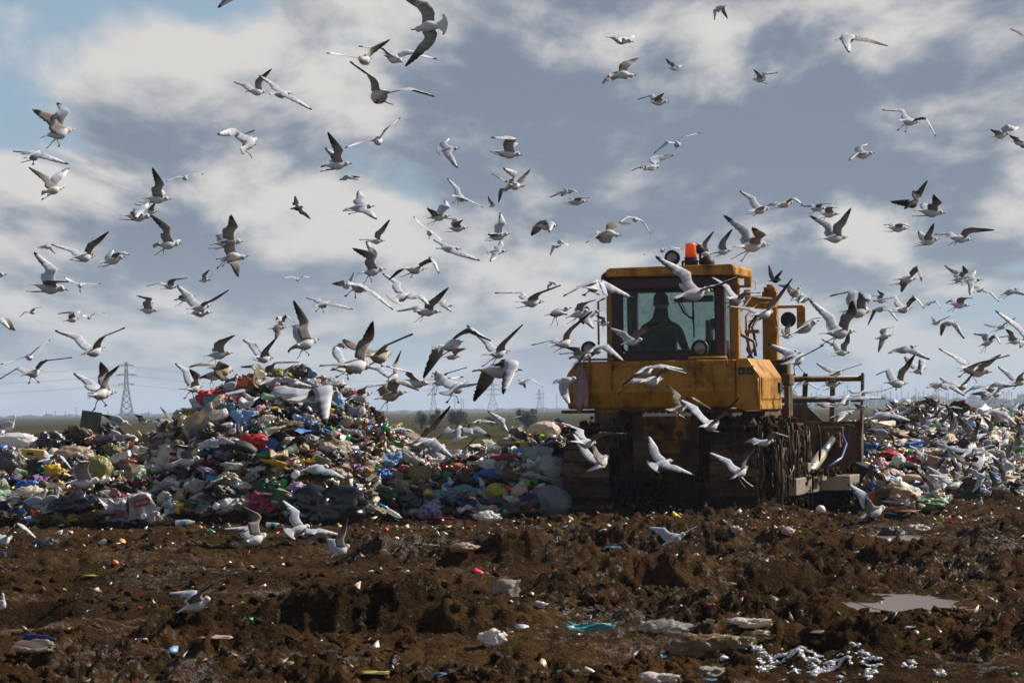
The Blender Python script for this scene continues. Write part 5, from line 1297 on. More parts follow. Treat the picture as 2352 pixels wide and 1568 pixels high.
# --- pieces lying in the foreground mud
G_F = "rubbish lying in the foreground mud"
for a in ((1357, 1440, 112, 24, (.06, .36, .38), "teal and clear torn bag draped over the mud in the middle foreground", "sheet", "plastic_bag", "bag"), (1520, 1440, 104, 34, (.34, .32, .29), "large hazy grey bag lying right of the teal torn bag", "clear", "plastic_bag", "bag"),
          (1132, 1462, 66, 36, (.68, .60, .54), "whitish bag with faint red print beside the deep rut", "bag", "plastic_bag", "bag"), (1722, 1426, 84, 26, (.66, .56, .47), "cream peaked film bag above the big brown sack", "bag", "plastic_bag", "bag"),
          (1610, 1478, 150, 72, (.20, .125, .055), "big mud-brown sack bulging out of the foreground mud", "bag", "sack", "sack"), (1700, 1478, 60, 40, (.28, .18, .09), "tan wrinkled bag joined to the big brown sack's right side", "bag", "plastic_bag", "bag"),
          (1740, 1470, 70, 30, (.30, .20, .10), "ochre crumpled film right of the tan wrinkled bag", "bag", "plastic_film", "film"), (1634, 1546, 70, 40, (.34, .30, .24), "grey-beige folded bag under the big brown sack", "rag", "plastic_bag", "bag"),
          (1636, 1564, 50, 10, (.04, .20, .36), "blue film edge under the grey-beige folded bag", "wrap", "plastic_film", "film"), (858, 1553, 66, 14, (.55, .44, .04), "yellow twisted film at the bottom of the picture", "wrap", "plastic_film", "film"),
          (1515, 1556, 80, 34, (.64, .55, .50), "pinkish white rumpled film at the bottom, before the brown sack", "bag", "plastic_film", "film"), (1160, 1350, 60, 40, (.32, .25, .20), "muddy torn paper standing up in the churned mud", "cloth", "paper", "paper"),
          (1236, 1384, 30, 34, (.60, .52, .52), "white plastic strip right of the standing torn paper", "wrap", "plastic_strip", "strip"), (80, 1497, 90, 26, (.52, .42, .34), "dull clear sheet pressed over a clod by the left puddle", "csheet", "plastic_sheet", "sheet"),
          (498, 1470, 62, 14, (.58, .42, .36), "white and red crumpled paper near the shallow puddle", "wrap", "paper", "paper"), (330, 1468, 24, 26, (.6, .36, .3), "pale pink scrap standing beside the dark bank", "wrap", "scrap", "scrap"),
          (205, 1327, 30, 10, (.30, .45, .02), "lime green scrap on the churned mud of the left side", "wrap", "scrap", "scrap"), (1408, 1256, 34, 14, (.02, .26, .34), "teal knotted strip on the mud below the bulldozer's tracks", "wrap", "plastic_strip", "strip"),
          (1808, 1224, 28, 18, (.58, .38, .30), "salmon pink bag on the mud in front of the hanging cord", "bag", "plastic_bag", "bag"), (1690, 1222 + 8, 30, 16, (.5, .42, .36), "whitish bag half sunk in mud before the right track", "bag", "plastic_bag", "bag"),
          (2050, 1222, 60, 36, (.06, .05, .045), "dark rock-like mud-covered bag by the flat wet patch", "bag", "plastic_bag", "bag"), (2105, 1215, 44, 30, (.40, .33, .28), "rumpled grey film on the dark mud-covered bag", "bag", "plastic_film", "film"),
          (1960, 1197, 10, 6, (.4, .5, .02), "tiny lime scrap near the gull landing by the blade", "wrap", "scrap", "scrap"), (1062, 1262, 60, 22, (.38, .27, .17), "tan torn film beside the low ridge in the middle", "bag", "plastic_film", "film"),
          (985, 1255, 36, 20, (.30, .19, .10), "brown paper scrap left of the tan torn film", "wrap", "paper", "paper"), (1630, 1390, 26, 18, (.30, .03, .03), "dark red scrap in the mud left of the long puddle", "wrap", "scrap", "scrap"),
          (575, 1302, 16, 16, (.60, .40, .28), "small peach scrap upright on the churned mud", "bag", "scrap", "scrap"), (1885, 1462, 44, 14, (.55, .50, .50), "silvery white strip between two mud lumps", "wrap", "plastic_strip", "strip"),
          (10, 1270, 10, 26, (.02, .14, .30), "blue scrap cut by the left edge below the low gull", "wrap", "scrap", "scrap"), (1302, 1545, 52, 10, (.03, .22, .08), "green strip of film near the bottom middle", "wrap", "plastic_strip", "strip"),
          (108, 1245, 60, 18, (.10, .10, .08), "dull grey bag lump on the mud left of the torn crate", "bag", "plastic_bag", "bag"), (2080, 1396, 30, 12, (.45, .36, .30), "pale scrap at the near rim of the bright puddle", "wrap", "scrap", "scrap")):
    bag(a[0], a[1], a[2], a[3], a[4], a[5], a[6], a[7], a[8], None, G_F)
b_ = bottle(92, 1472, 74, -4, (.02, .02, .10), "dark blue bottle lying by the left puddle", "navy", None, None, G_F)
hl = hit(1968 - 100, 1180)
o = obj("ball", MB().lathe([(0.02, -.5), (.3, -.4), (.46, -.2), (.5, 0), (.46, .2), (.3, .4), (.02, .5)], 16).mesh("ball", MAT["plain"], True), None, (.66, .58, .50)); p_ = hit(1885, 1182) or P(1885, 1180, 45); o.location = p_ + Vector((0, 0, .05)); o.scale = (.12,) * 3; tag(o, "small white ball with red ring on the mud beside the push arm", "ball")
obj("red_ring", MB().lathe([(.505, -.06), (.51, 0), (.505, .06)], 16, close=False).mesh("ring", MAT["plain"], True), o, CH["red"]).rotation_euler = (.6, .3, 0)
# crumbled white foam
fm = [lump_mesh(1, 1.1, 2.6, s + 90, .7) for s in range(4)]
pts = []
for (x0, y0, x1, y1, n_, sp_) in ((1715, 1475, 1770, 1520, 90, 8), (1745, 1535, 1800, 1515, 60, 8), (1800, 1512, 1850, 1500, 60, 7), (1845, 1515, 1880, 1522, 40, 7), (1870, 1545, 1950, 1515, 90, 8), (1970, 1500, 2020, 1532, 60, 7), (1958, 1480, 1975, 1490, 14, 5),
                                  (1990, 1545, 2010, 1542, 14, 6), (1655, 1510, 1668, 1520, 12, 5), (2080, 1535, 2095, 1530, 14, 6), (2150, 1545, 2165, 1552, 12, 5), (1985, 1560, 2000, 1555, 8, 5), (1925, 1560, 1935, 1558, 8, 5), (1815, 1541, 1835, 1545, 8, 5)):
    for k in range(n_ * 3):
        t_ = prng.random(); q = hit(x0 + (x1 - x0) * t_ + prng.gauss(0, sp_ * .75), y0 + (y1 - y0) * t_ + prng.gauss(0, sp_ * .55))
        if q: pts.append(q)
s = .005 + .015 * lr.random(len(pts)) ** 1.7
fp_ = np.array(pts); fp_[:, 2] = gh(fp_[:, 0], fp_[:, 1]) + s * .35
o = scatter("foam_crumbs", fm, fp_, np.stack([s * 2.0, s * 1.6, s * .7], 1), lr.random((len(pts), 3)) * [.6, .6, 6.28], None, MAT["foam"])
o["label"] = "crumbled white foam strewn right of the big brown sack"
# ------------------------------------------------------------------ gulls
KB, KC = 0.25, 735.0
TILES = {}
for j, y0 in (("A", 0.0), ("B", 367.5), ("C", 735.0)):
    for i in range(4): TILES[j + str(i)] = (588.0 * i, y0, 0.25)
TILES["D"] = (0, 0, 1.0)
TILES["E0"], TILES["E1"], TILES["E2"] = (0, 1091.0, .33352), (784.4, 1091.0, .33352), (1568.7, 1091.0, .33303)
TILES["R1"], TILES["R5"] = (1952.3, 918.7, .16992), (861.3, 941.7, .19531)
WHITE, UNDER_SHADE, GREYU, DARK, BLACK = (.58, .565, .55), (.29, .255, .225), (.33, .35, .40), (.05, .044, .042), (.018, .018, .02)  # second tone: pale underwing darkened, with the shade of undersides put into its colour
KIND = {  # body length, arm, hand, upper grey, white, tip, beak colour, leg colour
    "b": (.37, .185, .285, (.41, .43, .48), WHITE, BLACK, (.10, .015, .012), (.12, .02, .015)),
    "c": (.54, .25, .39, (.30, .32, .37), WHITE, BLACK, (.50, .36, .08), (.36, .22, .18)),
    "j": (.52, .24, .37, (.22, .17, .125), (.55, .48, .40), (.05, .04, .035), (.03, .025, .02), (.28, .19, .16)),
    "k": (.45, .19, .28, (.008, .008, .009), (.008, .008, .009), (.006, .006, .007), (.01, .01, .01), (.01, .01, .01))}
def smooth01(t): return max(0.0, min(1.0, t)) ** 2 * (3 - 2 * max(0.0, min(1.0, t)))
def orth(v, a):
    v = v - a * v.dot(a)
    return v.normalized() if v.length > 1e-6 else Vector((0, 0, 0))
GULL_N = [0]
def build_gull(name, kind, flags, tail2, beak2, w1, w2, foot2, label, group):
    L, Li, Lh, c_up, c_wh, c_tip, c_bk, c_lg = KIND[kind]
    seed = GULL_N[0]; GULL_N[0] += 1
    rg = random.Random(seed * 17 + 5)
    t2, b2 = Vector(tail2), Vector(beak2)
    sh2 = b2 + (t2 - b2) * .36
    cand = [(b2 - t2).length / L]
    for wg in (w1, w2):
        if wg:
            a, b_ = Vector(wg[0]), Vector(wg[1])
            cand += [(a - sh2).length / (Li * 1.12), (b_ - a).length / (Lh * 1.05), (b_ - sh2).length / ((Li + Lh) * .98)]
    S = max(cand) * 1.01
    Y = FPX / S
    k = 1.0
    pts2 = [t2, b2] + ([Vector(foot2)] if foot2 else [])
    if 'g' in flags and foot2:                       # stands: feet on what is under them
        h = hit_q(foot2[0], foot2[1])
        if h: k, Y = h.y / Y, h.y
    else:
        lim = 1e9
        for q in pts2 + [Vector(x[1]) for x in (w1, w2) if x]:
            h = hit_q(q.x, q.y)
            if h: lim = min(lim, h.y - 0.35)
        for x0, y0, x1, y1, d in ((1300, 615, 1800, 1185, 44.2), (1795, 855, 2005, 1180, 47.6)):    # keep clear of the machine
            if 'h' not in flags and any(x0 - 20 < q.x < x1 + 20 and y0 < q.y < y1 for q in pts2): lim = min(lim, d)
        if Y > lim: k, Y = lim / Y, lim
    if 'h' in flags: k, Y = 53.0 / Y, 53.0
    L, Li, Lh = L * k, Li * k, Lh * k
    Sp = FPX / Y
    bd = -1.0 if 't' in flags else 1.0
    lb = (b2 - t2).length / Sp
    dz = bd * math.sqrt(max(0.0, L * L - lb * lb))
    if 'p' in flags: dz = 0.0
    B, T = P(b2.x, b2.y, Y + dz / 2), P(t2.x, t2.y, Y - dz / 2)
    f = (B - T).normalized()
    C = B + (T - B) * .36
    W = []
    for sgn, wg in ((-1, w1), (1, w2)):
        if not wg: W.append(None); continue
        a, b_ = Vector(wg[0]), Vector(wg[1])
        li = (a - sh2).length / Sp; lh = (b_ - a).length / Sp
        da = sgn * max(math.sqrt(max(0.0, (Li * .98) ** 2 - li * li)), .30 * Li * (1 - abs(f.y))); dh = sgn * min(.75 * Lh, math.sqrt(max(0.0, Lh * Lh - lh * lh)))
        W.append((P(a.x, a.y, C.y + da), P(b_.x, b_.y, C.y + da + dh)))
    hint = Vector((0, .8, .5)) if 'v' in flags else (Vector((0, -.8, .5)) if 'd' in flags else Vector((0, 0, 1)))
    flip = False
    if W[0] and W[1]:
        r = orth((W[0][0] + W[0][1]) - (W[1][0] + W[1][1]), f)
        if 'v' not in flags and 'd' not in flags and abs(f.y) < .9: r = (r * abs(f.y) + orth(Vector((0, -1, 0)), f) * (1.3 * (1 - abs(f.y)))).normalized()
    elif W[0]:
        r = orth(W[0][0] + W[0][1] - C * 2, f)
        if abs(f.y) < .9: r = (r * .35 + orth(Vector((0, -1, 0)), f)).normalized()
    else: r = Vector((0, 0, 0))
    if r.length < .5 or 's' in flags: r = orth(Vector((0, -1, 0)) if abs(f.y) < .8 else Vector((1, 0, 0)), f)
    u = r.cross(f)
    if u.dot(hint) < 0: r = -r; u = -u; flip = True
    if W[0] and not W[1] and 'o' not in flags:                          # the hidden wing mirrors the seen one
        mir = lambda q: C + (q - C) - r * (2 * (q - C).dot(r))
        W[1] = (mir(W[0][0]), mir(W[0][1]))
    verts, faces, cols = [], [], []
    origin = P(foot2[0], foot2[1], Y) if ('g' in flags and foot2) else C
    # body
    raise_ = .085 * L / .37 * (1.0 if 's' in flags else .0)
    Bx = B - u * raise_
    fx = (Bx - T).normalized(); ux = orth(u, fx)
    ks = L / .37
    ST = [(.105, .008, .010, .0), (.125, .016, .018, .004), (.16, .026, .028, .007), (.20, .030, .031, .007), (.25, .026, .027, .002), (.31, .036, .038, -.004), (.39, .050, .050, -.008), (.48, .054, .053, -.010), (.58, .049, .046, -.008), (.68, .034, .032, -.002), (.76, .024, .020, .003), (.82, .024, .012, .004)]
    fan = .125 if 'f' in flags else .042
    if 'f' in flags: ST = ST[:-2] + [(.73, .034, .022, .001), (.79, .055, .014, .003), (.85, .080, .008, .004), (.92, .106, .004, .003), (.97, .122, .003, .002), (1.0, fan, .002, .0)]
    else: ST += [(.88, .034, .006, .004), (.96, fan * .92, .003, .002), (1.0, fan * .80, .002, .0)]
    NS = 12
    for si, (s, rw, rh, zo) in enumerate(ST):
        c = Bx + (T - Bx) * s + ux * (zo * ks)
        if raise_: c = c + ux * (raise_ * (1 - smooth01((s - .14) / .22))) + fx * (-.05 * ks * (1 - smooth01((s - .1) / .25)) * .35)
        for q in range(NS):
            an = 2 * math.pi * q / NS
            arch = 0
            if s > .9: arch = -0.006 * ks * (math.cos(an) ** 2)
            back_ = fx * (.045 * ks * math.cos(an) ** 2 * (s - .72) / .28) if 'f' in flags and s > .8 else fx * 0
            verts.append(c + r * (rw * ks * math.cos(an)) + ux * (rh * ks * math.sin(an) + arch) + (back_ if s > .9 else fx * 0))
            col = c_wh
            if kind == "j":
                m_ = .5 + .5 * mnoise.noise(Vector((s * 30, q * .9, seed)))
                col = tuple(a * (1 - .45 * m_) + b_ * .45 * m_ for a, b_ in zip(c_wh, c_up))
            if math.sin(an) > .25 and .36 < s < .74 and kind != "k": col = c_up
            if s > .93 and kind == "j": col = c_tip
            if kind == "b" and .17 < s < .23 and abs(math.cos(an)) > .8 and -.1 < math.sin(an) < .6: col = (.09, .08, .08)
            if kind in "cj" and .13 < s < .18 and abs(math.cos(an)) > .7 and math.sin(an) > -.1: col = (.25, .22, .2)
            cols.append(col)
        if si:
            o_ = len(verts) - 2 * NS
            for q in range(NS):
                q2 = (q + 1) % NS
                faces.append((o_ + q, o_ + q2, o_ + NS + q2, o_ + NS + q))
    faces.append(tuple(range(NS - 1, -1, -1)))
    faces.append(tuple(len(verts) - NS + q for q in range(NS)))
    # wings
    def wing(Wp, side, tipT):
        S0 = C + r * (side * .034 * ks) + u * (.018 * ks)
        Wr, Tp = Wp
        d1, dh_ = (Wr - S0), (Tp - Wr)
        n1, nh = d1.normalized(), dh_.normalized()
        b1 = orth(-f, n1)
        b2_ = orth(b1 * .6 - f * .5, nh)
        if b2_.length < .5: b2_ = orth(b1, nh)
        if b1.length < .5: b1 = b2_
        if b2_.dot(b1) < -.2: b2_ = orth(b1, nh)
        st = []
        for i, (s, ch, le) in enumerate(((0, .128, .030), (.14, .130, .027), (.28, .126, .024), (.42, .131, .019), (.56, .126, .016), (.70, .128, .018), (.84, .120, .022), (1.0, .116, .026))):
            q = S0 + d1 * s - b1 * (le * ks) + b1 * (.016 * ks * math.sin(s * math.pi))
            st.append((q, b1 if s < .8 else (b1 + b2_).normalized(), ch * ks, n1, 0.0))
        hs = [.10, .20, .30, .40, .50, .58, .66, .74, .80, .86, .91, .96, 1.0]
        for i, s in enumerate(hs):
            ch = .106 * (1 - s) ** .66 + .010
            notch = 1.0 if i % 2 == 0 else (.93 - .10 * s)
            bend = (b2_ + nh * (.55 * s)).normalized()
            q = Wr + dh_ * (s * .985) - b2_ * (.026 * ks * (1 - s)) + b2_ * (.012 * ks * s * s)
            st.append((q, bend, ch * ks * notch, nh, s))
        base = len(verts)
        CS = ((0.0, .0), (.10, .010), (.35, .013), (.70, .006), (1.0, .0012))
        up_n = None
        for sti, (q, bk, ch, sp_, hsn) in enumerate(st):
            nrm = sp_.cross(bk) * (-side)
            nrm.normalize()
            for top in (1, -1):
                for cs, th in CS:
                    cam_ = .055 * ch * math.sin(min(1, cs * 1.1) * math.pi) - .03 * ch * cs
                    v = q + bk * (ch * cs) + nrm * (cam_ + top * th * ks * .55)
                    verts.append(v)
                    if kind == "k": col = c_up
                    elif top > 0:
                        col = c_up
                        if kind == "j" or 'y' in flags:
                            m_ = mnoise.noise(Vector((cs * 5 + 3, hsn * 9 + seed, len(verts) * .37)))
                            col = tuple(a + (b_ - a) * (.35 if m_ > 0 else 0) for a, b_ in zip(c_up if kind == "j" else (.42, .42, .45), (.10, .08, .06)))
                        if hsn > .0 and kind == "b": col = tuple(a + (b_ - a) * smooth01(hsn * 2.2 - .1) * (1 if cs < .5 else .45) for a, b_ in zip(col, (.74, .74, .75)))
                        if cs >= .99 and hsn == 0: col = tuple(min(.8, a * 1.6) for a in col)
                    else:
                        col = UNDER_SHADE if kind != "j" else (.36, .29, .22)
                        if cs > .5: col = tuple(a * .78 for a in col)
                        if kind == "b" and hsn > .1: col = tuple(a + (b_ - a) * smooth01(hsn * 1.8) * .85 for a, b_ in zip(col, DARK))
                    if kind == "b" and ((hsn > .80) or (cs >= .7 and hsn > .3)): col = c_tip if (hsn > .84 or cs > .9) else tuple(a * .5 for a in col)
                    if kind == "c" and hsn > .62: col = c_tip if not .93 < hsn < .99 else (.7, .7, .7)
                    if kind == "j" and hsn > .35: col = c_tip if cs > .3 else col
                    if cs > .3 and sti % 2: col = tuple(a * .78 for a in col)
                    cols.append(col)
        NC = len(CS)
        for i in range(len(st) - 1):
            a, b_ = base + i * 2 * NC, base + (i + 1) * 2 * NC
            for c_ in range(NC - 1):
                faces.append((a + c_, a + c_ + 1, b_ + c_ + 1, b_ + c_)); faces.append((a + NC + c_ + 1, a + NC + c_, b_ + NC + c_, b_ + NC + c_ + 1))
            faces.append((a + NC, a, b_, b_ + NC)); faces.append((a + NC - 1, a + 2 * NC - 1, b_ + 2 * NC - 1, b_ + NC - 1))
        faces.append(tuple(base + c_ for c_ in range(NC)) + tuple(base + 2 * NC - 1 - c_ for c_ in range(NC)))
        e = base + (len(st) - 1) * 2 * NC
        faces.append(tuple(e + NC - 1 - c_ for c_ in range(NC)) + tuple(e + NC + c_ for c_ in range(NC)))
    def folded(side):
        base = len(verts)
        prof = [(.30, .006, .004), (.36, .030, .010), (.46, .042, .014), (.58, .040, .014), (.70, .030, .012), (.80, .020, .009), (.90, .013, .006), (1.0, .009, .005), (1.07, .003, .003)]
        for s, hgt, th in prof:
            c = Bx + (T - Bx) * s + ux * ((.020 - .01 * abs(s - .5)) * ks) + r * (side * (.048 * (1 - max(0, s - .5) * 1.35)) * ks)
            for q in range(8):
                an = 2 * math.pi * q / 8
                verts.append(c + r * (side * th * ks * math.cos(an)) + ux * (hgt * ks * math.sin(an)))
                col = c_up if s < .80 else (c_tip if s < 1.05 else (.6, .6, .6))
                if .72 < s < .8 and kind != "j" and math.sin(an) < -.3: col = c_wh
                cols.append(col)
        for i in range(len(prof) - 1):
            for q in range(8):
                q2 = (q + 1) % 8
                faces.append((base + i * 8 + q, base + i * 8 + q2, base + i * 8 + 8 + q2, base + i * 8 + 8 + q))
        faces.append(tuple(base + q for q in range(8))); faces.append(tuple(base + (len(prof) - 1) * 8 + q for q in range(8)))
    if not W[0] and not W[1]:
        folded(1); folded(-1)
    else:
        rs = 1
        for Wp in W:
            if Wp is None: continue
            side = -1 if flip else 1
            if Wp is W[1]: side = -side
            wing(Wp, side, None)
    vs = [v - origin for v in verts]
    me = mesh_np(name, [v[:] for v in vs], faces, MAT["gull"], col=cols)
    bm = bmesh.new(); bm.from_mesh(me); bmesh.ops.recalc_face_normals(bm, faces=bm.faces[:]); bm.to_mesh(me); bm.free()
    o = obj(name, me, loc=origin)
    tag(o, label, "crow" if kind == "k" else "gull", group)
    # beak
    hb = Bx + (T - Bx) * .125 + ux * (.004 * ks) + ux * raise_ - fx * (.016 * ks * (1 if raise_ else 0))
    tipb = B if not raise_ else hb + (fx * .93 - ux * .12).normalized() * (.05 * ks)
    d_ = tipb - hb
    t = MB(); t.tube([hb - origin - fx * .01 * ks, hb + d_ * .55 + ux * .001 - origin, hb + d_ * .9 - ux * .002 * ks - origin, hb + d_ - ux * .007 * ks - origin], [.0085 * ks, .0062 * ks, .0045 * ks, .001], 6)
    t.build("beak", MAT["horn"], o, smooth=True, color=c_bk)
    # legs
    if foot2:
        fp = P(foot2[0], foot2[1], Y)
        for s_ in (-1, 1):
            hip = Bx + (T - Bx) * .60 - ux * (.045 * ks) + r * (s_ * .020 * ks)
            off = r * (s_ * .026 * ks) + fx * (s_ * .012 * ks) + (Vector((s_ * .018 * ks, 0, rg.uniform(-.01, .01) * ks)) if 'g' not in flags else Vector((s_ * .02 * ks, 0, 0)))
            ft = fp + off
            if 'g' in flags: ft.z = fp.z
            kn = hip.lerp(ft, .45) - fx * (.012 * ks)
            dn = Vector((0, 0, -1)) if 'g' not in flags else fx
            if 'g' not in flags: dn = (ft - hip).normalized() * .8 - fx * .25
            t = MB(); rr_ = .0042 * ks
            t.tube([hip - origin, kn - origin, ft - origin], [rr_ * 1.7, rr_, rr_], 5)
            e1 = r * (.018 * ks)
            a_, b_, c_ = ft - origin, ft + dn * (.040 * ks) + e1 - origin, ft + dn * (.040 * ks) - e1 - origin
            th = orth(ux, dn.normalized()) * (.003 * ks)
            t.add([a_ - th, b_ - th, c_ - th, a_ + th, b_ + th, c_ + th], [(0, 2, 1), (3, 4, 5), (0, 1, 4, 3), (1, 2, 5, 4), (2, 0, 3, 5)])
            t.build("leg", MAT["horn"], o, smooth=False, color=c_lg)
    return o
_hq = {}
def hit_q(px, py):
    if py < 840: return None
    return hit(px, py)
def nums(s, tx, ty, k):
    v = [float(x) for x in s.replace(",", " ").split()]
    return [(tx + v[i] * k, ty + v[i + 1] * k) for i in range(0, len(v), 2)]
def flock(table, group):
    for row in table.strip().splitlines():
        row = row.strip()
        if not row: continue
        head, body, wa, wb, ft, label = [x.strip() for x in row.split("|")]
        hp = head.split()
        tile, kind, fl = hp[0], hp[1], (hp[2] if len(hp) > 2 else "")
        tr = TILES[tile]
        tb = nums(body, *tr)
        a = nums(wa, *tr) if wa else None
        b_ = nums(wb, *tr) if wb else None
        f_ = nums(ft, *tr)[0] if ft else None
        build_gull("crow" if kind == "k" else "gull", kind, fl, tb[0], tb[1], a, b_, f_, label, group)
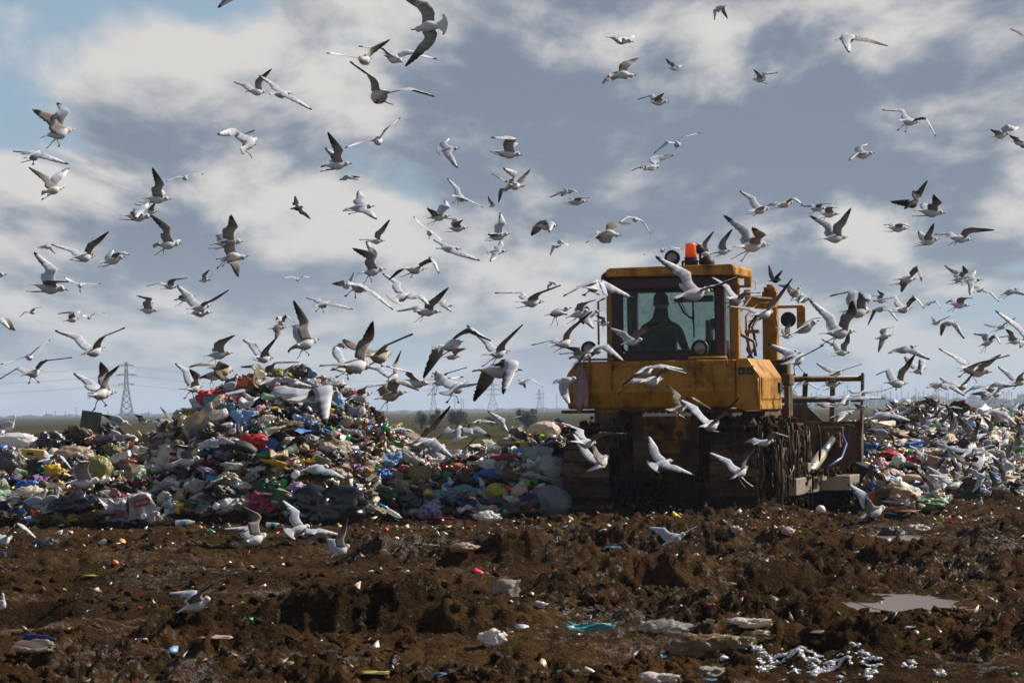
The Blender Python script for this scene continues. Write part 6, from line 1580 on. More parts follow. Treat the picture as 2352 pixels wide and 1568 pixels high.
flock("""
A0 c | 385,1260 687,1183 | 490,1072 305,985 | 628,1020 548,948 | 500,1330 | big gull with dark slate upper wing and dangling leg, highest at the picture's left side
A0 b | 228,1455 388,1400 | 400,1418 635,1503 | 290,1390 132,1388 | 270,1490 | gull with drooping far wing right under the high dark-winged gull on the left
A0 b | 2080,-150 2330,-160 | 2195,-50 2010,88 | 2400,-80 2480,-160 | | gull of which only one dark dangling wing reaches below the top edge
A0 b | 2215,1390 2360,1255 | 2150,1190 1985,1222 | 2290,1240 2355,1195 | 2265,1400 | gull flying nose up with both feet trailing, one long wing bent level behind it
A1 b | -92,840 103,843 | 70,720 155,635 | -80,775 -192,752 | | gull crossing in front of a white gull, its dark-tipped wing raised high at upper left
A1 b d | 120,862 335,862 | 340,890 520,1005 | 190,790 35,690 | | all-white gull gliding away on a long slanting wing line at upper left
A1 b t | 1045,545 945,545 | 800,508 660,492 | 1050,455 1230,352 | | gull seen head-on with one level wing and one raised, near the top
A1 b t | 1170,482 1350,578 | 1170,445 945,427 | 1440,490 1665,552 | 1210,535 | gull looking down with spread wings, overlapped by the biggest gull's lower wing
A1 b vf | 1768,220 1422,275 | 1545,385 1355,600 | 1500,62 1340,-8 | | biggest gull, banking at the top with a fanned translucent white tail
A1 b | 1220,838 1058,903 | 1030,690 848,562 | 1390,815 1618,885 | 1160,950 | gull seen from behind with white tail, both legs hanging and head turned down
A1 b t | 1112,1258 1125,1318 | 960,1310 828,1360 | 1210,1180 1335,1080 | | gull coming head-on as one thin diagonal line of wings
A1 b | 595,1527 885,1503 | 785,1380 672,1205 | | 650,1560 | gull with one sail-like upright wing, a second gull peeping out below its head
A1 b | 880,1610 757,1660 | 850,1640 935,1658 | | | small gull half hidden below the gull with the sail-like wing
A1 b df | 1657,1390 1875,1362 | 1795,1430 1862,1543 | 1740,1310 1792,1265 | | gull showing its dark grey back, one wing up and one down, in mid sky
A2 b | -180,1390 105,1428 | 22,1275 -190,1270 | 30,1320 62,1325 | -150,1410 | gull with humped wing pointing back, just right of the grey-backed gull
A2 b | 863,340 1125,390 | 985,345 1015,400 | 1085,345 1145,335 | | gull seen side-on with wings foreshortened to stubs, near the top middle
A2 b v | 885,692 1145,692 | 930,725 845,775 | 1085,590 1175,540 | | pale gull gliding with one blunt wing up and one pointed wing back, upper middle
A2 b | 1548,640 1435,628 | 1440,585 1405,540 | 1520,605 1575,600 | | small gull flying left, upper middle, one of the few heading that way
A2 b t | 1985,48 1865,75 | 1855,95 1853,190 | 1930,105 1976,178 | | gull at the top with both wings hanging straight down
A2 b | 2351,738 2205,730 | 2250,680 2210,635 | 2310,670 2440,664 | 2335,770 | gull facing left with two short raised wings under the open sky, right of centre
A2 b | 1240,943 1448,935 | 1370,885 1405,857 | 1290,868 1157,912 | | gull with a blue-grey swept wing and a short wing, alone above the cab
A2 b t | 1495,1300 1535,1335 | 1440,1310 1305,1415 | 1580,1260 1735,1222 | 1510,1350 | gull head-on with a kinked diagonal wing line above the cab
A2 b | 1200,1545 1365,1530 | 1190,1525 1090,1572 | 1345,1475 1490,1437 | 1215,1550 | gull gliding under the head-on kinked gull, wings in a shallow diagonal
A3 b | 620,370 845,335 | 740,400 760,490 | 905,355 1100,418 | | gull with one wing spread like a dark fan below and a long one trailing right
A3 b | 2430,400 2620,350 | 2380,325 2222,258 | 2520,300 2620,220 | | gull outside the right edge whose single wingtip pokes into the sky
A3 b | 1195,1105 1395,1125 | 1460,1095 1546,1260 | 1240,1010 1048,1010 | 1240,1185 | gull with arched wings and splayed webbed feet at upper right
A3 b | 752,1440 985,1405 | 830,1405 755,1475 | 855,1345 935,1322 | | slate-winged gull lifting its stubby wing, right side below the arched gull
A3 b | 2040,1262 2235,1222 | 2125,1208 2055,1185 | 2250,1192 2322,1172 | 2120,1280 | small white gull near the right edge with thin blade-like wings
A3 b | 2235,1300 2400,1330 | 2290,1270 2225,1237 | 2400,1345 2470,1375 | | white gull cut by the right edge under the blade-winged gull
B0 b | 380,302 593,253 | 440,165 268,57 | 560,165 645,85 | 430,335 | gull with wings in a wide V, third from the top on the left side
B0 b | 1300,350 1578,362 | 1492,220 1415,65 | 1500,310 1503,275 | 1335,383 | gull with tall dark wing upright, at the head of a vertical chain of four gulls
B0 b t | 1690,148 1708,172 | 1625,155 1525,200 | 1735,138 1870,130 | | faint head-on gull in the blue gap left of centre
B0 b | 1320,475 1463,468 | 1410,430 1438,385 | 1350,410 1235,403 | | small gull tucked right under the gull with the tall upright wing
B0 b | 1113,510 1405,525 | 1290,470 1260,540 | 1335,440 1375,395 | 1150,550 | gull in the chain with its dark wing folded down over its side
B0 b f | 1405,780 1670,772 | 1555,620 1390,488 | 1630,745 1668,738 | 1475,855 | gull at the foot of the left chain, wing swept up and tail fanned
B0 c | 1930,775 2245,747 | 2165,610 2140,503 | 2060,680 2005,690 | 1980,815 | large pale gull with blunt raised wing, just above another gull
B0 b v | 1985,915 2285,882 | 2185,950 2205,1072 | 2150,735 2045,760 | 2040,965 | gull under the large pale gull with one wing up and a pointed dark wing down
B0 b | 660,900 885,880 | 905,755 1012,660 | 690,830 475,772 | 710,910 | gull with a black-tipped wing slanting up right and a thin wing to the left
B0 b | 365,822 442,768 | 465,800 512,857 | 385,790 345,803 | | tiny gull turning with dropped wings, upper neighbour of the big silvery-winged gull
B0 b | 918,955 1155,885 | 1130,845 1198,870 | 1020,870 1055,818 | 950,972 | gull with hunched wings and trailing feet, right of the slanting-winged gull
B0 b | -220,1090 67,1050 | -40,960 -130,850 | -20,1000 -60,930 | | gull at the left edge with only its head in the picture
B0 b | 265,1140 632,1197 | 525,1118 645,1120 | 505,1000 328,842 | 310,1215 | large gull with a silvery upright wing and black-edged tip at the far left
B0 b t | 742,1130 735,1165 | 650,1115 590,1078 | 790,1142 928,1142 | 735,1200 | small gull head-on beside the beak of the silvery-winged gull
B0 b | 1470,1145 1640,1170 | 1610,1100 1728,1085 | 1480,1125 1350,1158 | 1515,1182 | gull with flat spread wings above the fan-tailed pair on the left
B0 b f | 1935,1100 1820,1113 | 1860,1060 1918,1002 | | | small dark gull facing left with raised wing above the fan-tailed pair
B0 c | 1248,1370 1462,1385 | 1385,1270 1258,1242 | 1405,1340 1415,1312 | | gull carrying scraps in its bill, wing hooked backwards
B0 b f | 1597,1285 1800,1250 | 1690,1240 1735,1212 | | 1645,1330 | gull behind the two crossing gulls, its lilac-white fanned tail sticking out left
B0 b | 1715,1368 1950,1335 | 1965,1290 2112,1193 | 1750,1240 1638,1145 | | white-backed gull with broad V wings at the front of a cluster of three
B0 b | 1722,1412 1952,1400 | 1820,1375 1860,1420 | 1880,1360 1885,1335 | | gull under the white-backed V-winged gull, only head and belly clear
B0 b | 250,1402 345,1390 | 320,1360 385,1350 | 235,1390 190,1437 | | faint small gull at the far left below the silvery-winged gull
B0 b | 580,1482 745,1443 | 680,1388 527,1408 | 712,1405 745,1392 | | gull with wing hooked forward over its back, left, touching a faint gull
B0 b t | 815,1432 820,1455 | 790,1435 750,1435 | 870,1412 963,1402 | | faint head-on gull touching the beak of the hooked-wing gull
B0 b | -230,1500 -10,1480 | 20,1455 112,1562 | 70,1450 142,1552 | | gull cut by the left edge with barred drooping wings
B1 k | 318,450 440,432 | 455,490 510,542 | 385,395 368,330 | | black crow with wings up and down, alone left of centre in the sky
B1 b v | 815,452 1095,423 | 1045,470 1122,542 | 985,345 955,283 | 855,478 | gull seen from below right of the crow, ragged short wing up and pointed wing down
B1 b | 1015,748 1190,740 | 1165,660 1240,550 | 1050,728 952,730 | | gull behind and above the big gull with two raised wings in mid sky
B1 b f | 930,1042 1195,1000 | 1075,865 893,797 | 1108,860 1025,745 | 1035,1110 | big gull with both wings bent up over its back and legs dangling, mid sky
B1 b t | 392,1078 375,1108 | 320,1072 250,1088 | 432,1070 515,1080 | | faint small gull head-on in a shallow arch, left of centre
B1 b | 865,1150 800,1172 | 868,1085 898,1025 | 780,1150 700,1147 | | blurry small gull just left of the white diving gull
B1 b | 835,1130 1040,1205 | 1075,1205 1265,1375 | 900,1140 850,1118 | 880,1245 | white gull diving with its long wing sweeping down to the right, feet tucked
B1 b | 1340,1000 1568,998 | 1640,925 1690,1052 | 1350,1005 1232,1100 | 1400,1055 | gull with broad dark grey wing rolled down before its beak, mid picture
B1 b df | 1240,1290 1430,1225 | 1520,1245 1612,1345 | 1315,1125 1172,1040 | | large gull showing its whole blue-grey back and wide feathered tail
B1 b f | 1440,1388 1705,1395 | 1655,1310 1780,1178 | 1480,1345 1302,1385 | 1500,1470 | gull with black-tipped raised wing in front of the gull showing its back
B1 b | 1670,1340 1820,1337 | 1750,1340 1805,1393 | 1720,1310 1750,1280 | | gull hidden behind the black-tipped wing, dark bill and one wing showing
B1 b d | 530,1345 700,1308 | 725,1320 895,1368 | 580,1282 468,1265 | 590,1380 | white gull from behind gliding away with level wings, over the mound's left
B1 b d | 1797,325 1965,380 | 1960,368 2090,437 | 1860,260 1765,167 | 1840,395 | slender white gull banking with scythe wings right of centre
B1 b | 1568,535 1790,513 | 1655,480 1585,437 | 1775,430 1750,372 | 1615,580 | gull with one dark curled wing and silvery upright wing, upper of a mid-sky pair
B1 b | 1742,630 1950,625 | 1875,568 1910,552 | 1845,535 1722,530 | 1775,660 | slate-winged gull just under and right of the silvery upright wing gull
B1 b | 2112,725 2338,675 | 2200,680 2145,678 | 2282,580 2255,482 | 2145,742 | gull with steep slate wing and near wing pointing at the viewer, mid sky
B1 b | 2215,405 2138,433 | 2140,380 2128,332 | | | tiny gull facing left under the juvenile with dark tail band
B1 j | 2465,240 2300,235 | 2240,275 2220,400 | 2420,180 2510,87 | | brownish gull with dark tail band, one wing straight down and one up
B1 b | 2310,230 2440,235 | 2270,175 2160,117 | | | white gull mostly hidden behind the brownish band-tailed gull
B1 b t | 1585,640 1612,690 | 1520,600 1448,525 | 1650,690 1720,755 | 1590,695 | gull head-on tilted steeply, touching the wing of a white gull
B1 b d | 1655,810 1890,820 | 1890,850 2062,917 | 1740,770 1640,732 | | white gull flying away with grey mantle and black wing corners, mid picture
B1 b v | 2118,845 2308,838 | 2210,885 2160,935 | 2265,790 2262,737 | | small gull from below with both wings blunt, under the steep slate-winged gull
B2 b | 600,290 465,268 | 440,290 340,340 | | | gull heading left with a dropped blue-grey wing, upper of two in the middle sky
B2 b | 485,385 695,382 | 655,347 720,347 | 600,360 540,355 | 520,403 | compact gull with wings forward, under the blue-grey winged gull
B2 b | 190,608 430,605 | 375,575 355,668 | 240,650 190,700 | | gull with both wings dropped like an M, left of the cab in the sky
B2 b v | 770,662 1010,692 | 800,680 685,755 | 960,600 1095,590 | 825,700 | gull gliding on broad wings toward the cab, mid sky
B2 b t | 1132,525 1135,558 | 1065,525 990,575 | 1200,560 1278,678 | | thin arched gull head-on touching the broad gliding gull
B2 b t | 1380,815 1382,835 | 1310,835 1210,873 | 1460,802 1570,818 | | gull head-on with flat wings behind the orange beacon
B2 b | 345,798 470,780 | 395,790 357,880 | 480,765 537,795 | | small gull with one dark wing hanging and one level, left above the cab
B2 b | 410,1130 330,1122 | 330,1150 315,1205 | 380,1132 400,1156 | | small dark gull partly behind the wide gull nearing the cab
B2 b | 45,1302 297,1300 | 265,1222 458,1150 | 100,1215 -160,1220 | 115,1345 | wide white gull with long level wings approaching the cab from the left
B2 b df | 700,1180 790,1128 | 620,1165 460,1255 | 845,1125 1125,1262 | 730,1232 | white gull from behind with bowed wings overlapping the cab's left post
B2 b f | 295,1430 550,1355 | 430,1385 520,1415 | | 395,1495 | fluffy gull with feet down in the clump left of the cab
B2 b | 495,1450 720,1375 | 685,1312 778,1285 | | 550,1490 | gull with blue-grey wing tip stretched up right in the clump left of the cab
B2 b | 600,1440 820,1385 | 700,1465 762,1547 | | | gull in the clump by the cab with feathered wing hanging down
B2 b | 785,1520 905,1490 | 850,1452 770,1420 | | 840,1560 | gull touching the cab's grab rail, wings half closed
C2 b | 370,240 575,180 | 560,80 744,-80 | 400,180 185,228 | 455,262 | gull with one long wing raised to the clump and legs trailing, left of the cab
B2 b y | 1483,1268 1850,1190 | 1905,1150 2115,1065 | 1620,1040 1325,870 | 1575,1300 | largest gull before the cab roof, brown-scaled upper wing raised and other wing across
B2 b d | 1975,1265 2150,1290 | 2180,1218 2290,1222 | 1990,1160 1832,1068 | 2020,1310 | white gull banking before the cab's right post, long thin wings
B2 b | 2205,1430 2412,1390 | 2440,1290 2582,1090 | 2200,1362 1985,1343 | 2245,1470 | gull before the yellow lift post with black-tipped wing slanting high
B2 b | 1690,860 1858,858 | 1790,755 1862,655 | | | gull just right of the round roof lamp, wing straight up
B2 b | 1845,855 2030,828 | 1965,735 2035,635 | | 1885,880 | second gull right of the roof lamp, wing up and dark at the tip
B2 c f | 2035,800 2370,775 | 2315,690 2225,608 | 2165,640 1952,492 | 2090,900 | large gull over the cab's right side with slate wing far back and legs hanging
B2 b f | 2170,470 2378,445 | 2320,425 2375,415 | 2222,345 2102,282 | 2210,500 | gull with a slim slate wing lifted, above the large gull near the cab
B3 b | 55,425 248,385 | 255,352 325,412 | 55,390 0,412 | 88,437 | white gull with rounded arching wing, first of a level file right of the cab
B3 b | 370,445 540,445 | 500,405 590,398 | 400,412 305,415 | 395,488 | gull with flat wings in the level file right of the cab
B3 b | 455,495 662,497 | 590,425 640,438 | 520,470 480,478 | 500,540 | short-winged gull just beneath the flat-winged gull of the level file
B3 c | 475,725 745,708 | 700,580 778,443 | 565,590 390,502 | | large pale gull with wide V wings on the right, black wingtip high
B3 b | 1075,622 1298,632 | 1255,585 1312,612 | 1150,588 1075,597 | 1115,660 | white gull with folded-forward wings left of the gull with spread fingers
B3 k | 1265,440 1385,365 | 1290,378 1125,370 | 1395,330 1472,200 | | black crow on long wings at the right, wing raised steeply
B3 b | 1345,463 1640,490 | 1580,395 1540,318 | 1470,420 1440,400 | 1390,520 | gull right under the long-winged crow, broad wing up and leg trailing
B3 b | 1358,770 1583,725 | 1505,665 1535,580 | 1435,690 1395,650 | 1385,785 | gull with spread dark feather fingers, touching a level-winged gull at right
B3 b | 1645,705 1880,738 | 1880,658 2078,652 | 1680,668 1537,680 | 1705,768 | level-winged white gull at right with feet trailing
B3 k | 5,1112 130,1098 | 110,1050 140,1010 | 40,1045 15,965 | | black crow with ragged wings in a V just right of the cab
B3 c | 1165,1095 1380,1085 | 1405,1005 1420,1130 | 1275,1135 1240,1210 | 1180,1135 | gull with slate wing curled down before its head, right middle sky
B3 b | 1665,1110 1850,1078 | 1835,1030 1800,968 | 1755,1035 1625,960 | 1690,1140 | left one of two crossing gulls at the right, slate wing pointing back
B3 b v | 1770,1115 1970,1100 | 1885,1150 1865,1240 | 1890,1055 1920,1010 | 1775,1140 | front one of two crossing gulls at the right, brownish wing hanging down
B3 b d | 1885,1212 1990,1165 | 2040,1200 2125,1298 | 1930,1160 1905,1145 | | white gull from behind with a long wing falling right, below the crossing pair
B3 b d | 2135,1240 2310,1178 | 2285,1200 2410,1240 | 2240,1180 2200,1200 | 2160,1262 | gull near the right edge with grey back and wing held out level
B3 b | 1640,1315 1858,1340 | 1820,1268 1888,1270 | 1720,1280 1645,1312 | 1690,1378 | pale gull with slack half-closed wings at right, one foot down
B3 b | 205,1300 305,1150 | 215,1200 185,1185 | 195,1145 100,1142 | | gull climbing steeply right of the cab next to the yellow post
B3 b | 215,1290 410,1272 | 345,1245 283,1320 | 310,1240 330,1225 | | gull with a blue-grey wing hanging, under the steeply climbing gull
B3 c | 670,1392 960,1385 | 925,1235 942,1320 | 795,1200 578,1250 | | dark slate gull behind the big V-winged gull right of the post
C3 b f | 490,125 810,103 | 800,-60 795,-178 | 590,-30 393,-192 | 560,212 | big gull right of the yellow post, brown primaries spread high in a V
C3 b | 585,300 770,295 | 740,205 755,110 | 625,215 498,172 | 630,325 | smaller gull directly below the big brown-fingered V gull
B3 b d | 950,1382 1100,1358 | 1125,1370 1198,1478 | 985,1395 922,1522 | | pale gull with both wings hanging in an arch, right of the dark slate gull
B3 b | 1150,1372 1330,1358 | 1370,1270 1440,1368 | 1170,1250 962,1295 | 1195,1395 | gull with long slate wings bowed, the left one reaching far back
B3 b | 965,1290 1100,1300 | 1060,1232 1012,1195 | | | gull glimpsed behind the bowed slate-winged gull, wedge wing up
B3 b | 1440,1345 1510,1290 | 1550,1288 1586,1368 | 1470,1310 1452,1330 | | small gull with a blue-grey wing like a leaf, right of the bowed slate gull
B3 b | 1485,1512 1600,1482 | 1600,1470 1680,1432 | 1540,1458 1505,1440 | | pale gull with a blunt barred wing, above a gull with a drooping dark wing
C3 b d | 1565,30 1740,15 | 1725,22 1812,168 | 1625,60 1600,140 | | gull with long drooping slate wing under the pale blunt-winged gull
C3 b | 200,140 475,2 | 305,70 195,143 | 440,-20 520,-35 | | gull slanting upward with tail low, right behind the guarded lamp
C3 b | 105,145 235,150 | 190,60 228,-10 | | | gull half hidden by the guarded lamp on the yellow post
C3 b | 2310,225 2480,160 | 2300,50 2087,-98 | 2420,120 2480,60 | | white gull at the right edge with a long wing rising to the left
C3 b | 2072,72 2215,40 | 2230,12 2280,-22 | 2062,48 1995,36 | 2085,100 | gull with dark spread wings just left of the long white wing at the right edge
C3 b | 1930,242 2090,180 | 2110,150 2140,225 | 2020,125 1887,120 | 1980,285 | gull with hooked slate wings and fanned pale tail near the right edge
C3 b | 2190,215 2345,182 | 2245,115 2190,75 | | | gull pressed against the long white wing near the right edge
C3 b v | 988,170 1150,128 | 1060,205 1022,298 | 1080,80 1160,62 | | small gull from below with one wing hanging, alone above the mast row
C3 b d | 1120,298 1370,238 | 1335,270 1495,355 | 1190,262 1115,305 | | gull showing its slate back, wings drooped, above the mast row
C3 b | 1295,475 1455,440 | 1440,370 1410,510 | 1310,355 1272,330 | | gull with dark wing tip hanging beneath the slate-backed gull
C3 b | 1075,575 1290,580 | 1285,440 1365,312 | 1125,450 1005,500 | 1145,635 | gull with legs down, one wing high and one slate wing out left, over the masts
C3 b | 1755,440 1940,440 | 1960,392 2220,325 | 1800,372 1568,257 | 1820,500 | long-winged gull with legs down over the masts, crossing a mottled brown gull
C3 j | 1765,468 2065,478 | 2010,420 2150,320 | 1900,430 1860,400 | 1880,550 | mottled brown gull with dark wing raised, under the long-winged gull over the masts
C3 b | 1725,612 1838,595 | 1850,540 1920,445 | 1660,555 1595,530 | | gull with brown-fingered wing up, just below the mottled brown gull
C3 b d | 1455,620 1640,568 | 1690,600 1815,692 | 1540,570 1500,590 | 1560,640 | white gull flying away over the masts, grey wing stretched down right
C3 b d | 1985,632 2100,598 | 2085,575 2290,597 | 1900,605 1815,667 | | gull with level grey wings low over the right flock
C3 b | 1930,740 2060,690 | 1965,660 1865,672 | 2000,650 2010,660 | | gull dropping with slate wing bent, under the level grey-winged gull
C3 b | 2040,695 2160,660 | 2110,620 2250,580 | 2060,640 2020,610 | 2062,755 | gull landing with long straight legs at the right
C3 b | 2215,575 2400,560 | 2335,500 2410,440 | 2230,492 2122,425 | 2245,615 | gull with V wings at the right edge, dark-tipped left wing
C3 b df | 185,405 345,315 | 365,312 522,225 | 250,310 0,200 | 290,478 | white gull from behind with fanned tail and both legs down, above the blade guard
C3 b | 330,290 152,355 | 190,285 115,368 | | | gull behind the post, wing down, left of the gull with fanned tail
C3 b | 560,500 705,460 | 705,455 862,405 | 545,435 455,393 | | gull with slim dark-edged wings skimming the blade guard's top rail
C3 b | 500,605 695,575 | 600,535 640,515 | | 540,635 | gull seen between the guard slats, just under the top rail
C3 b d | 290,605 345,558 | 385,578 472,637 | 280,580 230,650 | | white arched gull seen through the guard, left of the slat gull
C3 b d | 675,772 745,700 | 835,705 1075,716 | 600,702 420,722 | | long level-winged white gull crossing the guard's lower rail
C3 b | 830,690 910,650 | 930,658 1085,642 | 805,665 757,640 | | grey gull behind the guard's end post, wings level
C3 b | 610,770 430,778 | 520,790 640,800 | | | gull flying left seen through the guard over the dark spill plate
C3 b | 560,900 800,850 | 700,880 640,940 | 700,840 820,830 | | gull with barred grey wing behind the guard's last slat
C3 b f | 790,830 940,780 | 850,790 800,765 | | | white gull with spread tail right behind the guard's end plate
C0 b | 750,315 965,250 | 960,150 1160,67 | 735,150 517,92 | | broad-winged white gull on the left above the tall pylon's left
C0 b t | 272,318 266,350 | 150,368 10,408 | 360,250 468,178 | | gull head-on as a straight diagonal at the far left
C0 b f | 215,505 390,460 | 430,372 665,345 | 180,432 0,540 | 310,560 | gull from behind with bat-like bowed wings at the far left
C0 b | 815,668 1070,665 | 985,475 940,378 | 840,562 692,485 | 885,700 | gull with steep dark wing and feet down, left of the tall pylon
C0 b | 820,708 1005,640 | 1040,480 1108,415 | 900,600 870,580 | 920,775 | gull behind it with a pale barred wing next to the tall pylon
C0 b t | 1125,600 1122,612 | 1100,605 1060,620 | 1140,597 1180,588 | | tiny gull in front of the tall pylon's lattice
C0 b f | 1680,635 1870,605 | 1830,510 1752,440 | 1740,470 1622,397 | 1745,700 | white gull alighting with raised wings at the left of the mound top
C0 c | 1868,330 2145,300 | 2070,195 2172,140 | 2040,240 2080,200 | 1960,378 | large gull standing tiptoe with one wing raised above the mound top
C0 j | 1930,440 2143,465 | 2010,402 2118,410 | 1860,400 1762,428 | | brown mottled gull spreading flat wings on the mound's left shoulder
C0 c sg | 1832,540 2070,430 | | | 1955,625 | slate-backed gull standing on the mound's left shoulder, head behind it
C0 b sg | 1990,650 2215,520 | | | 2120,720 | grey-backed gull standing on the red bag with its head up
C0 c sg | -60,1010 178,885 | | | 62,1090 | large gull standing on the white sack at the far left edge
C0 c g | 940,882 1205,965 | | | 1100,1020 | large gull with head down behind the metal panel, back uppermost
C0 c g | 955,998 1180,1130 | | | 1095,1150 | large slate-backed gull pecking in the litter right of the metal panel
C0 b | 1240,945 1400,930 | 1300,880 1245,862 | | | gull flapping among litter behind the low heap, barred wing up
C0 c | 1400,1085 1555,1020 | 1540,930 1430,895 | 1500,940 1360,925 | | dark-winged gull braking onto the low heap's top
C0 b | 1560,975 1640,910 | 1545,870 1475,790 | | | gull with pale blunt wing up at the mound's left foot
C0 b | 1565,1315 1870,1265 | 1770,1175 1630,1142 | 1700,1160 1640,1200 | | gull with wings arched forward, head low, on the litter slope left of the mound
C0 b | 1780,1200 2000,1075 | 2040,1085 2185,1130 | 1880,1120 1800,1150 | | gull with silvery barred wing spread flat over the litter slope
C0 b sg | 2060,1060 2185,960 | | | 2120,1090 | small white gull standing on the slope above the spread silvery wing
C0 b sg | 2085,1265 2235,1150 | | | 2180,1285 | preening gull sitting in front of the old tyre
C0 b | 345,1297 520,1290 | 565,1243 670,1380 | | | gull at the left with slate wing sweeping down over the yellow bag
C0 c | 582,1500 950,1470 | 805,1300 690,1300 | 780,1330 660,1290 | | large gull leaning over the glossy black bag with wings lifted
C0 b sg | 1342,1228 1512,1175 | | | 1440,1262 | small gull sitting on the litter between the salmon bag and the mound
D c sg | 32,1165 120,1126 | | | 84,1172 | grey gull resting beside the glossy black bag, front one of two
D c sg | 75,1165 148,1120 | | | 116,1172 | gull resting beside the glossy black bag, rear one of two with raised head
C1 b f | 305,262 588,175 | 470,10 358,-192 | 420,30 345,55 | 440,312 | big gull with one tall feathered wing over the mound's crest
C1 b | 185,5 275,45 | 290,-40 352,25 | 230,-30 190,0 | | gull with grey arched wing left of the tall feathered wing
C1 j | 110,82 285,66 | 215,120 190,182 | 230,40 260,10 | | brownish gull with dropped wing below the grey arched wing
C1 b | -30,342 160,350 | 125,250 205,150 | -10,215 -104,178 | 40,375 | gull with V wings and both legs down above the mound's left crest
C1 j | -10,500 225,475 | 180,388 395,385 | 25,412 -130,425 | 65,520 | brown gull landing on the mound's crest with level wings
C1 b | 205,532 312,530 | 290,455 362,408 | | | gull head and raised wing just behind the mound's crest
C1 b d | 18,590 250,540 | 305,545 545,615 | 150,540 90,520 | | white gull skimming the mound's crest, wing feathers spread right
C1 b f | 340,745 745,655 | 665,620 670,968 | 270,620 190,615 | | large gull in front of the mound with one long wing hanging straight down
C1 b df | 930,950 1000,740 | 965,775 1000,730 | 860,795 805,730 | | gull from above with fanned white tail right of the hanging wing
C1 b | 835,740 1075,665 | 1020,600 1240,578 | 900,690 830,740 | | gull skimming right of the mound's top with level wing
C1 j f | 1080,730 1388,660 | 1335,560 1508,645 | 1180,600 1125,640 | 1180,810 | brown-winged gull with black tail band right of the mound
C1 b | 750,430 1065,400 | 1060,170 1095,5 | 775,405 605,418 | 800,435 | largest gull above the mound, tall black-tipped wing and thin level wing
C1 b f | 755,470 950,430 | 945,460 975,490 | 775,295 745,240 | 805,520 | gull behind the largest gull over the mound, fanned tail and feet below
C1 b | 712,245 830,215 | 800,205 840,262 | | | small gull in the distance behind the largest gull over the mound
C1 j | 1010,335 1242,312 | 1200,235 1455,122 | 930,240 828,180 | 1095,420 | brown gull with long dark wings right of the tall black-tipped wing
C1 b d | 1205,565 1310,480 | 1295,385 1340,275 | 1150,440 1000,420 | | gull climbing away with one wing up, between the brown and white gulls
C1 b t | 1370,548 1590,592 | 1420,480 1198,425 | 1690,548 1915,525 | | clean white gull with very long level wings right of the mound
C1 b | 1670,265 1905,195 | 1710,275 1555,545 | 1950,108 2145,190 | 1750,285 | white gull with a dark lower wing hanging left and arched upper wing, mid picture
C1 j | 1720,340 1882,335 | 1885,275 1935,262 | 1800,350 1790,362 | | small buff gull under the arched-wing gull
C1 b | 1590,580 1775,550 | 1755,490 1940,435 | 1680,500 1640,480 | 1625,665 | gull with dark raised wing and hanging legs, right of the long level-winged gull
C1 b df | 1735,690 1950,560 | 1905,590 2065,575 | 1710,505 1668,462 | 1815,735 | blue-grey backed gull with spread tail braking in mid picture
C1 b f | 2105,320 2340,280 | 2310,190 2460,40 | 2140,190 1945,42 | 2145,400 | gull with wide V wings left of the bulldozer, feet trailing
C1 b v | 1990,462 2452,458 | 2390,388 2290,690 | 2150,560 2025,748 | | big dark-winged gull with both black-tipped wings hanging down, left of the bulldozer
D b | 1268,880 1330,868 | 1302,905 1312,930 | 1285,870 1275,880 | | gull half hidden behind the left end of the bulldozer's tank
C2 b | 30,582 150,560 | 190,540 286,618 | | | gull with grey wing dropped right, between the dark-winged gull and the bulldozer
C1 j | 1360,1145 1600,1118 | 1660,970 1800,785 | 1500,1060 1400,1020 | | brown gull with one long mottled wing raised over the low heap
C1 b | 1445,1150 1680,1100 | 1640,1108 1838,1270 | 1560,1090 1520,1080 | | grey gull with wing sweeping down right in front of the raised mottled wing
C1 b | 395,1385 700,1345 | 680,1378 850,1462 | 560,1330 520,1340 | | grey-backed gull flying low over the slumped black bin bag
C2 b | 995,225 1222,172 | 1205,110 1352,25 | 1040,120 885,58 | 1090,260 | white gull before the lower left of the cab's rear window
C2 b | 700,300 850,235 | 870,230 1050,385 | 680,300 590,445 | | gull in front of the left rear lamp, wings bowed to both sides
C2 b f | 520,345 750,325 | 610,260 490,235 | | 590,400 | white gull behind the left rear lamp
C2 b d | 1160,575 1395,540 | 1445,452 1640,503 | 1120,540 985,675 | | front one of two white gulls before the yellow tank
C2 b d | 1130,497 1310,435 | 1355,410 1605,455 | 1115,530 1030,592 | | rear one of two white gulls before the yellow tank
C2 j f | 1435,838 1625,790 | 1655,705 1828,815 | 1540,690 1452,608 | 1550,890 | dark-winged young gull with black tail edge before the tank's lower edge
C2 b | 1740,980 1905,945 | 1920,895 2098,710 | 1700,805 1555,727 | 1850,1020 | white gull with wide V wings before the bulldozer's lower right
C2 b f | 565,1120 785,1130 | 870,1045 1062,1050 | 645,1010 437,937 | | white gull with long level wing left of the hitch plate
C2 b f | 750,1378 888,1240 | 770,1190 735,1130 | 690,1195 558,1022 | 820,1360 | gull with upright fanned tail down, just under the level-winged gull by the track
C2 b df | 1268,1350 1490,1285 | 1485,1335 1685,1420 | 1325,1175 1265,1055 | 1335,1410 | white gull with spread tail in the shadow between the tracks
C2 b | 2020,1455 2172,1340 | 2165,1265 2265,1150 | 2000,1290 1803,1203 | 2180,1530 | gull with legs trailing before the right track, wings in a V
C2 b d | 2210,1142 2425,1105 | 2455,1048 2567,1083 | 2220,1088 2138,1120 | | white gull crossing above the muddy right track
E0 b | -60,470 95,420 | 150,338 270,450 | -20,380 -80,400 | | white gull entering low at the left edge with arched wing
E0 b sg | -75,960 46,805 | | | -5,985 | gull standing in the mud at the left edge, only its breast and head in view
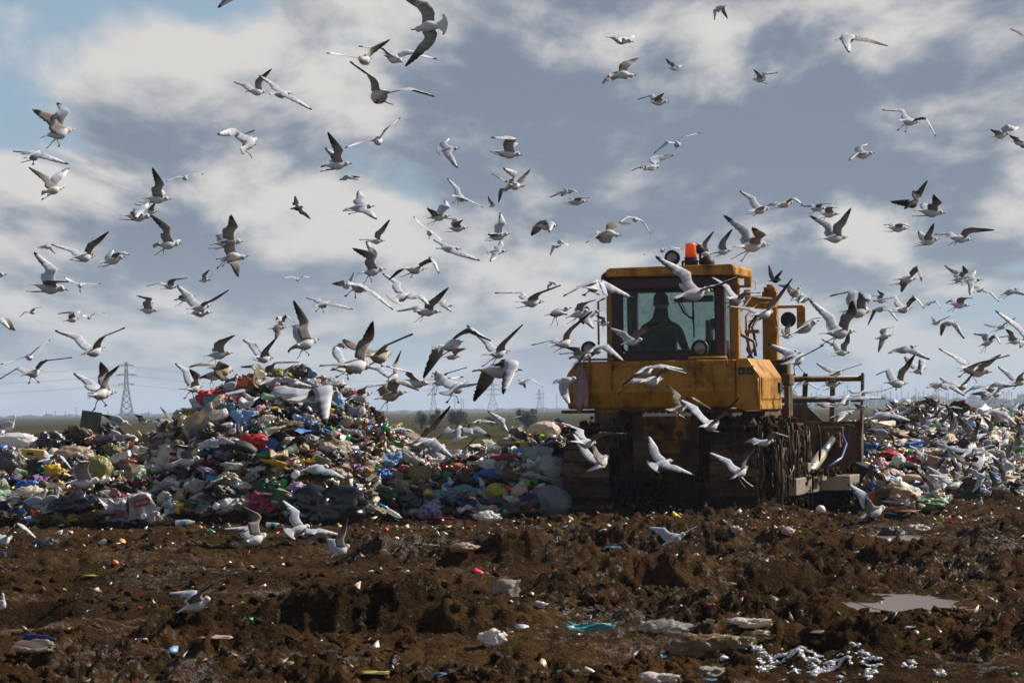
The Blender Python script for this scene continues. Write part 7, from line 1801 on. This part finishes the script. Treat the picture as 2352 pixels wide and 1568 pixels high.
E0 b g | 1215,945 1478,838 | 1385,810 1472,748 | 1340,800 1150,808 | 1345,985 | white gull standing in the dark mud with wings half raised
E0 b f | 1645,485 1852,405 | 1785,285 1670,203 | | 1725,520 | gull with upright barred wing hovering low before the mound's foot
E0 b df | 1965,400 2150,345 | 2200,372 2368,412 | 2050,250 1945,163 | | large white gull with wide fanned tail low before the slumped black bag
D b | 757,1283 808,1248 | 790,1225 803,1178 | 768,1240 752,1236 | | gull with one thin wing up beside the wide fan-tailed gull, low over the mud
D b | 1520,1252 1580,1222 | 1570,1225 1612,1204 | 1525,1215 1488,1208 | | white gull low over the mud in front of the bulldozer's shadowed belly
E2 b g | 1220,295 1412,215 | 1290,190 1270,150 | 1260,130 1148,55 | 1335,312 | gull landing on the mud by the blade with silvery wings raised
R1 b d | 230,250 655,180 | 600,195 860,285 | 400,170 280,245 | 300,345 | white wide-winged gull just right of the blade's end plate
R1 c sg | 215,430 612,395 | | | 470,540 | largest gull standing on the far heap beside the blade's end plate
R1 b sg | 555,475 705,410 | | | 650,505 | gull standing right behind the largest standing gull by the blade
R1 b sg | 880,525 1067,450 | | | 990,580 | grey-backed gull standing clear in the middle of the far heap
R1 c g | 1120,590 1340,600 | | | 1230,690 | dark-backed gull with head down on the far heap
R1 b | 590,150 780,110 | 700,85 530,3 | | | gull with dark triangular wing behind the wide-winged gull by the blade
R1 b | 740,230 605,190 | 790,130 860,5 | | | gull with narrow upright wing next to the dark triangular wing
R1 b | 830,100 1000,60 | 920,70 1075,0 | 870,60 850,20 | | gull taking off with one wing to the upper right, at the far heap's near end
R1 b | 1235,135 1365,110 | 1400,88 1550,122 | 1240,110 1130,272 | 1280,215 | gull with long wings bent like a bow over the far heap
R1 b | 1080,352 1352,325 | 1310,250 1415,140 | | 1210,370 | cream gull with one slim wing raised on the far heap's crest
R1 b | 1420,280 1570,230 | 1490,195 1465,138 | | | gull with a small upright wing left of the downward dark wing
R1 b | 1560,260 1742,210 | 1550,300 1518,385 | 1590,190 1622,143 | | gull with one dark wing pointing straight down on the heap's crest
R1 b d | 1810,190 2050,125 | 2090,160 2280,350 | 1790,140 1725,180 | | gull with a huge grey wing arching down right over the far heap
R1 b d | 1690,230 1740,180 | 1780,232 1892,322 | 1700,210 1660,250 | | gull with short grey wing down under the huge arching wing
R1 b f | 2010,645 2150,520 | 2100,395 1865,383 | 2160,470 2130,420 | | gull with brown wing level and white fanned tail at the far heap's right
R1 b d | 1500,772 1705,640 | 1850,625 2005,600 | 1455,650 1345,650 | | gull seen from behind with both barred wings spread flat on the flock
R1 b | 960,830 930,655 | 900,655 780,600 | 985,700 1000,640 | | gull lifting with white underwing, tail down, in the middle of the flock
R1 b | 950,880 1060,730 | 1020,770 1100,695 | | | gull with thin dark wing right of the gull with white underwing
R1 b f | 1270,1190 1532,1108 | 1500,930 1370,775 | | | gull with one tall curved wing upright at the front of the right flock
R1 b | 1340,1080 1120,900 | 1260,940 1250,870 | | | gull tumbling left with open wing next to the tall curved wing
R1 b f | 1640,1112 1842,950 | 1740,860 1470,820 | 1790,860 1835,700 | | gull with angular brown wing bent level and fanned tail, front of the flock
R1 b sg | 1585,1225 1762,1165 | | | 1700,1255 | gull crouching under the angular brown-winged gull
R1 b sg | 1755,1275 1948,1200 | | | 1850,1335 | gull standing near the mud edge with white bill patch, right front
R1 b sg | 1680,1455 1800,1300 | | | 1760,1465 | white-breasted gull standing lowest of the right flock, on the mud
R1 j sg | 2100,980 2335,870 | | | 2230,1020 | brownish gull standing at the right of the flock
R1 c sg | 1835,770 2065,720 | | | 1960,820 | dark grey gull standing in the middle of the right flock
R1 b | 2190,850 2360,700 | 2300,720 2180,860 | | | gull at the right edge with grey wing swept back over the flock
R1 b sg | 2130,1070 2330,1030 | | | 2240,1110 | grey hunched gull at the right edge of the flock
R1 b d | 2180,200 2340,120 | 2350,60 2420,10 | 2230,120 2300,20 | | gull with fanned tail at the right edge above the flock
R1 b f | 1990,90 2120,40 | 2130,20 2240,-20 | | | gull with narrow wing slanting up over the far field at right
R5 b | 1560,240 1450,130 | 1530,120 1330,0 | 1500,170 1480,130 | | gull with bent grey wing rising over the dip between mound and bulldozer
R5 b | 1150,150 1260,120 | 1290,120 1445,150 | | | gull with flat barred wing in the dip, left of the bent grey wing
R5 b f | 1560,350 1625,185 | 1640,90 1765,62 | 1690,230 1730,150 | | gull with black-fringed wings and fanned tail landing near the clear sheet
R5 c f | 950,375 1010,180 | 1200,205 1390,315 | 850,205 745,330 | | large spread-winged gull from behind landing in the dip
R5 b d | 190,230 365,225 | 400,225 560,325 | 290,210 250,230 | | gull with brown barred wing right of the mound's foot
R5 b | 1000,600 1130,480 | 1090,430 1200,305 | | | gull with slim dark wing raised steeply in the dip
R5 j sg | 1160,545 1335,405 | | | 1240,600 | brown gull with pale bill tip standing in the dip
R5 b g | 800,600 1010,520 | | | 900,640 | white gull feeding low in the dip beside the grey gull
""", "gulls over and on the rubbish tip")
FAR = [(2188, 1002), (2200, 1004), (2212, 1005), (2240, 1010), (2262, 1012), (2300, 1020), (2322, 1035), (2340, 1050), (2225, 1050), (2260, 1062), (2290, 1075), (2315, 1095), (2335, 1085), (2150, 1018), (2170, 1020), (2250, 1095), (2275, 1110), (2310, 1125),
       (2345, 1120), (2210, 1085), (2185, 1110), (2235, 1030), (2330, 1000), (2348, 985), (2290, 990), (2140, 995), (2120, 985), (2100, 1010)]
for i, (x_, y_) in enumerate(FAR):
    d_ = 1 if (i * 7) % 5 else -1
    w_ = 13 + (i * 5) % 6
    build_gull("gull", "c" if i % 6 == 0 else "b", "sg", (x_ - d_ * w_, y_ + 4), (x_ + d_ * w_, y_ - 9), None, None, (x_ + d_ * 2, y_ + 9), "grey and white gull standing packed in the feeding flock on the far right heap", "gulls packed in the feeding flock")
pr = random.Random(31)
for i in range(34):
    x_, y_ = pr.uniform(2110, 2352), pr.uniform(955, 1135)
    d_ = 1 if pr.random() < .8 else -1
    w_ = pr.uniform(17, 24)
    t_, b_ = (x_ - d_ * w_, y_ + pr.uniform(0, 8)), (x_ + d_ * w_, y_ - pr.uniform(0, 8))
    if i % 3 == 0: build_gull("gull", "c" if i % 5 == 0 else "b", "sg", t_, (b_[0], b_[1] - 6), None, None, (x_, y_ + 13), "grey and white gull standing packed in the feeding flock on the far right heap", "gulls packed in the feeding flock")
    else:
        up = pr.choice((1, 1, -1)); lean = pr.uniform(-30, 14) * d_
        w1_ = ((x_ + d_ * 4 + lean * .3, y_ - up * pr.uniform(14, 20)), (x_ + lean * 1.4, y_ - up * pr.uniform(34, 46)))
        w2_ = ((x_ - d_ * pr.uniform(4, 16), y_ - pr.uniform(6, 16)), (x_ - d_ * pr.uniform(24, 44), y_ - pr.uniform(6, 26)))
        build_gull("gull", "b", "f" if i % 4 == 0 else "", t_, b_, w1_, w2_, (x_ - d_ * 3, y_ + 15) if i % 2 else None, "gull with open wings jostling in the packed flock over the far right heap", "gulls jostling over the feeding flock")
